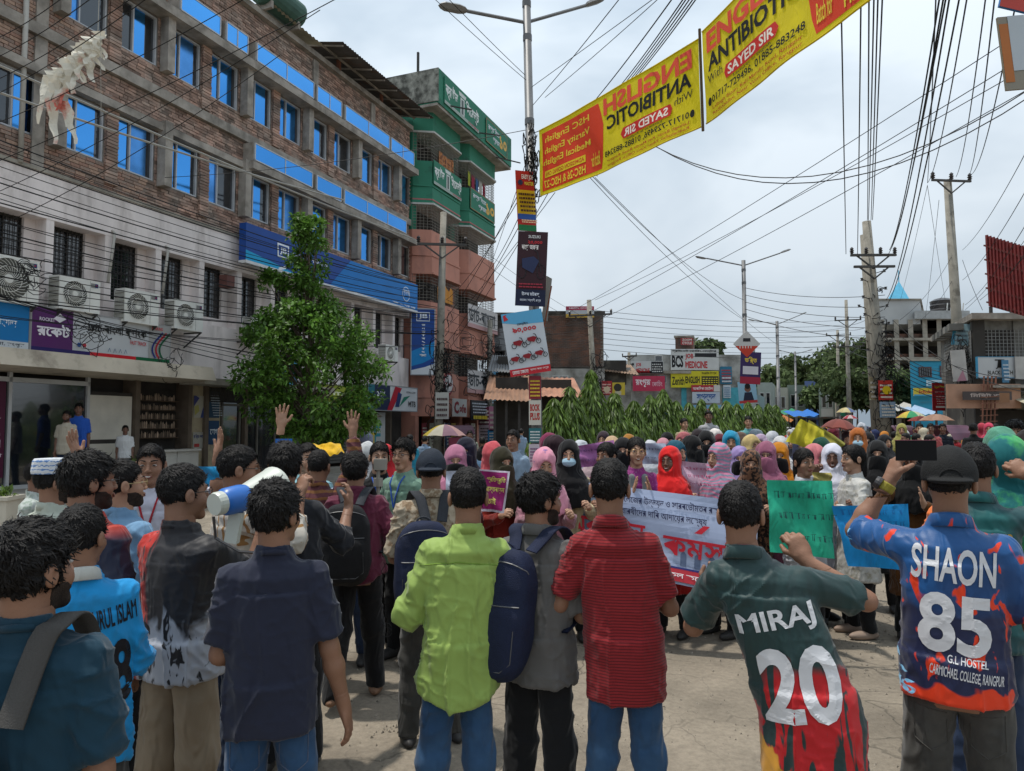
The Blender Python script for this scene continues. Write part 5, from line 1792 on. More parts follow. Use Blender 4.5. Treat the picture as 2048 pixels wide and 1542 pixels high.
CR = [('r', .0, 1, .0, .12, '#9aa79f'), ('t', 'ক্রাউন', .02, .36, .22, .88, '#d6dcd8', .06), ('p', [(.38, .95), (.60, .95), (.58, .80), (.40, .80)], '#c9cfcb'), ('r', .43, .55, .12, .76, '#c9cfcb'), ('r', .46, .52, .15, .70, '#47524c'), ('t', 'সিমেন্ট', .58, .99, .22, .85, '#d6dcd8', .06), ('t', 'মজবুত', .66, .98, .02, .10, '#b03038', .03)]
TEN = [('l', [(.0, .0), (1, .0), (1, 1), (0, 1), (0, 0)], .05, '#7d6a3a'), ('t', 'রপ্তানিতে', .08, .62, .52, .88, '#cfd6da', .05), ('t', 'প্রথম', .3, .62, .14, .44, '#cfd6da', .04), ('t', '১০', .62, .97, .20, .78, '#d6a63a', .07)]
fsign('cement_sign', 'green cement advertisement lettering on the roof parapet, nearer half', 'sign', 27.5, 31.1, 15.80, 17.0, -1.41, M_GRN, CR, th=.04)
fsign('cement_sign', 'gold numeral advertisement on the roof parapet, farther half', 'sign', 32.0, 34.7, 15.80, 16.95, -1.41, M_GRN, TEN, th=.04)
fsign('cement_sign', 'green cement advertisement on the balcony one floor below the roof', 'sign', 27.65, 30.4, 12.35, 13.4, -.83, M_GRN, CR, th=.04)
fsign('cement_sign', 'gold numeral advertisement on the farther balcony below the roof', 'sign', 31.45, 34.4, 12.35, 13.35, -.83, M_GRN, TEN, th=.04)
for zb, lab in ((6.5, 'white cloth banner reading বাংলা hung over the upper salmon balcony'), (3.35, 'white cloth banner reading বাংলা hung over the lower salmon balcony')):
 fsign('cloth_banner', lab, 'banner', 31.0, 34.6, zb, zb + 1.1, -.92, '#b9b5b4', [('r', 0, 1, 0, .18, '#b78f8f'), ('t', 'ডাচ-বাংলা', .02, .92, .25, .85, '#2a3036', .035)], th=.02)
lb = thing('laundry', 'orange patterned cloth drying in the top balcony grille', 'cloth'); lb.matrix_world = fmat(28.2, -.78, 13.1)
V, F = [], []
for i in range(15):
 for j in range(8):
  V.append((i * .10, .03 * math.sin(i * 1.7), .95 - j * .13 - .25 * (i / 14) * (j / 7) - .10 * math.sin(i / 14 * 3.1)))
for i in range(14):
 for j in range(7): a = i * 8 + j; F.append([a, a + 8, a + 9, a + 1])
mobj('cloth', mesh_np('cloth', V, F, True), cloth('laundry_orange', (.42, .17, .06), (.12, .04, .02), .52, 9), lb)
for i, (s_, z_, c, w_) in enumerate([(31.6, 13.35, '#8c2f45', .35), (32.1, 13.35, '#3d5f86', .3), (32.5, 13.35, '#a9a39a', .35), (31.2, 13.4, '#9aa23c', .25), (32.95, 13.35, '#7c2030', .3), (28.1, 7.3, '#c0802e', 1.5)]):
 q = thing('laundry', ['plum garment', 'blue garment', 'pale garment', 'lime garment', 'dark red garment', 'orange plastic screen'][i] + (' drying on the green balcony grille' if i < 5 else ' tied inside the salmon balcony grille'), 'cloth')
 q.matrix_world = fmat(s_, -.80, z_)
 m = MB(); n = 8
 for k in range(n): m.quad((w_ * k / n, .02 * (k % 2), 0), (w_ * (k + 1) / n, .02 * ((k + 1) % 2), 0), (w_ * (k + 1) / n, .02 * ((k + 1) % 2), .75 - .1 * (k % 3)), (w_ * k / n, .02 * (k % 2), .75 - .1 * ((k + 2) % 3)))
 m.build('cloth', cloth('laundry_%d' % i, c), q)
fsign('shop_sign', 'round red sign with a white disc on the salmon wall', 'sign', 28.0, 29.3, 3.1, 4.1, -1.05, M_PNK, [('c', .5, .5, .52, '#8e2a34'), ('c', .56, .54, .40, '#d6d2d0'), ('t', 'rio', .32, .80, .42, .66, '#8e2a34', .03)], th=.03)
fsign('shop_sign', 'white box sign with a red C on the salmon building', 'sign', 29.0, 30.4, 2.2, 3.0, -1.15, '#c7c6c3', [('t', 'C', .06, .40, .15, .85, '#8a1f2a', .08), ('t', 'afe', .45, .95, .2, .7, '#8a1f2a', .05)])
fsign('shop_sign', 'black shop sign with yellow print behind the cable pole', 'sign', 31.0, 33.0, 2.05, 3.0, -1.1, '#24262c', lines(.05, .95, .35, .95, 4, '#b8bcc4', 8) + lines(.05, .9, .05, .3, 1, '#c9b22e', 9, .7))
fsign('shop_sign', 'small green sign beside the black one on the salmon building', 'sign', 33.1, 34.2, 2.2, 2.9, -1.0, '#2c6b58', lines(.1, .9, .2, .8, 3, '#cfd8d4', 4))
fsign('cloth_banner', 'pale blue hanging banner on the salmon corner', 'banner', 33.2, 34.0, 2.9, 4.5, -1.2, '#8fb2c4', lines(.1, .9, .1, .8, 7, '#4c7a94', 14) + [('r', 0, 1, .82, 1, '#3f7ea0')], th=.015)
fsign('cloth_banner', 'small white hanging banner beside the pale blue one', 'banner', 34.2, 34.8, 3.5, 4.4, -1.0, '#b9bcba', lines(.1, .9, .1, .9, 6, '#6a6f74', 15), th=.015)
rj = random.Random(8)
for i, (s_, c) in enumerate([(27.6, '#8b2c3a'), (28.3, '#c2bfae'), (29.8, '#324d7a'), (30.4, '#a88a3a'), (31.9, '#7d3344'), (32.6, '#c9c5ba'), (34.3, '#39604a')]):
 nm = ['dark red', 'cream', 'navy', 'mustard', 'wine', 'off-white', 'bottle green'][i]
 fsign('poster', nm + ' shop poster in the ground floor of the salmon building', 'poster', s_, s_ + .5, .8, 1.9, -.35, c, lines(.1, .9, .1, .9, 6, '#d8d4c8' if i % 2 == 0 else '#5a3038', i), th=.015)
# LEAVES AND TREES
M_BARK = mat('bark', (.13, .10, .075), .95, .3, 6, bump=.8, bscale=40)
M_LEAF = mat('leaf_green', (.105, .215, .034), .5, .35, 1.6, island=.55, trans=.35, spec=.4)
M_LEAFM = mat('leaf_mast', (.115, .185, .032), .42, .3, 1.5, island=.6, trans=.3, spec=.45)
M_LEAFF = mat('leaf_far', (.085, .12, .045), .8, .4, .35, island=.5, trans=.2)
def leaf_mesh(name, P, D, Nn, L_, W_, m, parent, droop=.15):
 """P base points, D directions, Nn leaf normals"""
 n = len(P)
 S = np.cross(D, Nn); S /= np.linalg.norm(S, axis=1, keepdims=True) + 1e-9
 Nn = np.cross(S, D)
 L_, W_ = L_[:, None], W_[:, None]
 a = P
 b = P + D * L_ * .45 + S * W_ + Nn * L_ * .03
 c = P + D * L_ - np.array([0, 0, 1.0]) * L_ * droop
 d = P + D * L_ * .45 - S * W_ + Nn * L_ * .03
 e = P + D * L_ * .5 - Nn * L_ * .03
 V = np.stack([a, b, c, d, e], 1).reshape(-1, 3)
 i = (np.arange(n) * 5)[:, None]
 F = np.concatenate([i + np.array([[0, 4, 2, 1]]), i + np.array([[0, 3, 2, 4]])], 0)
 o = mobj(name, mesh_np(name, V, F), m, parent)
 return tag(o, kind='stuff')
def rnd_dir(rg, n):
 v = rg.normal(size=(n, 3)); return v / np.linalg.norm(v, axis=1, keepdims=True)
def street_tree():
 X, Y = -5.45, 19.4
 t = thing('street_tree', 'leafy green street tree with a narrow upright top, before the blue bank banner', 'tree', (X, Y, 0))
 mb = MB()
 trunk = [(0, 0, 0), (.05, 0, 1.2), (-.05, .02, 2.4), (.02, 0, 3.8), (.0, 0, 5.4), (-.1, 0, 7.2)]
 mb.tube(trunk, .12, 8, .02)
 mb.build('trunk', M_BARK, t, smooth=True)
 rg = np.random.default_rng(2)
 cl = []
 for i in range(210):      # wide lower crown
  z = rg.uniform(1.5, 5.0)
  w = np.interp(z, [1.4, 2.2, 3.2, 4.2, 5.1], [.9, 1.75, 2.0, 1.75, .6])
  a = rg.uniform(0, 6.28); r = w * math.sqrt(rg.uniform(.12, 1))
  cx = .10 + .2 * math.sin(z)
  cl.append((cx + r * math.cos(a), r * .85 * math.sin(a), z, rg.uniform(.16, .34)))
 for i in range(62):
  z = rg.uniform(4.6, 7.45)
  w = np.interp(z, [4.6, 5.4, 6.3, 7.4], [.62, .50, .48, .28])
  a = rg.uniform(0, 6.28); r = w * math.sqrt(rg.uniform(.05, 1))
  cl.append((-.08 + r * math.cos(a) + .05 * math.sin(z * 3), r * math.sin(a), z, rg.uniform(.14, .24)))
 for i in range(12): cl.append((-1.0 + rg.uniform(-.35, .35), 0, 5.7 + rg.uniform(-.2, .2), .16))
 mb = MB()
 for c in cl[::3]:
  z0 = max(.9, c[2] * .62)
  tx = np.interp(z0, [p[2] for p in trunk], [p[0] for p in trunk])
  mb.tube([(tx, 0, z0), ((tx + c[0]) * .5, c[1] * .45, (z0 + c[2]) / 2 - .05), c[:3]], .028, 5, .006)
 tag(mb.build('branches', M_BARK, t), kind='stuff')
 P, r_ = [], []
 for c in cl:
  n = int(84 * (c[3] / .25) ** 1.6)
  d = rnd_dir(rg, n) * c[3] * rg.uniform(.4, 1.1, (n, 1))
  P.append(np.array(c[:3]) + d); r_.append(d)
 P = np.concatenate(P); O = np.concatenate(r_)
 n = len(P)
 D = rnd_dir(rg, n) + O * 3 + np.array([0, 0, -.15]); D /= np.linalg.norm(D, axis=1, keepdims=True)
 Nn = rnd_dir(rg, n) * .6 + np.array([0, 0, 1.0])
 leaf_mesh('crown', P, D, Nn, rg.uniform(.10, .20, n), rg.uniform(.028, .05, n), M_LEAF, t)
street_tree()
def mast_tree(i, X, Y, h, w, label, seed):
 rg = np.random.default_rng(seed)
 t = thing('mast_tree', label, 'tree', (X, Y, .28), 0, 'row of mast trees on the median')
 mb = MB(); mb.tube([(0, 0, 0), (.02, 0, h * .5), (0, .02, h * .97)], .035, 6, .008); mb.build('trunk', M_BARK, t)
 n = int(2600 * (h / 2.5) * (w / .8) * (1.0 if Y < 22 else .7))
 z = rg.uniform(.0, 1, n) ** .85
 rr = w * np.interp(z, [0, .3, .55, .8, 1], [.85, 1, .80, .38, .04]) * np.sqrt(rg.uniform(.12, 1, n)) * (1 + .2 * np.sin(z * 21 + seed))
 a = rg.uniform(0, 6.28, n)
 a = np.round(a * 2.2 + rg.normal(0, .28, n)) / 2.2 + rg.normal(0, .16, n)
 P = np.stack([rr * np.cos(a), rr * np.sin(a), z * h], 1)
 out = np.stack([np.cos(a), np.sin(a), np.zeros(n)], 1)
 D = out * rg.uniform(.15, .75, (n, 1)) + np.array([0, 0, -1.0]) + rg.normal(0, .18, (n, 3))
 D /= np.linalg.norm(D, axis=1, keepdims=True)
 Nn = out + rg.normal(0, .35, (n, 3))
 k = 1.0 if Y < 24 else 1.35
 leaf_mesh('crown', P, D, Nn, rg.uniform(.14, .26, n) * k, rg.uniform(.017, .030, n) * k, M_LEAFM, t, .1)
hedge = [(1108, 14.2, 795), (1140, 14.6, 772), (1182, 15.2, 738), (1228, 16.0, 785), (1268, 17.0, 800), (1300, 18.0, 788), (1326, 19.0, 777), (1352, 20.0, 800), (1378, 21.4, 803),
   (1402, 23.0, 797), (1428, 24.6, 805), (1452, 26.4, 800), (1474, 28.4, 806), (1496, 30.6, 803), (1516, 33.0, 808), (1536, 35.5, 806), (1552, 38.0, 809)]
ordn = ['first', 'second, low', 'tallest, pointed', 'fourth', 'fifth', 'sixth', 'seventh, pointed', 'eighth', 'ninth', 'tenth', 'eleventh', 'twelfth', 'thirteenth', 'fourteenth', 'fifteenth', 'last but one', 'last']
for i, (px, Z, py) in enumerate(hedge):
 p = at_y(px, py, Z)
 h = p.z - .28
 mast_tree(i, p.x, Z, h, (.62 if i not in (2,) else .52) * (1 + .012 * i), '%s mast tree of the median row counting from the poster covered lamp post' % ordn[i], 40 + i)
def far_tree(px, py, Z, wpx, hpx, label, seed, m=M_LEAFF, n=2600, trunk=True, group='trees at the far end of the street'):
 rg = np.random.default_rng(seed)
 k = FPX / Z
 top = at_y(px, py, Z)
 W_, Ht = wpx / k, hpx / k
 t = thing('tree', label, 'tree', (top.x, Z, 0), 0, group)
 mb = MB(); mb.tube([(0, 0, 0), (.1, 0, top.z * .5), (-.05, 0, top.z * .85)], .22, 7, .05); mb.build('trunk', M_BARK, t)
 nc = 26
 cen = np.stack([rg.uniform(-.5, .5, nc) * W_, rg.uniform(-.3, .3, nc) * W_, top.z - Ht + Ht * rg.uniform(.1, .86, nc)], 1)
 cen[:, 0] *= 1 - .5 * ((cen[:, 2] - (top.z - Ht)) / Ht) ** 2
 rad = rg.uniform(.14, .27, nc) * min(W_, Ht * 1.3)
 ci = rg.integers(0, nc, n)
 d = rnd_dir(rg, n) * (rg.uniform(.35, 1, (n, 1)) ** .5) * rad[ci][:, None] * [1, 1, .72]
 P = cen[ci] + d
 P[:, 2] = np.maximum(P[:, 2], .5)
 D = rnd_dir(rg, n) + np.array([0, 0, -.2]); D /= np.linalg.norm(D, axis=1, keepdims=True)
 s_ = Z / 100
 leaf_mesh('crown', P, D, d + rnd_dir(rg, n) * .4, rg.uniform(.4, .95, n) * s_ * 1.15, rg.uniform(.12, .26, n) * s_ * 1.2, m, t)
for i, a in enumerate([
 (1540, 722, 120, 90, 110, 'far spreading tree behind the last mast trees', 1), (1600, 705, 130, 120, 120, 'broad flat-topped rain tree over the far street', 2),
 (1668, 690, 125, 110, 130, 'tall dark tree left of the twin concrete poles', 3), (1640, 735, 85, 70, 90, 'lower bright tree over the far stalls', 4),
 (1710, 672, 95, 90, 120, 'dense tree crown rising behind the twin poles', 5), (1700, 735, 62, 95, 85, 'near bushy tree left of the twin poles above the stalls', 6),
 (1800, 735, 55, 90, 90, 'dark green tree before the blue painted house', 7), (1760, 700, 80, 100, 110, 'tree crown between the twin poles and the unfinished building', 8),
 (1405, 678, 75, 70, 40, 'tree top showing above the coaching centre roof', 9), (1575, 750, 150, 120, 70, 'lowest far tree line clump behind the hoardings', 10)]):
 px, py, Z, w, h, lab, sd = a
 far_tree(px, py, Z, w, h, lab, sd, n=2600 if sd in (6, 7) else 1900, m=M_LEAFF)
def small_plant(X, Y, z, lab, seed, n=60, L0=.3):
 rg = np.random.default_rng(seed)
 t = thing('potted_plant', lab, 'plant', (X, Y, z))
 D = rnd_dir(rg, n); D[:, 2] = np.abs(D[:, 2]) + .35; D /= np.linalg.norm(D, axis=1, keepdims=True)
 leaf_mesh('foliage', np.zeros((n, 3)) + rg.normal(0, .05, (n, 3)) * [1, 1, .2], D, rnd_dir(rg, n) + [0, 0, 1], rg.uniform(.6, 1.2, n) * L0, rg.uniform(.015, .03, n), M_LEAFM, t, .35)
p = at_y(30, 972, 11.2)
wl = thing('planter', 'low cream plastered planter wall near the steps', 'planter', (p.x - .6, 11.3, 0), R(8))
m = MB(); m.box(-2.6, .45, -.15, .35, 0, .62); m.build('wall', mat('plaster_cream', (.50, .46, .38), .85, .12, 2, bump=.2), wl)
m = MB(); m.box(-2.63, .48, -.18, .38, .622, .68); m.build('coping', mat('plaster_cream', (.5, .46, .38)), wl)
small_plant(p.x - .9, 11.4, .68, 'spiky dark plant in the cream planter', 3, 70, .34)
small_plant(p.x - .3, 11.4, .68, 'smaller plant at the corner of the cream planter', 4, 40, .25)
p = fw(12.7, -1.0, .44)
small_plant(p.x, p.y, .9, 'thin plant by the kiosk wall panel', 5, 40, .3)
# POLES
M_STEEL = mat('galvanised_steel', (.13, .132, .135), .5, .2, 3, spec=.5, bump=.2)
M_CPOLE = mat('pole_concrete', (.27, .25, .21), .9, .2, 2.5, bump=.4, col2=(.15, .135, .11), thr=.6, tscale=2)
M_INS = mat('insulator_dark', (.035, .03, .03), .3, .1, spec=.6)
def lamp_post(label, X, Y, h, arms, lean=(0, 0), r=.10, group='double arm street lamps along the median', drop=.25):
 t = thing('street_lamp', label, 'street lamp', (X, Y, .1), 0, group)
 m = MB()
 top = Vector((lean[0], lean[1], h))
 m.tube([(0, 0, 0), top * .5, top * .5 + Vector((0, 0, .001)), top], r, 12, r * .72)
 m.build('pole', M_STEEL, t, smooth=True)
 m = MB(); m.box(-.2, .2, -.2, .2, -.1, .05); m.build('base_plate', M_STEEL, t)
 m = MB()
 for f in (.55, .72, .88, .945):
  c = top * f; m.tube([c, c + Vector((0, 0, .12))], r * (1.04 - .25 * f) , 12)
 m.build('clamp', M_STEEL, t)
 for (dx, dy, dz) in arms:
  e = top + Vector((dx, dy, dz - drop)); s_ = top - Vector((0, 0, drop))
  a = MB(); a.tube([s_, e], .032, 6)
  arm = a.build('arm', M_STEEL, t)
  d = (e - s_).normalized()
  q = Matrix.Translation(e) @ Vector((1, 0, 0)).rotation_difference(d).to_matrix().to_4x4()
  hd = MB()
  prof = [(0, .02), (.05, .045), (.16, .06), (.42, .058), (.50, .035), (.55, .0)]
  V, F = [], []
  for x, w_ in prof:
   V += [q @ Vector((x, -w_ * 1.7, 0)), q @ Vector((x, -w_ * 1.2, w_)), q @ Vector((x, w_ * 1.2, w_)), q @ Vector((x, w_ * 1.7, 0)), q @ Vector((x, 0, -w_ * .5))]
  for i in range(len(prof) - 1):
   for k in range(5): F.append([i * 5 + k, i * 5 + (k + 1) % 5, i * 5 + 5 + (k + 1) % 5, i * 5 + 5 + k])
  hd.add(V, F)
  hd.build('lamp_head', mat('lamp_grey', (.2, .2, .2), .4, .1, spec=.5), arm)
 return t
ZP = 13.4
pb = at_y(1078, 880, ZP)
LX = pb.x
topx = at_y(1055, 0, ZP).x
lamp_post('near double arm street lamp post hung with posters and cables at the median end', LX, ZP, 10.2, [(-1.1, -.3, .05), (1.2, .7, .75)], lean=(topx - LX - .03, 0), r=.105, drop=.86)
p = at_y(1487, 525, 34); lamp_post('second street lamp post carrying the diamond board in the median', p.x, 34, p.z, [(-1.75, 0, .35), (1.75, 0, .6)], r=.13)
p = at_y(1554, 645, 53); lamp_post('third, farthest street lamp post beyond the mast trees', p.x, 53, p.z, [(-1.6, 0, .3), (1.7, 0, .7)], r=.15)
p = at_y(1590, 705, 70); lamp_post('tiny distant lamp post over the far crowd', p.x, 70, p.z, [(-1.2, 0, .3), (1.2, 0, .3)], r=.12)
def insulator(m, p, s=1.0, M=None):
 m.lathe([(.02 * s, 0), (.055 * s, .03 * s), (.03 * s, .05 * s), (.06 * s, .08 * s), (.03 * s, .10 * s), (.05 * s, .13 * s), (.02 * s, .17 * s), (0, .18 * s)], 8, Matrix.Translation(p))
def util_pole(label, foot, top, r0, r1, arms=(), group='concrete electricity poles', extra=None, spools=0, square=False):
 foot, top = Vector(foot), Vector(top)
 t = thing('electricity_pole', label, 'pole', foot, 0, group)
 d = top - foot
 m = MB(); m.tube([(0, 0, 0), d * .5, d], r0, 10, r1); m.build('pole', M_CPOLE, t, smooth=True)
 for (f, half, yaw, n, s_) in arms:
  c = d * f
  a = MB(); v = Vector((math.cos(yaw), math.sin(yaw), .04)) * half
  a.bar(c - v + Vector((0, -.02 - r0, 0)), c + v + Vector((0, -.02 - r0, 0)), .09)
  a.bar(c - v * .75 + Vector((0, -r0, 0)), c - Vector((0, r0, half * .55)), .05); a.bar(c + v * .75 + Vector((0, -r0, 0)), c - Vector((0, r0, half * .55)), .05)
  arm = a.build('crossarm', mat('arm_steel', (.07, .065, .06), .6, .2), t)
  for i in range(n):
   k = -1 + 2 * i / max(n - 1, 1)
   q = MB(); insulator(q, c + v * k * .95 + Vector((0, -.02 - r0, .05)), s_); q.build('insulator', M_INS, arm)
 for i in range(spools):
  f = .40 + .42 * i / spools
  q = MB(); sd = 1 if i % 2 else -1
  c = d * f
  q.bar(c, c + Vector((sd * .42, -.15, .12)), .025); q.lathe([(.0, -.05), (.06, -.05), (.035, 0), (.06, .05), (0, .05)], 8, Matrix.Translation(c + Vector((sd * .45, -.15, .12))))
  q.build('spool_insulator', M_INS, t)
 return t
pA = at_y(875, 860, 27.5); pA.z = 0
tA = at_y(887, 425, 27.5)
util_pole('leaning cable-choked electricity pole before the salmon building', pA, tA, .19, .12, [(.87, .95, R(15), 3, 1.5)])
pB_ = at_y(978, 860, 36); tB = at_y(980, 640, 36); pB_.z = 0
util_pole('poster covered pole past the salmon building corner', pB_, tB, .16, .13)
pC = at_y(1195, 800, 40); tC = at_y(1178, 600, 40); pC.z = 0
util_pole('pole with a crossarm in front of the far brick house', pC, tC, .20, .13, [(.90, 1.2, R(-5), 3, 1.4)])
pD = at_y(1772, 860, 28); tD = at_y(1733, 443, 28); pD.z = 0
util_pole('tall leaning twin concrete pole with crossarms, nearer of the pair', pD, tD, .30, .16, [(.856, .95, R(8), 4, 1.5), (.81, .85, R(8), 0, 1)], spools=12)
pD2 = at_y(1757, 860, 28.6); tD2 = at_y(1727, 470, 28.6); pD2.z = 0
util_pole('darker pole strapped behind the tall twin concrete pole', pD2, tD2, .22, .13, spools=6)
pE = at_y(1930, 860, 33); tE = at_y(1895, 360, 33); pE.z = 0
util_pole('tall leaning pole with a high crossarm behind the right-side house'.replace('right-side house', 'house under the red hoarding'), pE, tE, .27, .17, [(.99, 1.05, R(12), 3, 1.9)], spools=0)
pG = at_y(1700, 860, 60); tG = at_y(1692, 600, 60); pG.z = 0
util_pole('far pole with two crossarms over the tree crowns', pG, tG, .22, .12, [(.86, 1.1, R(0), 3, 1.6), (.68, 1.3, R(0), 4, 1.5)], spools=4)
pH = at_y(1677, 860, 75); tH = at_y(1675, 660, 75); pH.z = 0
util_pole('smaller far pole left of the two-armed one', pH, tH, .2, .13, [(.95, 1.3, R(0), 3, 1.5)])
pI = at_y(1260, 860, 50); tI = at_y(1258, 705, 50); pI.z = 0
util_pole('thin pole at the corner of the coaching centre', pI, tI, .12, .1, [(.96, .5, 0, 2, 1)])
pJ = at_y(1160, 860, 34); tJ = at_y(1158, 728, 34); pJ.z = 0
# CABLES
def cable(a, b, sag, r, n=14):
 a, b = Vector(a), Vector(b)
 pts = []
 for i in range(n + 1):
  t = i / n
  p = a.lerp(b, t); p.z -= sag * 4 * t * (1 - t)
  pts.append(p)
 m = MB(); m.tube(pts, r, 4, cap=False)
 return m
def wire(label, a, b, sag=.3, r=.011, group=None, m=M_WIRE, n=14):
 mb = cable(a, b, sag, r, n)
 o = mb.build('overhead_cable', m, None)
 return tag(o, label, 'cable', group)
def W(label, group, L_, r=.011, m=M_WIRE):
 for (x0, y0, Z0, x1, y1, Z1, sag) in L_:
  wire(label, at_y(x0, y0, Z0), at_y(x1, y1, Z1), sag, r, group, m)
rw = random.Random(4)
for i in range(24):
 z0 = 7.3 - i * .155 + rw.uniform(-.05, .05)
 z1 = 7.2 - i * .10 + rw.uniform(-.2, .2)
 a = fw(6.5, -1.5 - .06 * (i % 5), z0); b = Vector((pA.x - .05, pA.y, z1))
 wire('thin black cable of the band strung along the pink bank storey', a, b, rw.uniform(.15, .45), .008 if i % 3 else .013, 'cables strung along the pink storey')
for i in range(6):
 wire('black cable of the low bunch running in front of the bank sign', fw(6.5, -1.3, 4.75 - .05 * i), fw(18.5 + .8 * i, -1.2, 3.5 + rw.uniform(-.3, .3)), .25, .008, 'low cables before the bank sign')
W('thin cable slanting steeply past the brick building windows', 'slanting cables over the brick building',
 [(-60, 345, 12, 690, -12, 9, .1), (-40, 205, 12, 330, -30, 9, .1), (-40, 175, 12, 300, -30, 9, .1), (-40, 400, 13, 640, 20, 10, .15), (-40, 470, 13, 560, 110, 12, .2), (-40, 260, 12, 520, -20, 9, .1), (-40, 90, 12, 170, -40, 9, .1), (-40, 130, 12, 230, -40, 9, .1)], .008)
M_WIREG = mat('cable_grey', (.42, .40, .36), .6, .1)
for i, (a, b) in enumerate([((0, 130), (640, 395)), ((0, 190), (420, 300))]):
 s0, z0 = fac(a[0] - 60, a[1] - 25, -1.2); s1, z1 = fac(b[0], b[1], -1.2)
 wire('thick pale grey conduit crossing the lower brick windows, %s one' % ('upper' if i == 0 else 'lower'), fw(s0, -1.2, z0), fw(s1 + 6, -1.2, z1 - (z0 - z1) * 6 / (s1 - s0) * .5), .1, .028, 'pale conduits across the brick front', M_WIREG)
W('very thin pale cable crossing to the lamp post', 'cables reaching the near lamp post', [(330, 355, 18, 1062, 258, 13.4, .15), (850, -20, 11, 1052, 160, 13.3, .02), (1090, 195, 13.4, 1325, -10, 9, .02), (1062, 175, 13.4, 1320, -12, 9.5, .0),
 (1060, 300, 13.4, 955, 600, 30, .1), (1066, 210, 13.4, 1245, -10, 8, .02), (880, -20, 11, 1050, 150, 13.3, .02)], .007)
W('black cable of the steep bundle passing behind the yellow banner', 'bundle behind the yellow banner',
 [(1165, 230, 16, 1350, -10, 9, .05), (1225, 190, 16, 1372, -10, 9, .05), (1230, 190, 16, 1378, -10, 9, .05), (1236, 188, 16, 1385, -10, 9, .05), (1242, 185, 16, 1392, -10, 9, .05), (1250, 180, 16, 1398, -10, 9, .05)], .011)
W('black cable fanning down from the lamp post to the choked pole', 'cables between lamp post and choked pole',
 [(1066, 330, 13.5, 890, 640, 27.5, .2), (1068, 345, 13.5, 892, 600, 27.5, .3), (1070, 360, 13.5, 960, 560, 27, .3), (1072, 390, 13.5, 890, 690, 27.5, .2), (1100, 380, 14.5, 880, 720, 27.5, .2), (1110, 385, 15, 890, 660, 27.5, .1)], .009)
W('thin cable crossing the open sky below the yellow banner', 'cables crossing the open sky',
 [(1177, 352, 17, 1488, 640, 34, .3), (1190, 355, 17, 1556, 690, 53, .3), (1182, 350, 17, 1488, 600, 34, .4), (1090, 300, 14, 1195, 352, 17, .0)], .010)
W('long thin cable rising from the far houses to the upper sky', 'long cables rising to the upper sky',
 [(1110, 640, 38, 2080, 40, 12, .2), (1130, 650, 38, 2080, 95, 12, .2), (1165, 655, 38, 2080, 165, 13, .2), (1190, 600, 38, 2080, 120, 13, .2)], .010)
W('slack black cable drooping across the sky below the banner', 'slack sky cables', [(1305, 290, 16, 2080, 165, 11, 1.1), (1310, 292, 16, 2080, 180, 11, 1.15)], .010)
W('cable climbing from the twin pole crossarms to the upper sky', 'cables from the twin poles',
 [(1692, 508, 27.8, 1682, -10, 10, .1), (1715, 508, 27.8, 1722, -10, 10, .1), (1735, 440, 28, 1738, -10, 10, .1), (1737, 440, 28, 1748, -10, 10, .1), (1742, 440, 28, 1756, -10, 10, .1), (1745, 440, 28, 1765, -10, 10, .1),
 (1779, 500, 28, 1880, -10, 9, .5), (1781, 500, 28, 1888, -10, 9, .5), (1776, 510, 28, 1893, -10, 9, .5), (1772, 600, 28, 1900, -10, 9, .7), (1768, 620, 28, 1920, -10, 9, .7)], .012)
W('cable climbing from the high crossarm pole to the upper sky', 'cables from the high crossarm pole',
 [(1855, 366, 33, 1872, -10, 11, .2), (1855, 366, 33, 1935, -10, 10, .5), (1912, 354, 33, 1972, -10, 11, .5), (1938, 350, 33, 2035, -10, 10, .7), (1938, 350, 33, 1990, -10, 10, .5)], .012)
W('thin cable hanging between the high pole and the twin poles', 'cables between the two big poles',
 [(1855, 372, 33, 1895, 628, 60, .2), (1800, 640, 28, 1905, 510, 33, .3), (1812, 660, 28, 1905, 560, 33, .3), (1855, 370, 33, 1800, 603, 60, .2), (1878, 400, 33, 1850, 640, 60, .2), (1925, 500, 33, 2080, 250, 15, .3), (1925, 560, 33, 2080, 330, 15, .3), (1930, 610, 33, 2080, 400, 16, .3),
 (1925, 520, 33, 1965, 620, 26, .1), (1930, 620, 33, 2085, 430, 20, .2), (2000, 570, 26, 2085, 450, 16, .1), (1960, 600, 26, 2085, 470, 16, .1)], .010)
W('nearly level far cable strung between lamp and power poles', 'far level cables over the street',
 [(1185, 620 + 11 * i, 40, 1690, 640 + 10 * i, 60, .4) for i in range(8)] + [(1487, 575 + 14 * i, 34, 1770, 590 + 22 * i, 28, .25) for i in range(5)] + [(985, 650 + 12 * i, 36, 1185, 640 + 14 * i, 40, .3) for i in range(6)] +
 [(1692, 650 + 9 * i, 60, 1765, 620 + 20 * i, 28, .2) for i in range(6)] + [(1555, 660 + 10 * i, 53, 1690, 655 + 12 * i, 60, .2) for i in range(4)], .012)
W('black cable from the twin poles down to the house under the red hoarding', 'cables to the house under the red hoarding',
 [(1770, 680 + 9 * i, 28, 1910 + 4 * i, 745 + 8 * i, 26, .35) for i in range(8)] + [(1785, 640, 28, 2080, 790, 20, .5), (1785, 660, 28, 2080, 760, 20, .5)], .012)
W('thin cable fanning right from the choked pole into the sky', 'cables fanning from the choked pole',
 [(960, 495, 27.5, 1180, 640, 40, .2), (960, 520, 27.5, 1180, 655, 40, .2), (895, 600, 27.5, 1178, 668, 40, .5), (895, 620, 27.5, 1178, 680, 40, .5), (895, 640, 27.5, 1178, 690, 40, .5)], .009)
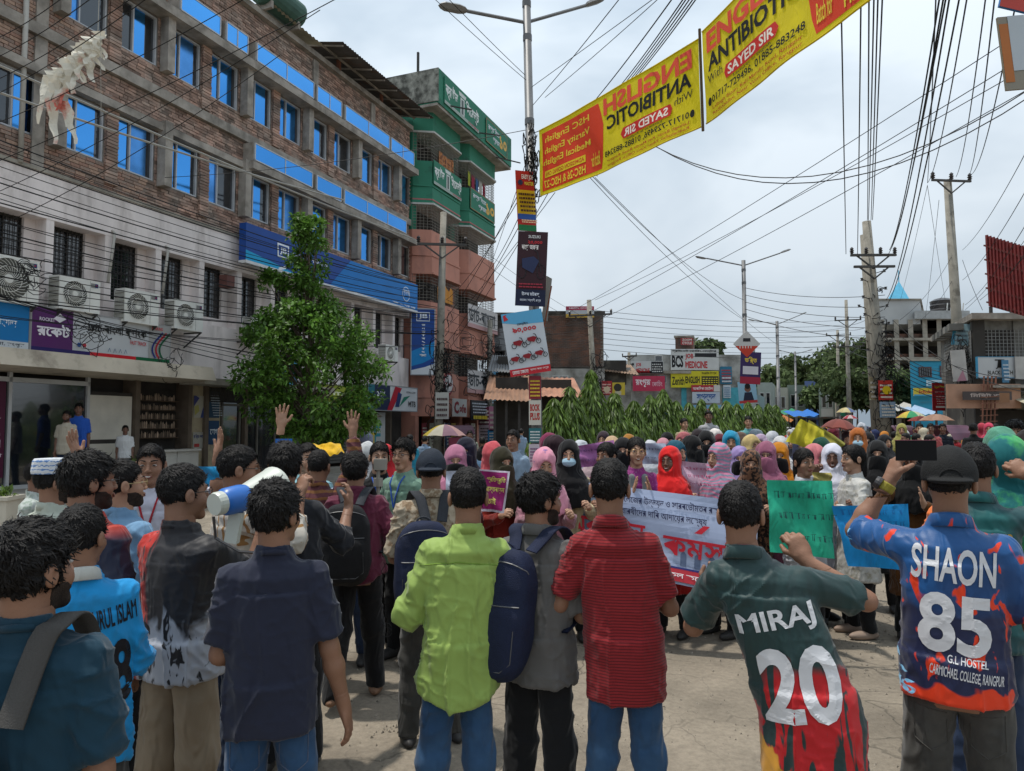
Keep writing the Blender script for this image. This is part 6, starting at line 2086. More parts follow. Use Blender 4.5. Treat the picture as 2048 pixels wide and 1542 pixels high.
def tangle(label, c, R_, n, seed, r=.011, sz=(1, .3, 1), nm='cable_tangle'):
 rg = random.Random(seed)
 m = MB()
 for i in range(n):
  cx, cy, cz = c[0] + rg.gauss(0, R_ * .35) * sz[0], c[1] + rg.gauss(0, R_ * .2) * sz[1], c[2] + rg.gauss(0, R_ * .45) * sz[2]
  ra = R_ * rg.uniform(.15, .55); ph = rg.uniform(0, 6.28); el = rg.uniform(.4, 1.2)
  pts = [(cx + ra * math.cos(a + ph) * sz[0], cy + .12 * math.sin(2 * a + ph), cz + ra * el * math.sin(a + ph) + .05 * math.sin(3 * a)) for a in np.linspace(0, rg.uniform(3.5, 7.5), 14)]
  m.tube(pts, r, 4, cap=False)
 o = m.build(nm, M_WIRE)
 return tag(o, label, 'cable tangle', kind='stuff')
tangle('coiled knot of black cable over the bank sign lettering', fw(P2(175, 690, -1.2)[0], -1.2, 3.75), .45, 11, 1, .008)
tangle('coil of black cable hung between the first two air conditioners', fw(P2(62, 590, -1.2)[0], -1.2, 4.85), .35, 9, 2, .008)
tangle('loops of cable hanging at the ribbon end of the bank sign', fw(P2(340, 720, -1.2)[0], -1.2, 3.3), .35, 10, 3, .008)
tangle('thick mass of cable wrapped round the choked pole', Vector((pA.x + .1, pA.y - .1, 3.6)), .9, 60, 4, .015, (.5, .4, 2.4))
tangle('loose loops of cable right of the choked pole', Vector((pA.x + 1.0, pA.y - .1, 3.9)), .8, 24, 5, .011, (1, .4, 1.4))
tangle('cable windings round the pole past the salmon corner', Vector((pB_.x, pB_.y - .1, 4.4)), .8, 50, 6, .016, (.6, .4, 2.2))
tangle('cable windings round the near lamp post above its posters', Vector((LX - .12, ZP - .05, 6.75)), .30, 46, 7, .010, (.45, .6, 2.6))
tangle('cable windings round the twin concrete poles', Vector((pD.x - .15, pD.y - .2, 3.7)), .8, 100, 8, .014, (.6, .4, 3.0))
tangle('cable windings on the pole before the far brick house', Vector((pC.x, pC.y - .2, 3.8)), .9, 40, 9, .018, (.6, .4, 2.4))
tangle('cable knot on the wall under the red hoarding', at_y(1925, 745, 24.7), .7, 40, 10, .013, (.5, .3, 2.0))
rc = thing('torn_cloth', 'ragged white and red shred of cloth hanging from the cables before the brick wall', 'cloth')
MS = cloth('rag_white', (.72, .68, .58), (.60, .16, .12), .59, 1.6, soft=.05, trans=.2)
m = MB()
rg = random.Random(9)
A_, B_2 = at_y(196, 62, 11.5), at_y(95, 160, 11.8)
for i in range(30):
 t = i / 29
 p = A_.lerp(B_2, t) + Vector((rg.uniform(-.05, .05), 0, rg.uniform(-.05, .08)))
 Ln = rg.uniform(.18, .42) * (1 + 1.3 * t)
 w0 = rg.uniform(.07, .13)
 V, F = [], []
 dx = rg.uniform(-.1, .28)
 for j in range(8):
  q = j / 7
  w_ = w0 * (1 - .8 * q) * rg.uniform(.6, 1.3)
  c = p + Vector((dx * q + .03 * math.sin(7 * q + i), .06 * math.sin(5 * q + i * 2), -Ln * q))
  V += [c + Vector((-w_, 0, 0)), c + Vector((w_, .02, rg.uniform(-.02, .02)))]
  if j: F.append([2 * j - 2, 2 * j - 1, 2 * j + 1, 2 * j])
 m.add(V, F)
for k in range(2):
 p = B_2 + Vector((.05 + .22 * k, 0, -.35))
 V, F = [], []
 for j in range(9):
  q = j / 8
  c = p + Vector((.12 * q * (1 + k) + .03 * math.sin(9 * q), .05 * math.sin(4 * q), -.75 * q))
  w_ = .09 * (1 - .7 * q) * rg.uniform(.7, 1.2)
  V += [c + Vector((-w_, 0, 0)), c + Vector((w_, .02, 0))]
  if j: F.append([2 * j - 2, 2 * j - 1, 2 * j + 1, 2 * j])
 m.add(V, F)
m.build('cloth', MS, rc)
m = MB(); m.tube([A_, A_ + Vector((0, 0, 1.6))], .006, 4); m.tube([A_ + Vector((.04, 0, 0)), A_ + Vector((.10, 0, -1.5))], .004, 4); m.build('string', mat('string_pale', (.4, .38, .33)), rc)
# YELLOW OVERHEAD BANNERS
M_YEL = cloth('banner_yellow', '#e3cf12', trans=.35, wr=.25, rough=.6)
def quad_map(TL, TR, BL, BR, wav=.05, seed=0, sag=.0):
 nrm = (BL - TL).cross(TR - TL).normalized()
 def f(u, v, lift=0.0):
  p = TL.lerp(TR, u).lerp(BL.lerp(BR, u), 1 - v)
  w = wav * (math.sin(u * 9 + v * 2 + seed) * .5 + math.sin(u * 23 + v * 5 + seed) * .22) * (.35 + .65 * (1 - v))
  q = p + nrm * (w + lift)
  q.z -= sag * 4 * u * (1 - u)
  return q
 return f
def surf_mesh(f, nu, nv):
 V, F = [], []
 for i in range(nu + 1):
  for j in range(nv + 1): V.append(f(i / nu, j / nv))
 for i in range(nu):
  for j in range(nv):
   a = i * (nv + 1) + j
   F.append([a, a + nv + 1, a + nv + 2, a + 1])
 return V, F
def mapped_print(f, items, parent, mirror=False, lift=.006, name='lettering', seg=.05, both=False, holes=()):
 """items: ('t', text,u0,u1,v0,v1,colour,bold[,shear]) / ('p', [(u,v)], colour)"""
 bycol = {}
 for k, it in enumerate(items):
  mb = MB()
  if it[0] == 't':
   letters(mb, it[1], it[2], it[3], it[4], it[5], it[7] if len(it) > 7 else .015, 0, res=2, shear=0)
   sh = it[8] if len(it) > 8 else 0
   V, F = [(v[0], 0, v[2] + sh * (v[0] - it[2])) for v in mb.v], mb.f; col = it[6]
  else:
   V, F = [(u, 0, v) for u, v in it[1]], [list(range(len(it[1])))]; col = it[2]
  V, F = subdivide_tris(V, [t for g in F for t in ([g] if len(g) == 3 else [[g[0], g[i], g[i + 1]] for i in range(1, len(g) - 1)])], seg)
  o = lift + .0012 * k
  out = []
  for v in V:
   u = 1 - v[0] if mirror else v[0]
   out.append(f(u, v[2], o))
  if mirror: F = [g[::-1] for g in F]
  bycol.setdefault(col, MB()).add(out, F)
 for col, mb in bycol.items():
  pm = paint(col, .6)
  mb.build(name, pm, parent)
EN = [('p', [(.555, .05), (.975, .05), (.975, .93), (.555, .93), (.54, .8), (.525, .62), (.53, .42), (.54, .2)], '#d8401f'),
  ('t', 'HSC English', .62, .95, .74, .86, '#e8cf3a', .02), ('t', 'Varsity English', .62, .955, .57, .69, '#e8cf3a', .02), ('t', 'Medical English', .62, .965, .40, .52, '#e8cf3a', .02),
  ('p', [(.66, .24), (.955, .24), (.955, .34), (.66, .34)], '#e0c320'), ('t', 'ADMISSION GOING ON', .67, .945, .26, .32, '#c02818', .02), ('t', 'HSC-26 & HSC-27', .66, .96, .08, .20, '#e8cf3a', .03), ('t', 'Batch for', .56, .62, .12, .30, '#e8cf3a', .02),
  ('t', 'ENGLISH', .03, .52, .71, .94, '#e05038', .06), ('t', 'ANTIBIOTIC', .035, .50, .50, .69, '#101010', .05), ('t', 'With', .03, .12, .38, .47, '#1a1a1a', .0),
  ('p', [(.14, .29), (.40, .29), (.415, .36), (.40, .43), (.14, .43), (.13, .36)], '#c82a22'), ('t', 'SAYED SIR', .15, .395, .31, .41, '#efe6d8', .04), ('t', 'Lecturer in English', .18, .38, .245, .28, '#1a1a1a'),
  ('p', [(.035 + .011 * math.cos(a), .19 + .045 * math.sin(a)) for a in np.linspace(0, 6.28, 14)[:-1]], '#15150f'), ('t', '01717-729496, 01885-883248', .05, .52, .145, .235, '#15150f', .03), ('t', 'Lalbagh Bazar, Kali Mandir Road, Rangpur', .05, .51, .08, .125, '#b02a1a', .01), ('t', 'Radhaballav, Near Vumi Office, Rangpur', .05, .51, .02, .065, '#b02a1a', .01)]
HOLE = [('p', [(.43, .50), (.47, .52), (.45, .40)], '#b9c4cc'), ('p', [(.50, .52), (.535, .50), (.51, .44)], '#b9c4cc')]
def banner(label, TL, TR, BL, BR, items, mirror, seed, nm='overhead_banner'):
 f = quad_map(TL, TR, BL, BR, .05, seed, .03)
 t = thing(nm, label, 'banner', group='yellow coaching banners across the road')
 V, F = surf_mesh(f, 48, 8)
 mobj('cloth', mesh_np('cloth', V, F, True), M_YEL, t)
 mapped_print(f, items, t, mirror, lift=-.004 if False else .004)
 m = MB()
 for v in (0, 1): m.tube([f(u, v, 0) for u in np.linspace(0, 1, 40)], .012, 5)
 m.build('rope_hem', M_YEL, t, smooth=True)
 return f
banner('yellow coaching banner seen from behind with mirror-reversed lettering, tied to the lamp post', at_y(1078, 262, 13.25), at_y(1396, 78, 9.8), at_y(1083, 393, 13.25), at_y(1400, 253, 9.8), EN, True, 1)
banner('yellow coaching banner facing us with readable lettering, running out over the road', at_y(1404, 64, 9.7), at_y(1900, -440, 5.9), at_y(1409, 247, 9.7), at_y(1925, -150, 5.9), EN, False, 4)
bt = thing('banner_pole', 'thin wooden stick joining the two yellow banners', 'stick')
m = MB(); m.tube([at_y(1399, 58, 9.75), at_y(1406, 262, 9.75)], .02, 6); m.build('stick', mat('stick_wood', (.09, .06, .03)), bt)
W('cord holding up the yellow banners', 'banner cords', [(1062, 268, 13.4, 1078, 262, 13.25, .0), (1062, 395, 13.4, 1083, 393, 13.25, .0)], .008)
# POSTERS ON THE NEAR LAMP POST
def cam_sign(name, label, cat, px, pyb, Z, w, h, bg, items, tilt=0.0, yaw=0.0, th=.02, **kw):
 p = at_y(px, pyb, Z)
 return sign(name, label, cat, Matrix.Translation(p) @ Matrix.Rotation(yaw, 4, 'Z') @ Matrix.Rotation(tilt, 4, 'Y'), w, h, bg, items, th=th, **kw)
def bike(cx, cz, s, c):
 return [('l', [(cx - .13 * s + .055 * s * math.cos(a), cz + .04 * s * math.sin(a)) for a in np.linspace(0, 6.3, 12)], .012, '#26262a'), ('l', [(cx + .13 * s + .055 * s * math.cos(a), cz + .04 * s * math.sin(a)) for a in np.linspace(0, 6.3, 12)], .012, '#26262a'),
   ('p', [(cx - .13 * s, cz + .02 * s), (cx + .02 * s, cz - .01 * s), (cx + .10 * s, cz + .06 * s), (cx + .02 * s, cz + .085 * s), (cx - .14 * s, cz + .07 * s)], c), ('l', [(cx + .13 * s, cz), (cx + .07 * s, cz + .11 * s), (cx + .03 * s, cz + .12 * s)], .014, '#2a2a30')]
k13 = FPX / 13.2
cam_sign('poster', 'red and yellow job coaching poster, uppermost on the near lamp post', 'poster', 1055, 462, 13.2, .37, 1.12, '#b52c22',
   [('r', 0, 1, .28, .68, '#d8b01e'), ('r', 0, 1, 0, .10, '#1d7a48'), ('r', 0, 1, .19, .28, '#2b55a0'), ('t', 'EASY JOB', .3, .97, .84, .94, '#e8e2d4', .05), ('t', 'MASTER', .45, .95, .76, .82, '#e8d44a', .04), ('c', .22, .80, .05, '#2c3550')] + lines(.08, .92, .30, .66, 5, '#4a2a18', 3, .5) + lines(.08, .92, .11, .18, 2, '#e8c8a0', 5, .5), tilt=R(-3), yaw=R(25))
cam_sign('poster', 'dark maroon motorcycle poster, second from the top on the near lamp post', 'poster', 1060, 612, 13.15, .55, 1.38, '#35161f',
   [('r', 0, 1, 0, .22, '#141c3a'), ('t', 'SUZUKI', .35, .75, .91, .95, '#d8d8d8', .04), ('t', '২০,০০০', .34, .82, .82, .88, '#c83038', .05), ('t', 'ঝড়ো অফার', .14, .70, .74, .82, '#e4dcd8', .05)] + bike(.5, .46, 2.4, '#2a3356') + [('t', 'উসব মটরস্', .2, .8, .12, .19, '#cfd4e0', .04), ('t', 'জাহাজ কোম্পানী, রংপুর', .15, .85, .05, .10, '#cfd4e0', .02)] + lines(.1, .9, .24, .32, 2, '#a03040', 6), tilt=R(2.5))
cam_sign('poster', 'large white motorcycle offer poster with sky blue top on the near lamp post', 'poster', 1062, 748, 13.05, .74, 1.15, '#c3c9cf',
   [('p', [(0, .86), (.4, .80), (1, .78), (1, 1), (0, 1)], '#5aa6cf'), ('r', .0, 1, 0, .11, '#bf2530'), ('t', '৯০,০০০', .22, .80, .66, .76, '#c02832', .06), ('t', 'জেনুইন', .35, .62, .78, .83, '#3a3f48', .03), ('p', [(.05, .88), (.16, .90), (.10, .96), (.14, .98), (.04, .97)], '#c02832'),
   ('t', 'মোতা জেনে!', .06, .45, .03, .085, '#efe6e4', .03), ('t', 'আপনার কাছের শোরুমে', .5, .95, .04, .08, '#efe6e4', .01)] + bike(.33, .47, 1.0, '#8a1a24') + bike(.68, .50, 1.0, '#8a1a24') + bike(.20, .23, .9, '#8a1a24') + bike(.50, .25, .9, '#8a1a24') + bike(.80, .27, .9, '#8a1a24'), tilt=R(-9))
for i, (py, h, c, nm, it) in enumerate([(798, .42, '#8a2c38', 'maroon', lines(.1, .9, .1, .9, 5, '#d8b83a', 1)), (850, .45, '#c9c4b8', 'white BOOK LIST', [('t', 'BOOK', .1, .9, .55, .85, '#b02a24', .06), ('t', 'PLUS', .1, .9, .2, .5, '#b02a24', .06)]), (885, .26, '#2c6a70', 'teal', lines(.1, .9, .1, .9, 4, '#d8dad8', 2)), (938, .45, '#c4b6c0', 'pale pink', lines(.1, .9, .3, .9, 5, '#7a4a70', 3) + [('c', .55, .25, .05, '#3a4250')])]):
 cam_sign('poster', nm + ' handbill wrapped low on the near lamp post', 'poster', 1070, py, 13.2, .22, h, c, it, th=.01)
cam_sign('board', 'weathered narrow board hanging behind the motorcycle posters', 'board', 1090, 640, 13.6, .16, .85, mat('board_grey', (.2, .19, .17), .8), [], tilt=R(10), yaw=R(50))
st = thing('stick', 'rusty rod sticking up beside the white motorcycle poster', 'stick'); m = MB(); m.tube([at_y(1086, 665, 13.5), at_y(1103, 572, 13.5)], .014, 5); m.build('rod', mat('rust', (.2, .06, .03)), st)
sign('diamond_board', 'diamond shaped motorcycle board on the second lamp post', 'sign', Matrix.Translation(at_y(1494, 715, 33.7)) @ Matrix.Rotation(R(-45), 4, 'Y') @ Matrix.Translation((.45, 0, 0)), .90, .90, '#c9c6c2', [('p', [(0, 0), (.85, 0), (0, .85)], '#c8402c'), ('p', [(.45, .72), (.72, .45), (.85, .58), (.58, .85)], '#2a2a2e')] + [('l', [(.1 + .05 * i, .6 - .05 * i), (.18 + .05 * i, .68 - .05 * i)], .04, '#ddd6cc') for i in range(0, 10, 2)], th=.03)
cam_sign('poster', 'navy and red admission poster under the diamond board', 'poster', 1500, 768, 33.7, .95, 1.5, '#3a2a5a', [('r', 0, 1, 0, .22, '#a02840'), ('t', 'ভর্তি', .2, .8, .62, .85, '#e0c24a', .05), ('r', .12, .88, .3, .55, '#d4cfd6')], tilt=R(3))
cam_sign('poster', 'light poster with a portrait of a suited man on the second lamp post', 'poster', 1497, 806, 33.7, .85, 1.0, '#8fb6cc', [('c', .52, .66, .15, '#7a5444'), ('c', .52, .78, .13, '#1a1614'), ('p', [(.2, 0), (.85, 0), (.72, .5), (.34, .5)], '#20283c'), ('r', 0, 1, .0, .12, '#b83a3a')], tilt=R(-4))
for i, (px, pyb, Z, w, h, c, lab) in enumerate([(884, 838, 27.2, .5, 1.0, '#b9b7b2', 'white handbills pasted round the choked pole'), (972, 850, 35.7, .75, .9, '#6a2438', 'maroon handbill on the pole past the salmon corner'), (972, 880, 35.7, .7, .75, '#b8a8ac', 'pink and white handbill below the maroon one'),
  (990, 862, 35.4, .6, 1.2, '#c27f9a', 'pink handbill beside the pole past the salmon corner'), (992, 888, 35.4, .8, .7, '#2f7fb0', 'blue and yellow bin panel beside the pole'), (1772, 800, 27.6, .55, .75, '#b5322a', 'red handbill with a yellow disc on the twin poles'), (1776, 835, 27.6, .6, .6, '#8aa0b4', 'blue grey handbills lower on the twin poles'), (1752, 800, 27.9, .5, .9, '#9a8c70', 'brown handbill on the darker twin pole')]):
 cam_sign('poster', lab, 'poster', px, pyb, Z, w, h, c, lines(.1, .9, .1, .9, 4, '#5a4a4a' if i in (0, 2) else '#d9d2c4', i) + ([('c', .5, .5, .16, '#d8b820')] if i == 5 else []), th=.012)
sign('hanging_board', 'tattered white and blue board hanging at the top corner of the view', 'sign', Matrix.Translation(at_y(2040, 178, 7.5)) @ Matrix.Rotation(R(-5), 4, 'Y'), .28, .80, '#8a8478', [('r', 0, .35, .1, .9, '#b06a34'), ('r', .35, 1, .25, 1, '#b4bcc4')], th=.03)
sign('hanging_board', 'blue and red sign edge above the tattered white board', 'sign', Matrix.Translation(at_y(2040, 22, 7.5)) @ Matrix.Rotation(R(14), 4, 'Y'), .45, .35, '#2f6fae', [('r', 0, 1, 0, .4, '#b8443a'), ('r', .2, .9, .5, .7, '#c4ccd4')], th=.03)
# FAR BUILDINGS
def building(label, px0, px1, Z, yaw=0.0, cat='building', name='building'):
 """frame: x from px0 to px1 at depth Z, y away, z up; returns root and width"""
 a, b = at_y(px0, 800, Z), at_y(px1, 800, Z)
 t = thing(name, label, cat, (a.x, Z, 0), yaw)
 return t, b.x - a.x
def zat(py, Z): return at_y(1024, py, Z).z
def far_window(root, x0, x1, z0, z1, y=0.0, m=None, grid=0):
 f = MB(); t = .07
 f.box(x0 - t, x1 + t, y - .06, y + .05, z0 - t, z0).box(x0 - t, x1 + t, y - .06, y + .05, z1, z1 + t).box(x0 - t, x0, y - .06, y + .05, z0, z1).box(x1, x1 + t, y - .06, y + .05, z0, z1)
 o = f.build('window', m or M_TRIMW, root)
 MB().quad((x0, y + -.03, z0), (x1, y - .03, z0), (x1, y - .03, z1), (x0, y - .03, z1)).build('pane', M_GLD, o)
 if grid:
  g_ = MB()
  for i in range(1, grid): g_.bar((x0 + (x1 - x0) * i / grid, y - .05, z0), (x0 + (x1 - x0) * i / grid, y - .05, z1), .03)
  g_.build('bars', M_GRILL, o)
M_WHITEW = mat('whitewash_stained', (.42, .42, .40), .9, .25, .5, col2=(.14, .135, .12), thr=.54, tscale=.7, soft=.12, bump=.3)
M_BRICKF = mat('brick_far', (.20, .105, .075), .95, .3, 1.5, col2=(.12, .085, .07), thr=.5, tscale=1.0)
M_BLACKP = mat('plaster_black', (.055, .05, .045), .95, .3, .6, col2=(.13, .12, .10), thr=.6, tscale=.6)
b1, w1 = building('old two storey house with bare brick upper wall and blackened plaster, far behind the hedge', 976, 1208, 45)
zt, zm = zat(628, 45), zat(738, 45)
m = MB(); m.box(0, w1 * .47, 0, 8, zm + .1, zt - .1); m.build('plaster_wall', M_BLACKP, b1)
m = MB(); m.box(w1 * .47 + .001, w1, .02, 8, zm + .1, zt); m.build('core_wall', M_BRICKW, b1)
m = MB(); zz = zm + .15; row = 0
rb = random.Random(2)
while zz < zt - .1:
 x = w1 * .49 + (.0 if row % 2 else .13)
 while x < w1 - .25: m.box(x, x + .23, rb.uniform(-.02, .0), .03, zz, zz + .085); x += .25
 zz += .10; row += 1
tag(m.build('bricks', M_BRICKF, b1), kind='stuff')
m = MB(); m.box(w1 * .47, w1 + .1, -.08, 8, zt, zt + .18); m.build('parapet', M_BLACKP, b1)
m = MB(); m.box(-.1, w1 * .47, -.3, 8, zt - .1, zt + .05); m.build('roof_edge', M_TIN, b1)
m = MB(); m.box(w1 * .42, w1 * 1.0, -.4, 8, 0, zm); m.build('lower_storey', M_WHITEW, b1)
m = MB(); m.box(-.2, w1 * .42, -.1, 8, 0, zm); m.build('lower_storey', M_BLACKP, b1)
far_window(b1, w1 * .62, w1 * .68, zm - 1.6, zm - .5, -.4); far_window(b1, w1 * .56, w1 * .60, zm - 1.6, zm - .5, -.4)
far_window(b1, .3, 1.5, zt - 2.6, zt - .9, 0, M_GRILL); far_window(b1, .2, 1.0, zm + .3, zm + 1.1, 0, M_GRILL)
cam_sign('roof_board', 'pink, white and yellow board on the roof of the far brick house', 'sign', 1160, 635, 44.6, 1.75, .70, '#b9bcc0', [('r', 0, 1, .66, 1, '#b03050'), ('r', 0, 1, 0, .3, '#cfa63a'), ('t', 'কোচিং সেন্টার', .1, .95, .70, .95, '#e8d8dc', .03)], th=.05)
b1b, w = building('small black-stained annex with a tin shed roof beside the far brick house', 1205, 1262, 46)
m = MB(); m.box(0, w, 0, 5, 0, zat(735, 46)); m.build('wall', M_WHITEW, b1b)
m = MB(); m.box(-.2, w * .8, -.5, -.02, zat(770, 46), zat(722, 46)); m.build('balcony', M_BLACKP, b1b)
corrugated('tin_roof', (-.6, -1.0, zat(742, 46)), (w + .4, -1.0, zat(752, 46)), (w + .4, 2, zat(725, 46)), (-.6, 2, zat(715, 46)), 30, .03, mat('tin_brown', (.24, .16, .11), .7, .3), b1b)
for i, (px0, px1, Z, pyt, pyb, c, lab) in enumerate([(985, 1062, 27, 742, 800, (.30, .17, .11), 'open fronted kiosk with a rust brown tin roof by the salmon building'), (1040, 1150, 31, 748, 792, (.40, .20, .13), 'low orange brown tin roofed stall behind the lamp post'), (990, 1030, 30, 700, 745, (.17, .175, .18), 'grey tin shed with a blue white board above the kiosks')]):
 t, w = building(lab, px0, px1, Z, cat='kiosk', name='kiosk')
 za, zb = zat(pyt, Z), zat(pyb, Z)
 m = MB(); m.box(.1, w - .1, .6, 3, 0, za - .2); m.build('wall', M_BLACKP if i else M_DARK, t)
 corrugated('tin_roof', (-.3, -.9, zb), (w + .3, -.9, zb - .1), (w + .2, 2.6, za), (-.2, 2.6, za + .05), 24, .025, mat('tin_k%d' % i, c, .75, .25, 1.5), t)
 for x in (.05, w * .33, w * .66, w - .1):
  m = MB(); m.box(x, x + .09, -.6, -.5, 0, zb - .05); m.build('post', M_GRILL, t)
 m = MB(); m.box(.1, w - .1, -.3, .5, 0, .95); m.build('counter', mat('wood_worn', (.14, .10, .07), .85, .3), t)
cam_sign('shop_sign', 'blue and white board leaning on the tin roofs', 'sign', 1036, 792, 29.5, .75, .65, '#c3d2dc', [('r', 0, 1, .6, 1, '#3f86b8')] + lines(.1, .9, .1, .5, 3, '#4a6a88', 2), tilt=R(8))
b2, w2 = building('two storey coaching centre wall covered with advertisement boards behind the mast trees', 1255, 1512, 55)
zt2 = zat(700, 55)
m = MB(); m.box(0, w2, .1, 12, 0, zt2 - .35); m.build('wall', M_WHITEW, b2)
m = MB(); m.box(w2 * .93, w2, -.1, .1, 0, zat(692, 55)); m.build('side_wall', mat('wall_sage', (.34, .38, .36), .9, .2), b2)
m = MB(); m.box(w2 * .74, w2 * .955, .02, .1, 0, zat(775, 55)).box(w2 * .42, w2 * .46, .0, .1, 0, zat(775, 55)); m.build('turquoise_wall', mat('wall_turq', (.07, .33, .40), .8, .15), b2)
far_window(b2, w2 * .22, w2 * .27, zat(725, 55), zat(712, 55), .1); far_window(b2, w2 * .24, w2 * .30, zat(765, 55), zat(750, 55), .1)
m = MB(); m.box(-.2, w2 * .5, -.4, .09, zat(745, 55) - .1, zat(745, 55) + .1); m.build('ledge', M_CONC, b2)
m = MB(); m.box(w2 * .37, w2 * .51, 1, 3.6, zt2 - .35, zat(672, 55)); m.build('stair_tower', M_BRICKF, b2)
m = MB(); m.box(w2 * .36, w2 * .52, .9, 3.7, zat(672, 55), zat(668, 55)); m.build('tower_roof', M_CONC, b2)
def far_board(px0, px1, pt, pb, Z, bg, items, lab, nm='advert_board'):
 a, b = at_y(px0, pb, Z), at_y(px1, pb, Z)
 return sign(nm, lab, 'sign', Matrix.Translation(((a.x + b.x) / 2, Z, a.z)), b.x - a.x, zat(pt, Z) - a.z, bg, items, th=.06)
far_board(1342, 1438, 698, 740, 54.8, '#c3c4c2', [('t', 'BCS', .02, .26, .12, .70, '#1a1a1c', .07), ('t', 'JOB', .30, .47, .48, .78, '#b4262c', .06), ('t', 'MEDICINE', .30, .76, .08, .42, '#b4262c', .06), ('r', .50, .95, .62, .80, '#222226'), ('t', 'প্রাইভেট কোচিং সেন্টার', .02, .95, .83, .97, '#222226', .03)], 'large white BCS JOB MEDICINE board, nearer copy on the coaching centre')
far_board(1246, 1327, 722, 747, 54.6, '#bfc0bf', [('t', 'BCS', .02, .28, .10, .85, '#1a1a1c', .07), ('t', 'JOB', .32, .45, .5, .85, '#b4262c', .05), ('t', 'MEDICINE', .32, .66, .08, .42, '#b4262c', .05), ('r', .70, .99, .05, .95, '#26272b')] + lines(.72, .97, .12, .88, 4, '#c9c9c6', 3), 'lower white BCS JOB MEDICINE board with a black end on the coaching centre')
far_board(1342, 1438, 742, 775, 54.7, '#c6bb28', [('t', 'Zenith', .02, .28, .15, .65, '#22221a', .04), ('t', 'ENGLISH', .30, .60, .25, .68, '#22221a', .06), ('r', .64, .99, .12, .68, '#26261e')] + lines(.66, .97, .15, .66, 4, '#d4c83a', 6, .4) + [('t', 'ইংরেজি শিক্ষা', .64, .95, .78, .95, '#22221a', .02)], 'yellow Zenith ENGLISH board on the coaching centre')
far_board(1266, 1330, 752, 782, 54.4, '#b63552', [('t', 'রংপুর', .08, .55, .25, .8, '#e6d8dc', .06), ('t', 'কোচিং', .6, .92, .3, .7, '#d8a8b4', .03)], 'pink board with white lettering on the coaching centre')
far_board(1203, 1224, 762, 790, 44.3, '#a42c34', lines(.1, .9, .1, .9, 4, '#d8b0a8', 1) + [('c', .5, .4, .2, '#c8b49a')], 'small red board low on the far brick house')
far_board(1225, 1250, 765, 790, 44.2, '#c3ad3c', [('c', .42, .60, .24, '#33302a'), ('r', .2, .7, 0, .3, '#b8b49a')], 'yellow board with a dark portrait beside the small red board')
far_board(1383, 1440, 770, 783, 54.5, '#a83038', [('t', 'আবাসিক হোটেল', .05, .75, .2, .8, '#e2d4d0', .03), ('r', .78, 1, 0, 1, '#c0beb8')], 'thin red and white strip sign under the yellow board')
far_board(1385, 1440, 784, 806, 54.3, '#b4bcc6', [('t', 'স্পন্দন', .15, .85, .15, .85, '#24508c', .06)], 'white board with blue word beneath the thin red strip')
far_board(1441, 1464, 733, 768, 54.9, '#2f6f8c', lines(.1, .9, .1, .9, 5, '#b03a3c', 7) + lines(.1, .9, .1, .5, 2, '#c8ccd0', 8), 'narrow teal board with red lines at the sage corner')
far_board(1447, 1462, 770, 796, 54.9, '#b9c4cc', lines(.1, .9, .1, .9, 5, '#4f7a9a', 9), 'narrow pale board under the teal one')
far_board(1362, 1386, 676, 690, 55.5, '#a03a3c', [('t', 'ZOOM', .1, .9, .55, .9, '#dcd4cc', .05), ('t', 'CYCLE', .1, .9, .1, .45, '#dcd4cc', .05)], 'small red board on the brick stair tower')
far_board(1300, 1345, 806, 840, 53, '#3f9ab4', lines(.1, .9, .1, .9, 5, '#c8d4d8', 12), 'turquoise hoarding low behind the hedge')
far_board(1380, 1460, 810, 845, 53, '#6f9fc0', lines(.1, .9, .1, .9, 4, '#c6463c', 13), 'sky blue hoarding low behind the hedge')
hb = [(1515, 1545, 765, 850, 80, '#9aa39c'), (1545, 1575, 775, 850, 85, '#b0ae9f'), (1575, 1612, 770, 850, 88, '#7f8a80'), (1610, 1638, 762, 850, 92, '#5c6c96'), (1638, 1670, 772, 850, 80, '#8e9a90'), (1672, 1700, 780, 850, 75, '#9a9282'), (1800, 1826, 790, 850, 60, '#a08f78'), (1840, 1872, 800, 850, 50, '#9a8a78'), (1500, 1520, 790, 850, 70, '#8aa0a4')]
cn_ = ['pale sage', 'cream', 'olive grey', 'slate blue', 'grey green', 'tan', 'brown', 'dusty brown', 'blue grey']
for i, (a, b, t_, bt_, Z, c) in enumerate(hb):
 t, w = building(cn_[i] + ' flat roofed far shop along the crowded road', a, b, Z, cat='shop', name='far_shop')
 h = zat(t_, Z)
 m = MB(); m.box(0, w, 0, 6, 0, h); m.build('wall', paint(c, .85), t)
 m = MB(); m.box(-.3, w + .3, -1.6, 0, 2.6, 2.72); m.build('awning', M_TIN, t)
 m = MB(); m.box(.4, w - .4, -.03, .0, 0, 2.5); m.build('opening', M_DARK, t)
 far_window(t, w * .2, w * .42, h * .62, h * .82); far_window(t, w * .6, w * .82, h * .62, h * .82)
 m = MB(); m.box(.2, w - .2, -.1, -.02, 2.8, 3.7); m.build('signboard', paint(['#b9bec0', '#a63a3c', '#c9b23a', '#3c6a9a', '#c2c2bc', '#2f7a5a', '#c09a34', '#aab4ba', '#a44a5a'][i]), t)
b4, w4 = building('unfinished multi storey concrete building with open floors and a white stair block', 1762, 1945, 60)
Z = 60
zr = zat(650, Z)
m = MB(); m.box(0, w4 * .46, -.5, 8, zr, zat(602, Z)); m.build('stair_block', mat('plaster_white', (.45, .46, .46), .85, .12, .4), b4)
m = MB(); m.box(-.2, w4 * .48, -.7, 8, zat(602, Z), zat(600, Z)); m.build('stair_roof', M_CONC, b4)
m = MB(); c = w4 * .23; zq = zat(600, Z)
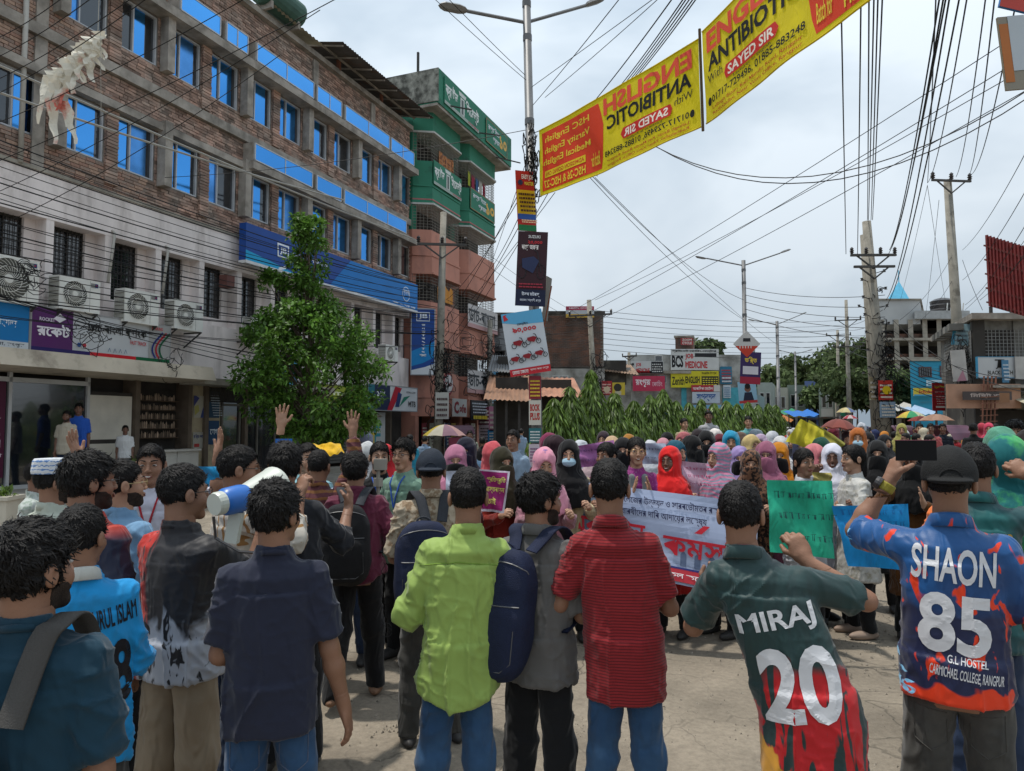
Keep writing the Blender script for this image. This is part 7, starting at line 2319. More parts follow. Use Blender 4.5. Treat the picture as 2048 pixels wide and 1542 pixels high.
m.add([(c - .9, -.4, zq), (c + .9, -.4, zq), (c + .9, 1.4, zq), (c - .9, 1.4, zq), (c, .5, zq + 1.7)], [[0, 1, 4], [1, 2, 4], [2, 3, 4], [3, 0, 4]]); m.tube([(c, .5, zq + 1.6), (c, .5, zq + 2.6)], .05, 5)
m.build('skylight', mat('skylight_blue', (.10, .42, .62), .3, .1, spec=.6), b4)
for i, (pt, pb, nm) in enumerate([(625, 641, 'parapet'), (678, 683, 'floor_slab'), (716, 722, 'floor_slab'), (754, 760, 'floor_slab')]):
 m = MB(); m.box(-.3 if i else w4 * .4, w4, -.8 if i else -1.0, 8, zat(pb, Z), zat(pt, Z)); m.build(nm, M_CONC if i else mat('parapet_grey', (.36, .37, .37), .85, .15), b4)
m = MB(); m.box(w4 * .42, w4, 0, 5, zat(641, Z), zat(637, Z)); m.build('roof_slab', M_CONC, b4)
for x in np.linspace(.1, w4 - .4, 7):
 m = MB(); m.box(x, x + .4, -.6, -.2, 0, zat(641, Z)); m.build('column', M_CONC, b4)
m = MB(); m.box(0, w4, 3.5, 4, 0, zat(645, Z)); m.build('back_wall', M_DARK, b4)
for pt, pb in ((668, 678), (708, 716)):
 m = MB(); m.box(.4, w4 - .1, -.1, .0, zat(pb, Z), zat(pt, Z)); m.build('brick_infill', M_BRICKF, b4)
tk = thing('water_tank', 'black plastic water tank on the unfinished building roof', 'tank', tuple(at_y(1884, 612, 62)))
m = MB(); m.lathe([(.9, -.7), (.95, -.4), (.9, -.3), (.95, 0), (.9, .1), (.95, .4), (.6, .6), (.2, .7), (0, .7)], 16); m.build('tank_shell', M_INS, tk)
m = MB(); m.box(-1.3, 1.3, -1, 1, -.95, -.7); m.build('stand', M_BRICKF, tk)
for i in range(5):
 m = MB(); m.tube([at_y(1893 + i * 8, 628, 61), at_y(1895 + i * 8, 606 - 6 * (i % 2), 61)], .05, 5)
 tag(m.build('roof_rod', M_TRIMW), 'thin white rod standing on the unfinished building roof', 'rod', 'reinforcing rods on the unfinished roof')
b5, w5 = building('bright blue painted house with two barred windows below the unfinished building', 1822, 1925, 48)
m = MB(); m.box(0, w5, 0, 7, 0, zat(722, 48)); m.build('wall', mat('wall_blue', (.035, .28, .44), .8, .18, 1.0, stretch=(.3, 1, 4), col2=(.06, .22, .30), thr=.6, tscale=1.5), b5)
m = MB(); m.box(-.15, w5, -.15, 7, zat(722, 48), zat(719, 48)); m.build('coping', M_CONC, b5)
far_window(b5, w5 * .19, w5 * .40, zat(752, 48), zat(736, 48), 0, mat('frame_plum', (.10, .05, .05), .7), 5); far_window(b5, w5 * .60, w5 * .80, zat(752, 48), zat(734, 48), 0, mat('frame_plum', (.1, .05, .05)), 5)
far_board(1828, 1876, 776, 792, 47.5, '#c8b23a', [('t', 'Scholar', .2, .8, .3, .8, '#b03a30', .05), ('r', 0, 1, 0, .2, '#3a8fb0')], 'yellow board with a red word on the blue house')
far_board(1854, 1900, 760, 772, 47.4, '#b4c8d2', lines(.05, .95, .1, .9, 2, '#5a94a8', 4), 'pale strip board on the blue house')
b6 = thing('corner_house', 'grimy two storey corner house with grilled openings beneath the red hoarding', 'building')
P6 = at_y(1956, 860, 24.5); P6.z = 0
b6.location = P6
Z = 24.5
z_r, z_b, z_g = zat(626, Z), zat(660, Z), zat(722, Z)
M_GRIM = mat('plaster_grimy', (.25, .245, .225), .92, .3, 1.0, col2=(.08, .075, .065), thr=.52, tscale=1.2, soft=.15, bump=.3)
ux, uy = FU[0], FU[1]
side = Matrix.Rotation(R(90 - 21.7), 4, 'Z')
prism(MB(), [(.1, .25), (8, .25), (10.2, 6), (2.4, 6)], 0, z_r - .25).build('wall', M_GRIM, b6)
prism(MB(), [(-.3, -.35), (8.2, -.35), (10.6, 6.2), (2.1, 6.2)], z_r - .25, z_r - .05).build('roof_slab', M_CONCD, b6)
m = MB(); m.box(.02, 1.35, .1, .26, z_b, z_r - .25).box(1.36, 8, .05, .26, 0, z_r - .25) ; m.build('upper_wall', M_GRIM, b6)
m = MB(); m.box(2.05, 8.0, -.02, .04, z_g, z_r - .3); m.build('grey_render', mat('render_grey', (.27, .275, .28), .9, .2, 1.2, bump=.3), b6)
m = MB(); m.box(.05, 1.9, .06, .2, z_g, z_b); m.build('opening', M_DARK, b6)
g_ = MB()
for x in np.arange(.06, 1.9, .13): g_.bar((x, .0, z_g), (x, .0, z_b), .014)
for z in np.arange(z_g, z_b, .12): g_.bar((.05, .0, z), (1.9, .0, z), .014)
g_.build('grille', mat('grille_steel', (.28, .28, .27), .5, .2), b6)
m = MB(); m.box(0, 5.2, -.3, .05, 0, z_r - .25, side); m.build('side_wall', M_BLACKP, b6)
g_ = MB()
for x in np.arange(.1, 5, .16): g_.bar(side @ Vector((x, .0 - .0, z_g)) + Vector((-.12, 0, 0)), side @ Vector((x, 0, z_b)) + Vector((-.12, 0, 0)), .02)
for z in np.arange(z_g, z_b, .12): g_.bar(side @ Vector((.05, 0, z)) + Vector((-.12, 0, 0)), side @ Vector((5, 0, z)) + Vector((-.12, 0, 0)), .02)
g_.build('grille', mat('grille_steel', (.28, .28, .27)), b6)
for i in range(5):
 m = MB(); m.box(.3 + i * .8, .75 + i * .8, .06, .5, z_b + .05, z_r - .3, side @ Matrix.Translation((0, 0, 0))); o = m.build('pillar', M_GRIM, b6); o.location = (-.22, 0, 0)
m = MB(); m.box(.0, 8, -.9, .2, z_g - .95, z_g - .85); m.build('canopy', M_CONCD, b6)
sgn = [('t', 'BLACK SMITH', .22, .80, .14, .34, '#26221f', .04), ('c', .50, .80, .06, '#26221f'), ('p', [(.44, .48), (.56, .48), (.54, .76), (.46, .76)], '#26221f'), ('l', [(.40, .86), (.60, .86)], .04, '#26221f'), ('l', [(.46, .5), (.42, .44)], .03, '#26221f'), ('l', [(.54, .6), (.62, .55)], .03, '#26221f')]
b_ = at_y(1957, 755, Z - .3)
sign('shop_sign', 'white shop sign with a small hatted figure under the grilled opening', 'sign', Matrix.Translation((b_.x + .72, Z - .3, b_.z)), 1.45, zat(716, Z) - b_.z, '#b7babb', sgn, th=.08, border=('#3f8ab0', .02))
sign('board', 'weathered blank board leaning at the street corner of the grimy house', 'sign', Matrix.Translation(at_y(1922, 762, Z - .2)) @ Matrix.Rotation(R(-4), 4, 'Y'), .48, 1.05, mat('board_pale', (.42, .41, .39), .8, .15), [('p', [(.2, 0), (.9, 0), (.7, .35)], '#a87a88')], th=.05)
sign('board', 'pale blue board tilted under the roof edge of the grimy house', 'sign', Matrix.Translation(at_y(1919, 690, Z + .5)) @ Matrix.Rotation(R(8), 4, 'Y') @ Matrix.Rotation(R(-30), 4, 'Z'), .5, .75, '#87a4ac', [('r', 0, .2, 0, 1, '#2f7f9a')] + lines(.3, .9, .2, .8, 3, '#5a6a70', 3), th=.05)
sign('board', 'small blue poster board beside the white shop sign', 'sign', Matrix.Translation(at_y(2012, 765, Z - .45)), .22, .75, '#4a7a9a', lines(.1, .9, .1, .9, 5, '#b8c4cc', 4), th=.03)
sign('board', 'grey blank board at the picture edge on the grimy house', 'sign', Matrix.Translation(at_y(2062, 758, Z - .4)), 1.0, .75, mat('board_pale', (.42, .41, .39)), [], th=.05)
hd = thing('red_hoarding', 'big rust red corrugated hoarding standing on the corner house roof', 'hoarding')
a, b, c, d = at_y(1977, 612, 24.5), at_y(2075, 640, 22.0), at_y(2064, 498, 22.0), at_y(1970, 470, 24.5)
M_RED = mat('hoarding_red', (.20, .03, .028), .6, .25, 3, col2=(.09, .02, .02), thr=.6, tscale=3)
MB().add([a, b, c, d], [[0, 1, 2, 3]]).build('sheet', M_RED, hd)
for i in range(13):
 t = (i + .5) / 13
 m = MB(); m.bar(a.lerp(b, t) + Vector((-.03, -.06, 0)), d.lerp(c, t) + Vector((-.03, -.06, 0)), .07, .05); m.build('rib', M_RED, hd)
for i in range(5):
 t = (i + .3) / 5
 m = MB(); m.bar(a.lerp(d, t) + Vector((0, .07, 0)), b.lerp(c, t) + Vector((0, .07, 0)), .05); m.build('rail', mat('rust_dark', (.10, .025, .02), .8), hd)
for t in (.05, .5, .95):
 m = MB(); p = a.lerp(b, t); m.bar(p, (p.x, p.y, z_r - .1), .08); m.build('support', M_GRILL, hd)
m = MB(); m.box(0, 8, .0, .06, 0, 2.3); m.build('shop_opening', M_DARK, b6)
corrugated('tin_awning', (.6, -2.2, 2.25), (8, -2.6, 2.45), (8, .0, 2.95), (.9, .0, 2.85), 44, .02, mat('tin_pale', (.36, .33, .24)), b6)
for x in (.9, 2.2, 3.4):
 m = MB(); m.bar((x, -2.0, 0), (x, -2.0, 2.3), .07); m.build('awning_post', M_GRILL, b6)
m = MB(); m.box(-1.4, 1.0, -.7, -.6, 2.35, 3.15); m.build('peach_board', mat('board_peach', (.42, .24, .16), .85, .12), b6)
for i in range(4):
 m = MB(); m.tube([(-.55 + i * .13, -.9, 0), (-.25 + i * .13, -.8, 3.4)], .028, 5); m.build('bamboo', mat('bamboo_red', (.20, .09, .06), .8, .2), b6)
m = MB()
for i in range(16): m.bar((-.62 + .012 * i, -.92, .2 * i + .1), (-.05 + .012 * i, -.92, .2 * i + .13), .03)
tag(m.build('ladder_rungs', mat('bamboo_red', (.2, .09, .06)), b6), kind='stuff')
cam_sign('shop_sign', 'long dark shop fascia with grey lettering under the grimy house', 'sign', 1975, 800, 23.6, 1.6, .28, '#4a4240', [('t', 'মিষ্টি ঘর', .15, .85, .2, .8, '#b8a8a0', .03)])
cam_sign('round_sign', 'round wooden disc hung under the tin awning', 'sign', 2010, 805, 22.5, .3, .3, mat('wood_disc', (.25, .13, .07), .8), [])
rs = cam_sign('notice_board', 'red notice board with yellow heading and a white arrow on steel posts', 'sign', 1891, 820, 30, .98, 1.10, '#a51f28',
    [('t', 'ট্রাফিক আইন', .06, .92, .80, .93, '#d8c22e', .04), ('t', 'মেনে চলুন নিরাপদে থাকুন', .08, .92, .64, .71, '#e2d4d2', .02)] + lines(.12, .85, .22, .58, 4, '#d4b4b2', 5, .35) + [('p', [(.06, .08), (.80, .08), (.80, .03), (.95, .12), (.80, .20), (.80, .15), (.06, .15)], '#d8d4d0')], border=('#8f1a22', .03))
for x in (-.35, .35):
 m = MB(); p = at_y(1891, 820, 30); m.bar((x, .05, -p.z), (x, .05, 0), .05); m.build('post', M_RED, rs)
def skew(root, f):
 for ch in root.children:
  skew(ch, f)
  if ch.type == 'MESH':
   for v in ch.data.vertices: v.co.x += v.co.y * f
for r_, f_ in ((b5, .58), (b4, .60), (b2, .30)): skew(r_, f_)
for o_ in [q for q in COL.objects if q.get('category') == 'shop' and q.name.startswith('far_shop')]: skew(o_, .42)
def umbrella(label, px, pyt, Z, wpx, cols, ribs=8, dome=.32, h=None, grp='umbrellas over the street', tilt=0):
 p = at_y(px, pyt, Z)
 Rr = wpx / 2 * Z / FPX
 t = thing('umbrella', label, 'umbrella', (p.x, Z, 0), 0, grp)
 T = Matrix.Translation((0, 0, p.z)) @ Matrix.Rotation(tilt, 4, 'Y')
 for i in range(ribs):
  a0, a1 = 2 * math.pi * i / ribs, 2 * math.pi * (i + 1) / ribs
  V, F = [], []
  n, q = 5, 4
  for a_ in range(n + 1):
   rr = Rr * a_ / n
   for b_ in range(q + 1):
    a = a0 + (a1 - a0) * b_ / q
    scal = 1 - .10 * (a_ / n) * math.sin(math.pi * b_ / q)
    z = -Rr * dome * 2 * (1 - math.cos(a_ / n * 1.25)) * .75 + .02 * math.sin(math.pi * b_ / q) * a_ / n
    V.append(T @ Vector((rr * scal * math.cos(a), rr * scal * math.sin(a), z)))
  for a_ in range(n):
   for b_ in range(q): k = a_ * (q + 1) + b_; F.append([k, k + q + 1, k + q + 2, k + 1])
  c = cols[i % len(cols)]
  mobj('panel', mesh_np('panel', V, F, True), cloth('umb_' + c.strip('#'), c, trans=.25, wr=.1), t)
 m = MB(); m.tube([(0, 0, .0), (0, 0, p.z + .06)], .016 if Rr < 1 else .025, 6); m.build('shaft', M_STEEL, t)
 return t
umbrella('pale pink, white and yellow street vendor umbrella by the choked pole', 889, 849, 23, 88, ['#b58c88', '#a9a9b2', '#9f9fa9', '#c0a838', '#b9a432', '#bdb7a6', '#8f6f7c', '#b58c88'], dome=.5)
umbrella('dusty rose umbrella held up in the crowd behind the yellow sheet', 1680, 838, 11.5, 72, ['#7d453e', '#8a4c44'], dome=.55, tilt=R(6))
umbrella('cream and blue striped vendor umbrella in the far market', 1692, 815, 42, 40, ['#b9a878', '#c4b98c', '#5f6f94', '#c0b284'], dome=.5)
umbrella('red and white umbrella in the far market crowd', 1700, 830, 34, 30, ['#a83a48', '#c4b4b4'], dome=.5)
umbrella('green, yellow and orange vendor umbrella left of the red notice', 1822, 822, 34, 60, ['#c9b64a', '#3f9a6a', '#c2c8a8', '#b85a3a'], dome=.45)
umbrella('dark red vendor umbrella beside the multicoloured one', 1840, 832, 32, 50, ['#8a3a34', '#6a2c2a'], dome=.4)
umbrella('peach vendor umbrella in front of the red notice', 1872, 828, 24, 66, ['#a8826c', '#b08c78'], dome=.4)
for i, (px, py, Z, w_, c, lab) in enumerate([(1608, 820, 60, 60, '#2468b4', 'bright blue tarpaulin over a far market stall'), (1582, 818, 70, 40, '#2e7a58', 'green tarpaulin over a far market stall'), (1790, 812, 55, 60, '#a7a49c', 'white tin stall roof right of the twin poles'), (1722, 806, 62, 60, '#a39a8c', 'pale tin stall roof below the tree crowns'), (1815, 806, 50, 60, '#b0aca4', 'greyish stall roof before the blue house'), (1570, 832, 66, 34, '#a0642e', 'orange stall cover by the last mast tree'), (1850, 812, 45, 44, '#8fa4bc', 'light blue stall roof before the blue house')]):
 p = at_y(px, py, Z); w = w_ * Z / FPX
 t = thing('market_stall', lab, 'stall', (p.x, Z, 0), 0, 'market stalls along the far road')
 V, F = [], []
 for a_ in range(7):
  for b_ in range(5):
   V.append((-w / 2 + w * a_ / 6, 2.4 * b_ / 4, p.z - .35 + .5 * b_ / 4 - .10 * math.sin(a_ * 1.6) ** 2 - (.12 if 0 < a_ < 6 else 0)))
 for a_ in range(6):
  for b_ in range(4): k = a_ * 5 + b_; F.append([k, k + 5, k + 6, k + 1])
 mobj('cover', mesh_np('cover', V, F, True), cloth('tarp%d' % i, c, wr=.2), t)
 for x in (-w / 2, w / 2):
  m = MB(); m.bar((x, .05, 0), (x, .05, p.z - .4), .07); m.build('post', M_GRILL, t)
 m = MB(); m.box(-w / 2 + .2, w / 2 - .2, .4, 1.6, 0, .9); m.build('table', mat('wood_worn', (.14, .10, .07)), t)
def rickshaw(label, px, Z, yaw, c):
 p = at_y(px, 860, Z)
 t = thing('cycle_rickshaw', label, 'rickshaw', (p.x, Z, 0), yaw, 'cycle rickshaws in the crowd')
 for (x, y) in ((-.5, 0), (.5, 0), (0, 1.7)):
  w = MB(); w.tube([(x, y + .34 * math.cos(a), .36 + .34 * math.sin(a)) for a in np.linspace(0, 2 * math.pi, 17)], .022, 5); wo_ = w.build('wheel', M_INS, t)
  s_ = MB()
  for a in np.linspace(0, math.pi, 6)[:-1]: s_.bar((x, y - .33 * math.cos(a), .36 - .33 * math.sin(a)), (x, y + .33 * math.cos(a), .36 + .33 * math.sin(a)), .008)
  s_.build('spokes', M_STEEL, wo_)
 m = MB(); m.box(-.45, .45, -.45, .25, .55, .85).box(-.45, .45, -.5, -.4, .85, 1.35); m.build('seat', paint(c), t)
 m = MB()
 for i in range(7):
  a0 = math.pi * .15 + i * .3
  m.quad((-.5, -.1 + .6 * math.cos(a0), 1.1 + .7 * math.sin(a0)), (.5, -.1 + .6 * math.cos(a0), 1.1 + .7 * math.sin(a0)), (.5, -.1 + .6 * math.cos(a0 + .3), 1.1 + .7 * math.sin(a0 + .3)), (-.5, -.1 + .6 * math.cos(a0 + .3), 1.1 + .7 * math.sin(a0 + .3)))
 m.build('hood', paint('#5a3a4a'), t)
 m = MB(); m.tube([(0, .2, .6), (0, 1.0, .5), (0, 1.6, .9), (0, 1.7, .36)], .025, 5); m.tube([(-.28, 1.45, 1.0), (.28, 1.45, 1.0)], .018, 5); m.build('frame', M_GRILL, t)
rickshaw('cycle rickshaw with a plum hood behind the phone held high', 1905, 19, R(200), '#8a4a5a')
rickshaw('distant cycle rickshaw beside the twin poles', 1800, 30, R(190), '#3a5a7a')
rickshaw('cycle rickshaw under the vendor umbrella by the salmon building', 915, 27, R(20), '#7a2f44')
# THE CROWD
def jersey(name, base, layers, rough=.55):
 """printed sports cloth; layer = (colour, noise scale, stretch, (cx, cy, cz), offset, soft)"""
 if name in _mats: return _mats[name]
 m = cloth(name, base, rough=rough, wr=.5, spec=.35)
 t = m.node_tree
 N, K = t.nodes.new, t.links.new
 co = N("ShaderNodeTexCoord")
 b = t.nodes['Principled BSDF']
 cur = b.inputs['Base Color'].links[0].from_socket
 for col, sc, st, lin, off, soft in layers:
  mp_ = N("ShaderNodeMapping"); mp_.inputs['Scale'].default_value = st[:3]
  if len(st) > 3: mp_.inputs['Rotation'].default_value = (0, st[3], 0)
  K(co.outputs['Object'], mp_.inputs[0])
  n = N("ShaderNodeTexNoise"); n.inputs['Scale'].default_value = sc; n.inputs['Detail'].default_value = 2.5; n.inputs['Distortion'].default_value = .8
  K(mp_.outputs[0], n.inputs['Vector'])
  dt = N("ShaderNodeVectorMath"); dt.operation = 'DOT_PRODUCT'; K(co.outputs['Object'], dt.inputs[0]); dt.inputs[1].default_value = lin
  ad = N("ShaderNodeMath"); ad.operation = 'ADD'; K(n.outputs['Fac'], ad.inputs[0]); K(dt.outputs['Value'], ad.inputs[1])
  mr_ = N("ShaderNodeMapRange"); mr_.inputs['From Min'].default_value = off - soft; mr_.inputs['From Max'].default_value = off + soft
  K(ad.outputs[0], mr_.inputs['Value'])
  mx = N("ShaderNodeMix"); mx.data_type = 'RGBA'
  K(mr_.outputs[0], mx.inputs['Factor']); K(cur, mx.inputs['A']); mx.inputs['B'].default_value = (*(srgb(col) if isinstance(col, str) else col), 1)
  cur = mx.outputs['Result']
 K(cur, b.inputs['Base Color'])
 return m
JEAN = cloth('denim_blue', (.022, .060, .13), (.05, .12, .23), .56, 2.2, wr=.9, soft=.14)
JEAND = cloth('denim_dark', (.016, .028, .06), (.03, .05, .10), .56, 2.5, wr=.9, soft=.14)
JEANG = cloth('denim_grey', (.035, .034, .031), (.085, .08, .07), .56, 3.0, wr=.9, soft=.14)
BLK = cloth('cloth_black', (.008, .008, .009), wr=.5)
KHA = cloth('cloth_khaki', (.26, .20, .135), wr=.9)
WHT = cloth('cloth_white', (.62, .62, .62), wr=.5)
M_PRW = mat('print_white', (.60, .60, .62), .5, .08, 12)
M_PRK = mat('print_black', (.008, .008, .012), .5, .1, 12)
M_PRG = mat('print_gold', (.48, .28, .04), .5, .1, 12)
BAGK = mat('bag_black', (.012, .012, .014), .75, .2, 8, bump=.5, bscale=300)
BAGN = mat('bag_navy', (.010, .016, .045), .75, .2, 8, bump=.5, bscale=300)
BAGC = mat('bag_charcoal', (.03, .033, .04), .75, .2, 8, bump=.5, bscale=300)
PI = math.pi
TEE = lambda m, **k: dict(dict(m=m, collar=('crew', m), sleeve=.82, hem=.80), **k)
POL = lambda m, **k: dict(dict(m=m, collar=('polo', m), sleeve=.80, hem=.78), **k)
SHI = lambda m, **k: dict(dict(m=m, collar=('shirt', m), sleeve=1.5, hem=.75, hemcurve=.05), **k)
RED = stripe_mat('polo_red_striped', [(.26, .018, .022), (.12, .010, .014)], .0115, 2, duty=.62, wob=.004)
make_person('young man in a red finely striped polo shirt and blue jeans, back to us', 1218, 925, 505, 0, near=3, hair='short', seed=1, upper=POL(RED, hem=.70, hemcurve=.02, amp=.011), lower=dict(m=JEAN), B_kw=dict(arms=('phone', 'phone'), fat=.88, lean=(-.05, 0), feet=((.12, 0), (-.12, 0))))
LIME = cloth('shirt_lime', (.27, .38, .09), wr=.8, rough=.6)
r, B, s = make_person('young man in a lime green long shirt and blue jeans, back to us', 937, 943, 505, 0, near=3, hair='short', seed=2, upper=SHI(LIME, hem=.70, hemcurve=.09, sleeve=1.45, flare=.01, amp=.017), lower=dict(m=JEAN), B_kw=dict(arms=('phone', 'phone'), lean=(.035, 0), feet=((.11, 0), (-.13, 0)), fat=.90))
bv = BVHTree.FromPolygons([v.co for v in s.data.vertices], [list(p.vertices) for p in s.data.polygons])
m = MB(); m.tube([Vector((x, (bv.ray_cast(Vector((x, -1, 1.235 - .02 * abs(x) / .17)), Vector((0, 1, 0)))[0] or Vector((0, -.12, 0))).y - .001, 1.235 - .02 * abs(x) / .17)) for x in np.linspace(-.155, .175, 14)], .0025, 4); m.build('yoke_seam', cloth('seam_green', (.17, .27, .04)), r)
GRY = cloth('polo_grey', (.115, .11, .105), wr=.6)
r, B, s = make_person('bearded man in a grey polo and black trousers carrying a navy backpack', 1080, 952, 480, -.45, near=3, hair='thick', seed=3, upper=POL(GRY, hem=.76, sleeve=.9), lower=dict(m=BLK), extras=dict(beard=1), B_kw=dict(arms=('front', 'front'), head=(-.55, 0, 0), feet=((.12, 0), (-.10, 0)), fat=1.02))
backpack('navy drooping backpack with chest zip on the man in the grey polo', r, B, BAGN, BAGN, w=.27, h=.52, d=.15, zc=1.08, lean=.14, xo=-.07)
NAV = cloth('tee_navy', (.020, .023, .042), wr=.5)
make_person('broad young man in a plain navy T-shirt and jeans, one arm hanging, back to us', 556, 970, 590, -.08, near=3, hair='thick', seed=4, upper=TEE(NAV, hem=.78, amp=.012), lower=dict(m=JEAN, pockets=1), B_kw=dict(arms=(((.24, -.02, -1), (.24, .16, -1), None, (-1, .2, 0), 'relax'), ((.16, .05, -1), (-.5, .9, -.35), None, (-1, .3, 0), 'relax')), head=(-.5, .05, 0), fat=.95, feet=((.15, 0), (-.13, 0))))
TEAL = cloth('tee_teal', (.010, .038, .062), wr=.5)
r, B, s = make_person('nearest man, in a dark teal T-shirt with a grey shoulder strap', 76, 1052, 900, -.35, near=3, hair='thick', seed=0, upper=TEE(TEAL, hem=.74), lower=dict(m=JEAND), extras=dict(beard=1), B_kw=dict(arms=('down', 'down'), head=(-.55, .08, 0), lean=(.03, 0), fat=1.04))
backpack('dark grey backpack slung on the nearest man in teal', r, B, BAGC, BAGC, w=.30, h=.46, zc=.98, xo=-.10, strap_m=mat('strap_grey', (.06, .056, .052), .8, .2, bump=.3, bscale=300))
SKB = cloth('jersey_sky', (.012, .25, .56), (.02, .20, .42), .6, 4, wr=.6)
r, B, s = make_person('young man in a sky blue long sleeved jersey printed NURUL ISLAM 88', 172, 1015, 610, .12, near=3, hair='short', seed=5, upper=POL(SKB, collar=('polo', cloth('collar_pale', (.5, .5, .46))), sleeve=1.9, hem=.72), lower=dict(m=JEANG), B_kw=dict(arms=('front', 'down'), lean=(-.02, 0), head=(-.6, 0, 0)))
print_back(s, [('NURUL ISLAM', -.01, .15, 1.10, 1.165, .03, -.12), ('88', .0, .14, .84, 1.05, .05, -.06)], M_PRK, r, 'jersey_lettering')
MIR = jersey('jersey_green_red', (.012, .040, .040), [('#b8141c', 3.2, (1, 1, 1), (.0, 0, -3.4), -2.78, .05), ((.012, .036, .036), 8.0, (3.2, 1, .5, .8), (0, 0, 0), .515, .015), ('#a01820', 7, (1, 1, .5, -.6), (2.2, 0, -.3), .82, .05), ((.60, .28, .03), 9, (1.2, 1, 1), (-3.2, 0, -2.6), -.86, .03)])
r, B, s = make_person('leaning boy in a dark green and red tiger striped jersey printed MIRAJ 20', 1478, 970, 588, 0, near=3, hair='short', seed=1, upper=POL(MIR, hem=.56, sleeve=.82, amp=.009, wmin=(.175, .13), collar=('polo', jersey('collar_green_red', (.012, .04, .04), [('#b8141c', 2, (1, 1, 1), (0, 0, 40), 55.1, .1)]))), lower=dict(m=JEAND),
 B_kw=dict(lean=(-.19, .02), arms=(((.9, .45, -.30), (-.95, .15, .62), (-.5, .2, 1), (-.3, .9, 0), 'grip'), ((.45, .55, -1), (-.25, 1, .5), None, (-.3, .5, 1), 'grip')), head=(-.12, 0, -.03)), skin='a')
print_back(s, [('MIRAJ', -.235, .015, 1.08, 1.165, .04, R(-14)), ('20', -.165, .085, .81, 1.05, .055, R(-9))], M_PRW, r, 'jersey_lettering')
SHA = jersey('jersey_blue_orange', (.006, .075, .24), [((.010, .016, .060), 2.2, (1, 1, 1), (-.25, 0, -.7), -.38, .06), ('#dd3a14', 11, (1.6, 1, .8, .5), (0, 0, 0), .635, .015), ('#dd3a14', 4, (1, 1, 1.6), (.0, 0, -2.8), -1.86, .02), ((.25, .60, .9), 16, (.5, 1, 2.2), (-3.0, 0, -1.2), .02, .02)], rough=.45)
r, B, s = make_person('man in a black cap and blue orange jersey printed SHAON 85, filming', 1893, 905, 570, .05, near=3, hair='fade', seed=6, upper=POL(SHA, hem=.81, sleeve=.85, amp=.008, hemcurve=.01), lower=dict(m=JEANG, pockets=1, seam_m=mat('seam_grey', (.06, .057, .05))), extras=dict(cap=(mat('cap_black', (.012, .012, .012), .85, .2, 20, bump=.4, bscale=200), True)),
 B_kw=dict(arms=(((.38, .0, -1), (.20, .22, -1), None, (-1, .2, 0), 'relax'), ((.62, .75, .06), (-.62, .15, 1), (-.35, .25, 1), (-.75, .5, 0), 'grip')), fat=1.05, lean=(.0, .02), feet=((.14, 0), (-.14, 0))))
print_back(s, [('SHAON', -.13, .125, 1.225, 1.345, .035, R(4)), ('85', -.115, .105, .985, 1.19, .05, R(3)), ('G.L HOSTEL', -.03, .09, .955, .98, .02, R(5)), ('CARMICHAEL COLLEGE, RANGPUR', -.085, .135, .90, .94, .02, R(6))], M_PRW, r, 'jersey_lettering')
w_ = B.wri[-1]; T = Matrix.Translation(Vector(w_)) @ Vector((0, 0, 1)).rotation_difference(Vector(norm(B.wri[-1] - B.elb[-1]))).to_matrix().to_4x4()
m = MB(); m.lathe([(.034, -.05), (.037, -.045), (.037, -.02), (.034, -.015)], 16, T); m.build('watch_strap', mat('watch_yellow', (.30, .25, .03), .5), r)
m = MB(); m.lathe([(0, .012), (.022, .012), (.026, .0), (.026, -.012)], 14, T @ Matrix.Translation((-.03, -.02, -.035)) @ Matrix.Rotation(R(-90), 4, 'Y')); m.build('watch_case', M_INS, r)
ph = thing('phone', 'black smartphone held up sideways by the man in the black cap', 'phone', tuple(at_y(1832, 901, 2.38)), R(4))
m = MB(); m.box(-.068, .068, -.004, .004, -.033, .033); m.build('phone_body', mat('phone_black', (.004, .004, .005), .5, .05, spec=.15), ph)
m = MB(); m.box(-.069, .069, -.003, .003, .0331, .0345); m.build('phone_edge', mat('phone_pink', (.35, .10, .14), .3), ph)
SOB = jersey('jersey_teal_gold', (.008, .055, .062), [((.006, .10, .10), 4, (1, 1, 1), (0, 0, 0), .56, .05), ('#d86a18', 10, (1, 1, 2, .4), (-3.5, 0, 0), .95, .02)])
r, B, s = make_person('man in a teal jersey with gold lettering SOBUR, raising one arm to film', 1948, 893, 430, .10, near=2, hair='short', seed=2, upper=POL(SOB, sleeve=1.9, hem=.74), lower=dict(m=JEAND), B_kw=dict(arms=(((.85, .35, .10), (-.80, .30, .85), (-.7, .3, .6), (-.3, .9, 0), 'grip'), ((.4, .5, -1), (-.3, .8, .6), None, (-.4, .7, 0), 'grip')), fat=1.02))
print_back(s, [('YUNUS SOBUR', -.17, .13, 1.20, 1.27, .04, R(-3)), ('8', -.02, .10, .93, 1.14, .09)], M_PRG, r, 'jersey_lettering')
RN = jersey('jersey_navy_red', (.02, .022, .045), [('#b3301c', 2, (1, 1, 1), (0, 0, 9), 12.55, .25)])
make_person('man in a navy jersey with red shoulders and wavy hair, beside the white skullcap', 182, 912, 500, -.75, near=2, hair='thick', seed=3, upper=TEE(RN), lower=dict(m=JEAND), extras=dict(beard=1, glasses=M_IRIS), B_kw=dict(arms=('down', 'front'), head=(-.45, 0, 0)))
r, B, s = make_person('bearded man in a pale sage shirt wearing a white and blue skullcap', 116, 925, 390, -1.05, near=2, hair='fade', seed=4, upper=SHI(cloth('shirt_sage', (.42, .45, .38)), sleeve=1.4), lower=dict(m=JEAND), extras=dict(beard=1), B_kw=dict(arms=('down', 'down'), head=(-.3, 0, 0)))
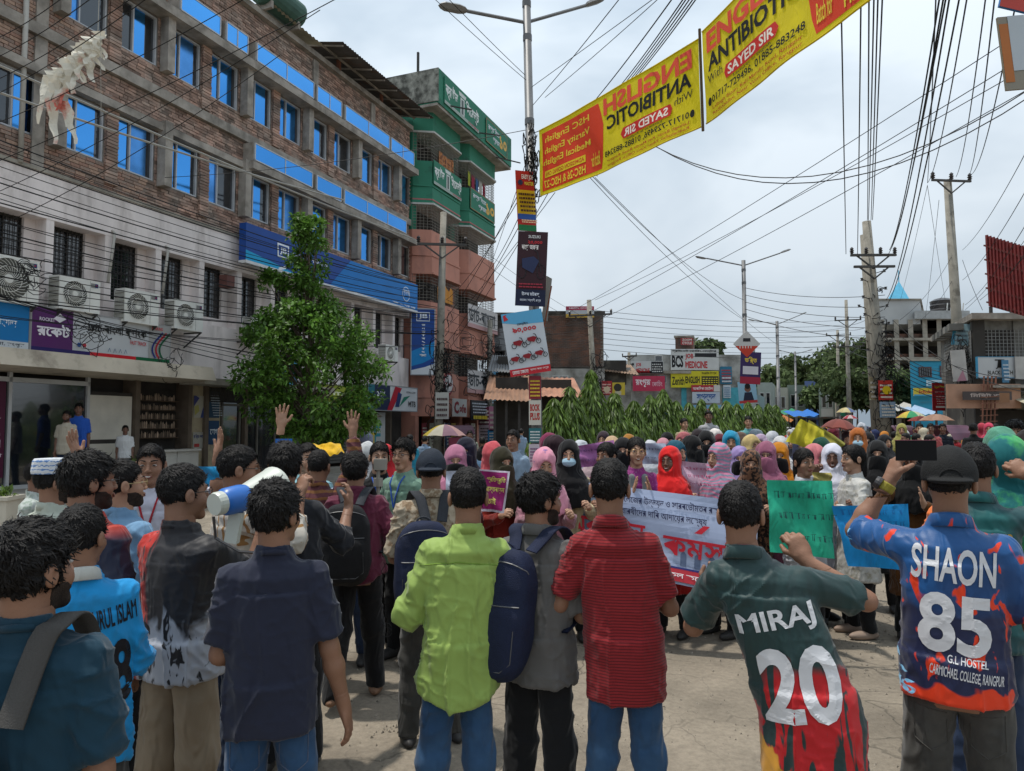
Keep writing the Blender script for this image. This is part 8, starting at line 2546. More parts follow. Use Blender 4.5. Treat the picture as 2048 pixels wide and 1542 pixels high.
m = MB(); m.lathe([(.090, .035), (.092, .05), (.086, .105), (.078, .118), (0, .122)], 20, B.M_head @ Matrix.Translation((0, -.012, .02)) @ Matrix.Diagonal((.98, 1.18, 1, 1))); m.build('skullcap', stripe_mat('skullcap_cloth', [(.60, .62, .64), (.10, .20, .42)], .022, 2, duty=.72, wob=.03, wscale=60), r)
make_person('man with round glasses and trimmed beard in a light blue open collared shirt', 250, 925, 430, -.95, near=2, hair='short', seed=5, skin='b', upper=SHI(cloth('shirt_blue', (.16, .30, .46), wr=.6), sleeve=.9, hem=.74), lower=dict(m=BLK), shoes='sandal', extras=dict(beard=1, glasses=mat('wire_gold', (.4, .3, .15), .3, 0, metal=.8)), B_kw=dict(arms=('down', 'down'), head=(-.35, .05, 0)))
r, B, s = make_person('smiling student in a white uniform shirt with a red lanyard, clapping with both hands high', 305, 893, 345, PI - .15, near=2, hair='short', seed=0, smile=True, upper=SHI(cloth('uniform_white', (.50, .50, .58)), sleeve=.9, hem=.74), lower=dict(m=BLK), extras=dict(lanyard=cloth('lanyard_red', (.35, .02, .03))), B_kw=dict(arms=(((.75, .5, .15), (-.12, .2, 1), (.3, .1, 1), (-.9, .3, 0), 'open'), ((.8, .45, .15), (.0, .1, 1), (.15, .1, 1), (-.9, .3, 0), 'open')), head=(.0, -.05, 0)))
m = MB(); m.box(-.035, .035, 0, .003, 0, .085, Matrix.Translation((.10, .135, 1.19))); m.build('badge', paint('#2f8f3a'), r)
MEG = jersey('jersey_black_grey', (.012, .011, .014), [((.36, .38, .43), 4.5, (2, 1, .9, .6), (0, 0, -2.6), -2.1, .05), ('#b32216', 2.2, (1, 1, 1), (-3.6, -1.2, .6), 1.55, .06), ((.010, .010, .014), 13, (2.6, 1, .8, .7), (0, 0, 0), .60, .02)])
r, B, s = make_person('man in a black and grey jersey and khaki trousers speaking through a megaphone', 372, 935, 505, -.85, near=3, hair='short', seed=6, upper=TEE(MEG, hem=.80, sleeve=.95), lower=dict(m=KHA, grow=.018), extras=dict(glasses=M_IRIS), B_kw=dict(arms=(((.10, .85, -.55), (-.05, .35, 1), (0, .3, 1), (-.9, .2, 0), 'grip'), ((.1, .6, -1), (-.2, 1, .2), None, (-.8, 0, .3), 'grip')), fat=1.1, lean=(0, -.02), head=(-.28, .0, 0), feet=((.10, .02), (-.10, -.06))))
mg = thing('megaphone', 'white and blue megaphone held up by the man in the black and red jersey', 'megaphone')
a, b = at_y(428, 1009, 2.80), at_y(545, 982, 3.05)
d = (b - a); Lg = d.length; T = Matrix.Translation(a) @ d.to_track_quat('Z', 'Y').to_matrix().to_4x4()
M_MW = mat('megaphone_white', (.52, .54, .48), .35, .08, 6, spec=.5)
m = MB(); m.lathe([(0, .0), (.042, .0), (.046, .01), (.046, .035), (.0, .036)], 20, T); m.build('mic_end', M_MW, mg)
m = MB(); m.lathe([(.044, .036), (.054, .05), (.056, .12), (.052, .145)], 24, T); m.build('body', mat('megaphone_blue', (.02, .13, .45), .35, .05, spec=.5), mg, smooth=True)
m = MB(); m.lathe([(.052, .145), (.060, .17), (.076, .22), (.096, Lg), (.101, Lg + .008), (.099, Lg + .014), (.088, Lg), (.06, .19), (.03, .16), (0, .16)], 28, T); m.build('horn', M_MW, mg, smooth=True)
m = MB(); c = a.lerp(b, .38); m.bar(c + Vector((0, 0, -.05)), c + Vector((-.02, 0, -.17)), .035, .05); m.build('handle', M_MW, mg)
m = MB(); m.tube([a + Vector((.02, -.05, -.04)), a + Vector((.03, -.05, -.12)), a + Vector((.12, -.05, -.17)), a + Vector((.22, -.03, -.18))], .006, 5); m.build('strap', M_INS, mg)
STR = stripe_mat('shirt_striped', [(.50, .46, .40), (.30, .16, .06)], .045, 0, duty=.75, wob=.02)
make_person('man in glasses and an orange striped white shirt in profile beside the megaphone', 481, 897, 400, -1.35, near=2, hair='short', seed=1, upper=SHI(STR, sleeve=1.5), lower=dict(m=JEAND), shoes='sandal', extras=dict(glasses=M_IRIS), B_kw=dict(arms=('face', 'front'), head=(-.1, 0, 0)))
make_person('man in a black shirt seen from behind, making a thumb gesture beyond the megaphone', 572, 893, 385, -.1, near=2, hair='thick', seed=2, upper=SHI(cloth('shirt_black', (.018, .019, .024)), sleeve=1.35), lower=dict(m=BLK), B_kw=dict(arms=(((.5, .5, -.7), (.15, .7, .75), (.1, .3, 1), (-.8, .3, 0), 'pinch'), 'front'), lean=(-.04, 0)))
CHK = stripe_mat('shirt_checked', [(.10, .03, .035), (.20, .085, .03)], .05, 2, duty=.6, wob=.05)
make_person('man in a dark plaid shirt stretching one open hand high above the crowd', 640, 903, 290, -.35, near=2, hair='fade', seed=3, upper=SHI(CHK, sleeve=1.8), lower=dict(m=JEAND), B_kw=dict(arms=(((.35, .30, .85), (-.10, .1, 1), (0, .05, 1), (0, 1, -.05), 'open'), 'front')))
make_person('smiling boy in a light blue shirt shading his brow behind the plaid shirt', 617, 890, 270, PI + .3, near=2, hair='short', seed=4, skin='b', smile=True, upper=SHI(cloth('shirt_aqua', (.22, .42, .48)), sleeve=1.2), lower=dict(m=JEAN), B_kw=dict(arms=('up', 'down')))
make_person('dark haired man in a grey blue striped shirt behind the maroon shirt', 703, 905, 262, PI - .2, near=1, hair='short', seed=5, upper=SHI(stripe_mat('shirt_pale_stripe', [(.36, .40, .46), (.2, .25, .32)], .03, 0), sleeve=.9), lower=dict(m=JEAND))
MAR = cloth('shirt_maroon', (.11, .018, .040), wr=.6)
r, B, s = make_person('stepping man in a maroon shirt and black trousers with a black backpack, back to us', 713, 932, 305, -.12, near=3, hair='thick', seed=3, upper=SHI(MAR, sleeve=1.9, hem=.80), lower=dict(m=BLK), shoes=mat('shoe_tan', (.22, .12, .07), .6, .2), height=1.56, B_kw=dict(arms=(((.50, -.15, -1), (-.35, .8, -.3), None, (-1, .3, 0), 'grip'), 'front'), fat=1.12, lean=(-.02, .03), feet=((.12, .10), (-.12, -.22, .05)), head=(-.25, .1, 0)))
backpack('black square backpack with a small silver badge on the maroon shirt', r, B, BAGK, BAGC, w=.33, h=.50, d=.16, zc=1.08, xo=-.05, badge=('Samsonite', M_PRW, -.06, .06, .04, .065))
BEI = cloth('shirt_beige_print', (.40, .33, .24), (.22, .15, .09), .53, 26, wr=.6, soft=.04)
r, B, s = make_person('man in a navy cap and beige patterned shirt with a charcoal backpack, back to us', 863, 905, 355, .12, near=3, hair='fade', seed=4, upper=SHI(BEI, sleeve=.95, hem=.76, collar=('polo', BEI)), lower=dict(m=JEANG), shoes='shoe', extras=dict(cap=(mat('cap_navy', (.018, .024, .036), .85, .2, 20, bump=.4, bscale=200), True)), B_kw=dict(arms=('front', 'front'), fat=1.08, feet=((.15, .0), (-.12, 0)), head=(-.15, 0, 0)))
backpack('charcoal backpack with a round white emblem under the navy cap', r, B, BAGN, BAGC, w=.32, h=.50, d=.16, zc=1.03, xo=-.06, badge=('G', M_PRW, -.03, .03, .05, .11))
make_person('man in a black polo with a blue lanyard facing us, holding a small tripod', 760, 888, 250, PI + .1, near=2, hair='short', seed=5, skin='b', upper=POL(BLK), lower=dict(m=BLK), extras=dict(lanyard=cloth('lanyard_blue', (.03, .10, .42)), beard=1), B_kw=dict(arms=('front', 'hold')))
tp = thing('gimbal', 'small black and white camera gimbal held by the man in the black polo', 'gimbal', tuple(at_y(756, 1000, 5.35)))
m = MB(); m.tube([(0, 0, -.12), (0, 0, .22)], .014, 8); m.lathe([(0, .1), (.035, .1), (.035, .16), (0, .16)], 10); m.box(-.03, .06, -.03, .03, .22, .30); m.build('grip', mat('gimbal_grey', (.30, .28, .24), .5), tp)
make_person('man in glasses and a sage green shirt with a blue lanyard, talking sideways', 808, 882, 258, PI - .75, near=2, hair='thick', seed=0, skin='b', upper=SHI(cloth('shirt_green', (.16, .27, .20), wr=.6), sleeve=1.2, hem=.74), lower=dict(m=BLK), extras=dict(glasses=M_IRIS, lanyard=cloth('lanyard_blue', (.03, .1, .42))), B_kw=dict(arms=('front', 'down'), head=(.25, 0, 0)))
make_person('older man in a pale printed short sleeved shirt watching from the footway', 84, 925, 285, -1.9, near=2, hair='fade', seed=1, skin='c', upper=SHI(cloth('shirt_print_pale', (.42, .45, .42), (.25, .3, .25), .55, 30), sleeve=.9, hem=.78), lower=dict(m=JEANG))
make_person('bearded man in a cream T-shirt standing on the shop steps', 134, 823, 93, PI - .3, near=1, hair='short', z0=.44, seed=2, skin='c', upper=TEE(cloth('tee_cream', (.42, .37, .29)), hem=.74), lower=dict(m=JEAND), extras=dict(beard=1))
make_person('man in a royal blue shirt standing behind the cream T-shirt on the steps', 158, 806, 90, PI - .1, near=1, hair='short', z0=.44, seed=3, skin='c', upper=SHI(cloth('shirt_royal', (.02, .09, .42)), sleeve=.9), lower=dict(m=JEAND))
make_person('shopkeeper in a white top seated low inside the small kiosk', 252, 845, 84, PI, near=1, hair='short', z0=.3, seed=4, skin='c', height=1.46, upper=TEE(WHT), lower=dict(m=JEAND))
make_person('bearded young man in a dark shirt at the right edge of the road', 2028, 845, 215, PI, near=1, hair='thick', seed=5, upper=SHI(BLK, sleeve=1.5), lower=dict(m=JEAND), extras=dict(beard=1))
PNK = cloth('scarf_pink_floral', (.62, .26, .34), (.10, .10, .30), .64, 13, wr=.5, soft=.02)
STP = stripe_mat('scarf_pink_grey', [(.48, .17, .27), (.20, .23, .30)], .032, 2, duty=.5, wob=.10, wscale=7)
LEO = cloth('scarf_leopard', (.16, .075, .04), (.015, .008, .006), .50, 32, soft=.02)
DOT = cloth('dress_dots', (.22, .03, .16), (.6, .45, .55), .66, 60, soft=.01)
_c = {}
def cl(h):
 c = srgb(h)
 return cloth('dye_' + h.strip('#'), c, tuple(x * .62 for x in c), .52, 7, wr=.6, soft=.16, stretch=(1, 1, .5))
def woman(label, px, yt, k, scarf, dress, veil='hijab', yaw=PI, arms=('hold', 'hold'), skin='b', near=1, low=None, hem=.40, hair=None, **kw):
 ex = kw.pop('extras', {}) or {}
 ex['veil_m'] = cl(scarf) if isinstance(scarf, str) else scarf
 bk = kw.pop('B_kw', {})
 bk.update(female=True, arms=arms)
 return make_person(label, px, yt, k, yaw, near=near, skin=skin, veil=veil, hair=hair, seed=int(px) % 7, upper=dict(m=cl(dress) if isinstance(dress, str) else dress, hem=hem, sleeve=1.92, flare=.06, wmin=(.165, .13)), lower=dict(m=low or BLK), extras=ex, B_kw=bk, **kw)
MSK = dict(mask_m=mat('mask_blue', (.30, .45, .55), .7, .05))
woman('woman in a red headscarf and red dress shouting behind the banner', 1338, 898, 232, cloth('scarf_red', (.62, .012, .012), wr=.5), '#a01a18', yaw=PI - .35, smile=True, skin='c', near=2, extras=dict(drop=1.08))
r, B, s = woman('woman in glasses with a grey scarf and a purple dotted dress, clapping', 1272, 878, 232, '#808080', DOT, veil=None, hair='long', arms=('clap', 'clap'), near=2, yaw=PI + .15, smile=True, extras=dict(glasses=mat('wire_gold', (.4, .3, .15), .3)))
V, F = sdf_mesh(lambda P: np.minimum(cap(P, (.055, .10, 1.34), (.075, .15, .95), .028, .035), cap(P, (-.055, .10, 1.34), (-.075, .15, .95), .028, .035)), (-.15, .02, .85), (.15, .25, 1.42), .012); person_mesh('scarf', V, F, cl('#7d8080'), r)
woman('woman in a pink and grey striped shawl looking along the row', 1435, 892, 232, STP, STP, yaw=PI - .7, near=2, extras=dict(drop=1.0))
woman('woman with a leopard print veil over her whole face', 1500, 905, 225, LEO, LEO, veil='niqab', near=2, extras=dict(veil2_m=LEO, drop=1.05))
woman('woman in a pink floral headscarf looking down beside the lamp post', 1088, 900, 250, PNK, '#a0707c', yaw=PI + .2, near=2, B_kw=dict(head=(0, -.3, 0)))
woman('woman in a black headscarf and blue surgical mask holding the banner corner', 1137, 886, 236, '#101013', '#b8a888', veil='mask', near=2, extras=dict(MSK))
woman('dark haired smiling woman turned sideways before the pink sheet', 1212, 888, 232, '#401a24', '#6a3050', veil=None, hair='long', yaw=PI - .6, near=2, smile=True, skin='a')
woman('woman in an olive headscarf and rust red skirt holding the magenta poster', 1004, 900, 245, '#2e2a18', '#7c1f14', veil='niqab', yaw=PI + .5, near=2)
woman('woman in a pink scarf over a black face veil holding the white sheet', 912, 896, 245, '#b0708a', '#6a4a58', veil='niqab', near=2, extras=dict(veil2_m=cl('#0c0c0e')))
woman('woman in a midnight navy headscarf and face veil behind the pink scarf', 932, 880, 215, '#191c30', '#20222e', veil='niqab', yaw=PI - .3)
woman('woman in a coral headscarf behind the olive one', 985, 888, 220, '#c8545c', '#a84c4c', yaw=0)
woman('tall woman in a magenta headscarf standing above the others by the lamp post', 1098, 850, 205, '#7c1f48', '#3a1424', skin='b', height=1.66)
woman('woman in a dark plum headscarf just below the magenta one', 1112, 876, 215, '#2c1820', '#2a1620', yaw=PI + 1.2)
woman('dark haired woman in white and silver dress holding the blue sheet, in profile', 1703, 893, 232, '#dddddd', cloth('dress_white_print', (.5, .49, .46), (.34, .32, .26), .57, 24), veil=None, hair='long', yaw=PI - 1.0, near=2, hem=.50, low=BLK, skin='b', shoes=mat('shoe_beige', (.30, .22, .17), .6))
woman('dark haired woman with a white scarf behind the green sheet, looking aside', 1606, 900, 240, '#d0d0d4', '#b8b8be', veil=None, hair='long', yaw=PI + .55, near=2, skin='a')
woman('laughing girl in a white headscarf with a hand to her mouth', 1662, 893, 222, cloth('scarf_white', (.60, .60, .68)), '#c8c8d0', near=2, smile=True, arms=('face', 'hold'), skin='c')
woman('woman in a black veil with kohl lined eyes behind the man in the black cap', 1752, 886, 205, '#0e0e10', '#141416', veil='niqab', near=2)
woman('woman in an orange headscarf and grey blue face mask beyond the yellow sheet', 1714, 860, 160, '#b4652c', '#8a5030', veil='mask', extras=dict(MSK))
woman('woman in a mauve veil and glasses left of the mustard headscarf', 1530, 888, 215, '#9a5c74', '#8a5068', veil='niqab', near=2, extras=dict(glasses=M_IRIS))
woman('woman in a mustard headscarf over a black face veil', 1556, 890, 210, '#c07a14', '#3a2c18', veil='niqab', extras=dict(veil2_m=cl('#0c0c0e')))
woman('woman in a lilac headscarf and round glasses over a black veil', 1478, 897, 205, '#9a86b8', '#26222c', veil='niqab', extras=dict(veil2_m=cl('#0c0c0e'), glasses=M_IRIS))
woman('woman in a bright sky blue headscarf behind the striped shawl', 1461, 866, 175, '#2a9cc4', '#2a6a80')
woman('woman in a soft yellow headscarf behind the mauve veil', 1502, 874, 180, '#c8b078', '#8a7a5a', yaw=PI + .6)
woman('woman in a peach pink headscarf behind the dark haired one with the green sheet', 1628, 893, 215, '#c8777c', '#a8686a', yaw=PI + .9)
woman('woman in a bottle green headscarf turned away under the yellow sheet', 1640, 880, 195, '#0d4434', '#103a2e', yaw=.4)
woman('woman in a teal blue headscarf half hidden by the red one', 1352, 886, 205, '#1d5468', '#1c3c48', yaw=PI + .8)
woman('woman in a black veil turned away behind the red headscarf', 1384, 876, 185, '#101012', '#121214', veil='niqab', yaw=PI + 1.0)
woman('woman in a black hijab and face veil right of the turned away one', 1412, 866, 180, '#121215', '#121214', veil='niqab')
woman('woman in black with a grey face veil beside the clapping woman', 1245, 880, 195, '#131316', '#17171a', veil='niqab')
woman('woman in a black veil clapping in a brown satin dress behind the cap', 1822, 900, 238, '#0e0e10', '#5a3614', veil='niqab', arms=('face', 'clap'), near=2)
woman('woman in teal and emerald patterned headscarf at the picture edge', 2012, 880, 395, cloth('scarf_teal_green', (.01, .12, .13), (.05, .32, .10), .55, 5), cloth('dress_sequin', (.01, .10, .04), (.05, .26, .10), .6, 160, soft=.01), yaw=-.2, near=2)
woman('woman in a mint green headscarf behind the teal one', 1996, 862, 290, '#5a9a80', '#3a6a58', yaw=.3)
woman('woman in a dark hood at the far picture edge beside the teal headscarf', 2062, 868, 330, '#241a18', '#241c1a', yaw=-.2)
extra = [(1188, 893, 165, '#b8a0a4'), (1222, 876, 150, '#d2b08c'), (1258, 872, 150, '#b07830'), (1160, 884, 160, '#c8ccd2'), (1300, 884, 160, '#c8cad0'), (1325, 880, 150, '#c48a94'), (1366, 868, 150, '#b8686c'), (1395, 862, 140, '#2a2024'), (1428, 862, 150, '#e0d8d2'), (1440, 872, 160, '#6c2430'), (1478, 868, 150, '#6a5448'),
   (1510, 862, 140, '#8a96a0'), (1520, 872, 150, '#c0a8c0'), (1545, 866, 135, '#d0d2d8'), (1558, 876, 150, '#e2e0e0'), (1585, 872, 130, '#24242c'), (1598, 880, 150, '#5a5a74'), (1655, 872, 130, '#cfcfd4'), (1692, 866, 125, '#3c3238'), (1735, 868, 120, '#1a1a1e'), (1768, 872, 125, '#202024'), (1665, 858, 115, '#6c1c2c'), (1335, 868, 130, '#101014'), (1206, 866, 130, '#3a2a34')]
nm_ = ['dusty rose', 'sand', 'ochre', 'pearl', 'milk white', 'blush pink', 'brick pink', 'espresso', 'ivory', 'wine', 'taupe', 'blue grey', 'pale lilac', 'silver white', 'snow white', 'charcoal', 'slate violet', 'light grey', 'aubergine', 'jet black', 'graphite', 'crimson', 'ink black', 'dark mauve']
for i, (px, yt, k, c) in enumerate(extra):
 woman('woman in a %s headscarf in the packed rows behind the banner' % nm_[i], px, yt, k, c, c, veil=('niqab' if i % 3 == 1 else 'hijab'), yaw=PI + random.uniform(-.7, .7), arms=('down', 'down'), group='women in the rows behind the banner')
mids = [(1026, 862, 165, PI - .4, 'a', 'man in a light blue shirt and brown cap by the lamp post', '#8fa4b8', 0), (1417, 818, 90, PI, 'c', 'man with open dark shirt standing on the median among the mast trees', '#a8a8ac', .28), (1496, 834, 95, PI, 'b', 'man in sunglasses and a pale turquoise T-shirt on the median', '#5f9a9c', .28),
  (1368, 838, 95, PI + .5, 'b', 'man in a beige shirt holding up a phone among the mast trees', '#a89878', .28), (943, 882, 150, PI, 'b', 'man in a sky blue shirt with backpack straps behind the navy veil', '#7fa0bc', 0), (850, 873, 78, -.3, 'b', 'man in a blue checked shirt walking under the vendor umbrella', '#7f94ac', 0), (940, 862, 78, PI, 'c', 'man in a pale green shirt beyond the choked pole', '#a8b09a', 0),
  (965, 875, 90, 0, 'c', 'person in a black wrap with an orange bag beyond the olive headscarf', '#1c1a1c', 0), (733, 852, 62, 0, 'b', 'man in a lavender grey shirt at the bank doorway, back to us', '#8a8ea8', .3), (714, 860, 62, .2, 'b', 'man in a khaki shirt entering the bank doorway', '#6a6a44', .3), (1042, 858, 60, 0, 'b', 'man in a pale blue shirt far behind by the kiosks', '#8fa4bc', 0),
  (1838, 836, 80, PI, 'b', 'woman in a light green kameez walking towards us on the road', '#7fa070', 0), (1860, 838, 80, PI, 'c', 'woman in a coral kameez walking beside the light green one', '#b05a5a', 0), (1884, 836, 78, PI, 'c', 'man in a black shirt walking towards us before the red notice', '#18202c', 0), (1945, 832, 88, 0, 'c', 'stout man in a black T-shirt with his back to us near the shops', '#141416', 0),
  (1990, 822, 70, 0, 'c', 'man leaning by the shop posts in the shade', '#3a3430', 0), (820, 870, 95, 0, 'b', 'man in a cyan shirt behind the sage green shirt', '#2a8aa8', 0)]
for i, (px, yt, k, yw, sk_, lab, c, z0) in enumerate(mids):
 make_person(lab, px, yt, k, yw, near=1, skin=sk_, hair='short', seed=i, z0=z0, upper=SHI(cl(c), sleeve=1.2 if i % 2 else .9, hem=.5 if i in (11, 12) else .76), lower=dict(m=BLK if i % 2 else JEAND), B_kw=dict(arms=('hold', 'down') if i in (3,) else ('down', 'down')))
for px, yt, k, yw, sc_, lab in [(772, 893, 190, 0, '#c4242c', 'woman in a bright red pink headscarf seen from behind, beyond the black polo'), (735, 888, 190, .3, '#c4c6c6', 'woman in a long white headscarf seen from behind, beyond the maroon shirt'), (1976, 832, 84, PI, '#c8405c', 'woman in a hot pink burka walking towards us near the shops'), (1962, 830, 78, 0, '#b03848', 'woman in a rose red scarf beside the hot pink burka'),
        (1802, 850, 95, PI, '#9a9450', 'woman in a khaki yellow headscarf by the twin poles'), (1722, 846, 90, PI, '#b8bcc4', 'woman in a silver headscarf beyond the orange one'), (1668, 862, 110, PI, '#2c3020', 'woman in dark olive beneath the dusty rose umbrella')]:
 woman(lab, px, yt, k, sc_, sc_, yaw=yw, arms=('down', 'down'))
DYE = mat('dye_object', (.5, .5, .5), .85, .1, 3, objcol=True)
HAIRL = M_HAIR
def proto(veiled, i):
 kw = dict(female=veiled, arms=('down', 'down') if i % 2 else ('front', 'down'))
 r, B, s = make_person('x', 1024, 852, 60, PI, near=0, skin='abc'[i % 3], hair=None if veiled else 'short', veil='hijab' if veiled else None, seed=i, height=1.6, upper=dict(m=DYE, hem=.4 if veiled else .76, sleeve=1.9 if veiled else 1.1, flare=.05 if veiled else 0), lower=dict(m=BLK if i % 2 else JEAND), extras=dict(veil_m=DYE) if veiled else None, B_kw=kw)
 return r
protos = [proto(False, 0), proto(False, 1), proto(True, 0), proto(True, 1), proto(False, 2)]
dyes = [('white', (.55, .55, .55)), ('red', (.40, .03, .04)), ('navy', (.02, .03, .09)), ('pink', (.50, .16, .24)), ('teal', (.02, .20, .22)), ('black', (.01, .01, .012)), ('sky blue', (.12, .30, .50)), ('orange', (.48, .18, .03)), ('cream', (.45, .40, .30)), ('maroon', (.14, .02, .03)), ('green', (.05, .22, .07)), ('violet', (.16, .08, .28)), ('grey', (.20, .20, .21)), ('yellow', (.50, .38, .05))]
places = ['left of the twin poles', 'right of the twin poles', 'before the red notice', 'under the far tarpaulins', 'near the last mast trees', 'by the blue house stalls', 'deep in the far crowd', 'beside the shops under the red hoarding']
rc_ = random.Random(21)
used = set()
cnt = 0
for i in range(150):
 Z = 13 + 47 * (i / 150) ** 1.1
 lo, hi = (1575, 1775) if i % 3 else (1775, 1900)
 px = rc_.uniform(lo, hi) if Z > 20 else rc_.uniform(1600, 1880)
 if i > 135: px = rc_.uniform(1900, 2000); Z = rc_.uniform(17, 22)
 pl_ = ('left of the twin poles' if px < 1740 else 'right of the twin poles') if Z < 26 else ('near the last mast trees' if px < 1600 else 'under the far tarpaulins' if px < 1660 else 'deep in the far crowd' if px < 1770 else 'by the blue house stalls' if px < 1850 else 'before the red notice')
 if i > 135: pl_ = 'beside the shops under the red hoarding'
 pi_ = rc_.randrange(5)
 dn, dc = rc_.choice(dyes)
 what = 'headscarf' if pi_ in (2, 3) else 'shirt'
 size = rc_.choice(['small', 'tiny', 'little', 'slight', 'distant', 'faraway'])
 lab = '%s figure in a %s %s %s' % (size, dn, what, pl_)
 if lab in used: lab = '%s half hidden figure in %s %s %s' % (size, dn, what, pl_)
 if lab in used: continue
 used.add(lab)
 src = protos[pi_]
 x = at_y(px, 852, Z).x
 root = src.copy(); COL.objects.link(root)
 root.location = (x, Z, 0); root.rotation_euler = (0, 0, PI + rc_.uniform(-2, 2)); s_ = rc_.uniform(.94, 1.06); root.scale = (s_, s_, s_)
 root['label'] = lab; root['group'] = 'small figures in the far crowd'
 for ch in src.children:
  c = ch.copy(); COL.objects.link(c); c.parent = root
  c.color = (*dc, 1)
  if ch.name.startswith('shirt') and what == 'headscarf': c.color = (*rc_.choice(dyes)[1], 1)
for p_ in protos:
 for ch in list(p_.children): bpy.data.objects.remove(ch)
 bpy.data.objects.remove(p_)
rg = np.random.default_rng(8)
V, F = [], []
for i in range(900):
 Z = rg.uniform(58, 150); px = rg.uniform(1572, 1700) if rg.random() < .7 else rg.uniform(1700, 1840)
 x = (px - 1024) / FPX * Z; h = rg.uniform(1.5, 1.75)
 m = MB(); m.lathe([(.16, 0), (.20, h * .5), (.24, h * .78), (.08, h * .85), (.11, h * .93), (.04, h)], 6, Matrix.Translation((x, Z, 0)))
 b = len(V); V += m.v; F += [[q + b for q in f] for f in m.f]
tag(mobj('crowd', mesh_np('crowd', V, F), mat('crowd_mixed', (.16, .12, .12), .9, .2, 1, island=.95, col2=(.10, .14, .22), thr=.5, tscale=.35)), 'far off mass of people filling the road end', 'crowd', kind='stuff')
# THE BANNER AND THE SHEETS
M_VINYL = cloth('banner_vinyl', (.46, .52, .62), (.34, .40, .50), .55, 3.0, wr=.25, rough=.45, soft=.1)
def sheet_thing(name, label, cat, TL, TR, BL, BR, m, items, wav=.025, seed=0, nu=26, nv=14, sag=0):
 f = quad_map(TL, TR, BL, BR, wav, seed, sag)
 g = lambda u, v, lift=0: f(u, v, lift) + Vector((0, .012 * math.sin(v * 9 + seed + u * 5), 0))
 t = thing(name, label, cat)
 V, F = surf_mesh(g, nu, nv)
 mobj('sheet', mesh_np('sheet', V, F, True), m, t)
 if items: mapped_print(g, items, t, False, .003)
 return t
def scrawl(u0, u1, v0, v1, n, c, seed, w=.012):
 rr = random.Random(seed)
 out = []
 for i in range(n):
  vb = v1 - (v1 - v0) * (i + .5) / n
  u = u0
  while u < u1:
   l = rr.uniform(.05, .10)
   h = rr.uniform(.04, .075)
   out.append(('p', [(u, vb + h), (u + l, vb + h + .004), (u + l, vb + h - w * .6), (u, vb + h - w * .6)], c))
   for q in range(3):
    x = u + rr.uniform(.1, .9) * l
    out.append(('p', [(x, vb + h), (x + w, vb + h), (x + w * 1.6 + rr.uniform(-.02, .02), vb - rr.uniform(0, .03)), (x + w * .5, vb - rr.uniform(0, .03))], c))
   u += l + .015
 return out
sheet_thing('protest_banner', 'long white printed banner with big red Bengali lettering held by the women', 'banner', at_y(1112, 957, 6.15), at_y(1520, 1008, 5.7), at_y(1122, 1117, 6.05), at_y(1505, 1200, 5.6), M_VINYL,
 [('p', [(0, 0), (1, 0), (1, 1), (0, 1)], '#a3afcb'), ('p', [(.02, .30), (.26, .26), (.27, .9), (.03, .92)], '#8497ac'), ('p', [(.60, .22), (.98, .18), (.95, .42), (.62, .48)], '#93a0bb')] +
 [('p', [(.64 + .07 * i, .2), (.67 + .07 * i, .2), (.67 + .07 * i, .33), (.655 + .07 * i, .37), (.64 + .07 * i, .33)], '#5c6a86') for i in range(5)] +
 [('p', [(.05 + .045 * i, .30), (.06 + .045 * i, .30), (.065 + .045 * i, .62 + .08 * (i % 2)), (.045 + .045 * i, .60)], '#5e7184') for i in range(5)] +
 [('p', [(.0, .03), (1, .03), (1, .165), (0, .165)], '#b5303c'), ('p', [(0, .165), (1, .165), (1, .185), (0, .185)], '#2c3170'),
  ('t', 'কারমাইকেল কলেজের উন্নয়ন ও সারবভৌমতব রক্ষায়', .16, .86, .80, .92, '#1f2447', .02), ('t', 'শিক্ষারথীদের দাবি আদায়ের লক্ষ্যে', .28, .76, .66, .78, '#1f2447', .02),
  ('t', 'অবস্থান', .05, .46, .28, .60, '#c02434', .03), ('t', 'কমসূচি', .55, .97, .22, .60, '#c02434', .03), ('p', [(.70, .585), (.735, .585), (.775, .68), (.745, .68)], '#c02434'),
  ('t', 'সকল শিক্ষারথী, কারমাইকেল কলেজ, রংপুর', .04, .96, .05, .14, '#e6dfe2', .02)], wav=.03, seed=2, nu=40)
sheet_thing('placard', 'magenta poster with yellow Bengali words held by the woman in olive', 'placard', at_y(958, 938, 5.5), at_y(1020, 943, 5.45), at_y(962, 1022, 5.5), at_y(1008, 1026, 5.45), cl('#d8ccd8'), [('p', [(.04, .06), (.93, .06), (.93, .96), (.04, .96)], '#8c1d60'), ('t', 'প্রতিশ্রুতি', .25, .9, .68, .86, '#d8cf6a', .03), ('t', 'বাস্তবায়ন', .2, .9, .44, .60, '#d8cf6a', .03), ('t', 'চাই', .3, .62, .18, .36, '#d8cf6a', .03)])
sheet_thing('placard', 'plain white sheet held beside the magenta poster', 'placard', at_y(892, 942, 5.55), at_y(957, 940, 5.55), at_y(892, 1000, 5.55), at_y(957, 1000, 5.55), cl('#c9cfe0'), [])
sheet_thing('placard', 'orchid pink sheet with faint handwriting behind the smiling woman', 'placard', at_y(1147, 893, 6.9), at_y(1228, 880, 6.8), at_y(1157, 935, 6.9), at_y(1230, 930, 6.8), cl('#b878b0'), scrawl(.1, .9, .1, .9, 2, '#6a4a78', 2))
sheet_thing('placard', 'white sheet with pencil lettering behind the clapping woman', 'placard', at_y(1283, 886, 7.0), at_y(1332, 887, 7.0), at_y(1283, 928, 7.0), at_y(1332, 928, 7.0), cl('#b8c4d8'), scrawl(.1, .9, .1, .9, 2, '#5a6478', 3))
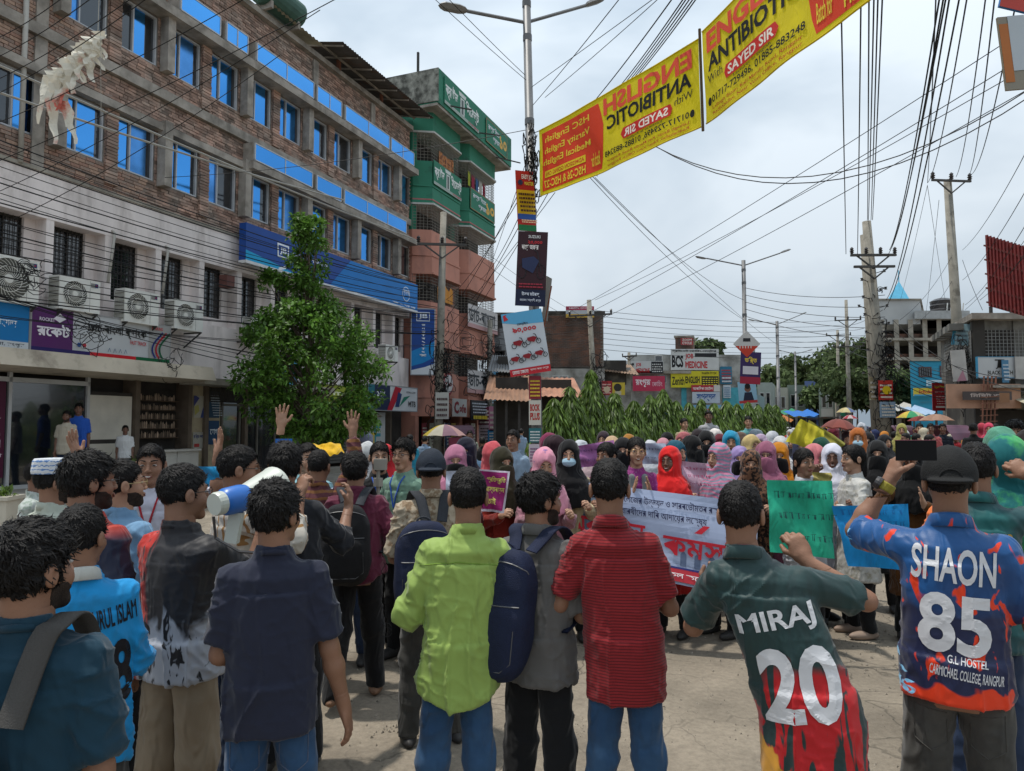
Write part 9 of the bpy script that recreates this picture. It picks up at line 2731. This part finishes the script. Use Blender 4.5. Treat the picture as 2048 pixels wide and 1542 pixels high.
sheet_thing('placard', 'pale pink sheet with red handwriting between the red and striped scarves', 'placard', at_y(1362, 922, 6.3), at_y(1445, 930, 6.25), at_y(1368, 985, 6.25), at_y(1440, 990, 6.2), cl('#c8a8bc'), scrawl(.1, .9, .1, .9, 3, '#9a4a68', 4))
sheet_thing('placard', 'sea green sheet with thin handwriting held by the dark haired woman', 'placard', at_y(1534, 960, 5.55), at_y(1666, 962, 5.55), at_y(1540, 1104, 5.5), at_y(1668, 1117, 5.5), cl('#2fb490'), scrawl(.1, .9, .08, .92, 3, '#1c4a48', 5, .006))
sheet_thing('placard', 'bright blue sheet with faint writing hanging from the hands of the woman in white', 'placard', at_y(1664, 1012, 5.5), at_y(1818, 1008, 5.4), at_y(1696, 1132, 5.45), at_y(1816, 1140, 5.4), cl('#2196dc'), scrawl(.08, .9, .6, .95, 2, '#1b6aa8', 6, .006))
sheet_thing('placard', 'creased yellow sheet lifted over the heads', 'placard', at_y(1602, 838, 7.6), at_y(1650, 862, 7.5), at_y(1571, 884, 7.6), at_y(1640, 900, 7.5), cl('#c8bc34'), [], wav=.06)
sheet_thing('placard', 'olive yellow fold of the sheet lifted over the heads', 'placard', at_y(1618, 840, 7.7), at_y(1692, 886, 7.5), at_y(1612, 872, 7.65), at_y(1680, 898, 7.5), cl('#8f8a3a'), [], wav=.05)
sheet_thing('placard', 'small ochre card behind the sea green sheet', 'placard', at_y(1625, 944, 5.9), at_y(1664, 946, 5.9), at_y(1625, 966, 5.9), at_y(1664, 968, 5.9), cl('#b0a05a'), [])
sheet_thing('placard', 'emerald sheet edge left of the long banner', 'placard', at_y(1080, 1008, 6.2), at_y(1112, 1006, 6.2), at_y(1082, 1110, 6.2), at_y(1114, 1115, 6.2), cl('#1e9a78'), [])
sheet_thing('placard', 'light blue paper sheet behind the megaphone man', 'placard', at_y(386, 933, 4.6), at_y(441, 933, 4.6), at_y(392, 975, 4.6), at_y(436, 975, 4.6), cl('#2a94c8'), [])
sheet_thing('cloth_cover', 'bright yellow cloth cover on a cart behind the raised hand', 'cloth', at_y(622, 888, 6.6), at_y(680, 886, 6.6), at_y(628, 899, 6.4), at_y(692, 912, 6.4), cl('#d0a410'), [], wav=.05)
sign('board', 'small royal blue telephone company board beside the tree foot', 'sign', Matrix.Translation(at_y(567, 895, 8.4)), .19, .10, '#1560b0', [('t', 'bkash', .3, .8, .3, .6, '#d8e0e8', .02)], th=.02)
wr_ = thing('wire', 'thin tangled wire dangling from the hand of the man in maroon', 'wire')
m = MB()
for q in range(2):
 pts = [at_y(768 + 6 * math.sin(t * 2.2 + q * 2), 1125 + t * 17, 4.7) for t in range(8)]
 pts += [at_y(772 + 12 * math.sin(a), 1256 - 10 * math.cos(a) + 8 * q, 4.7) for a in np.linspace(0, 5.5, 10)]
 m.tube(pts, .0022, 4, cap=False)
m.build('cord', M_WIRE, wr_)
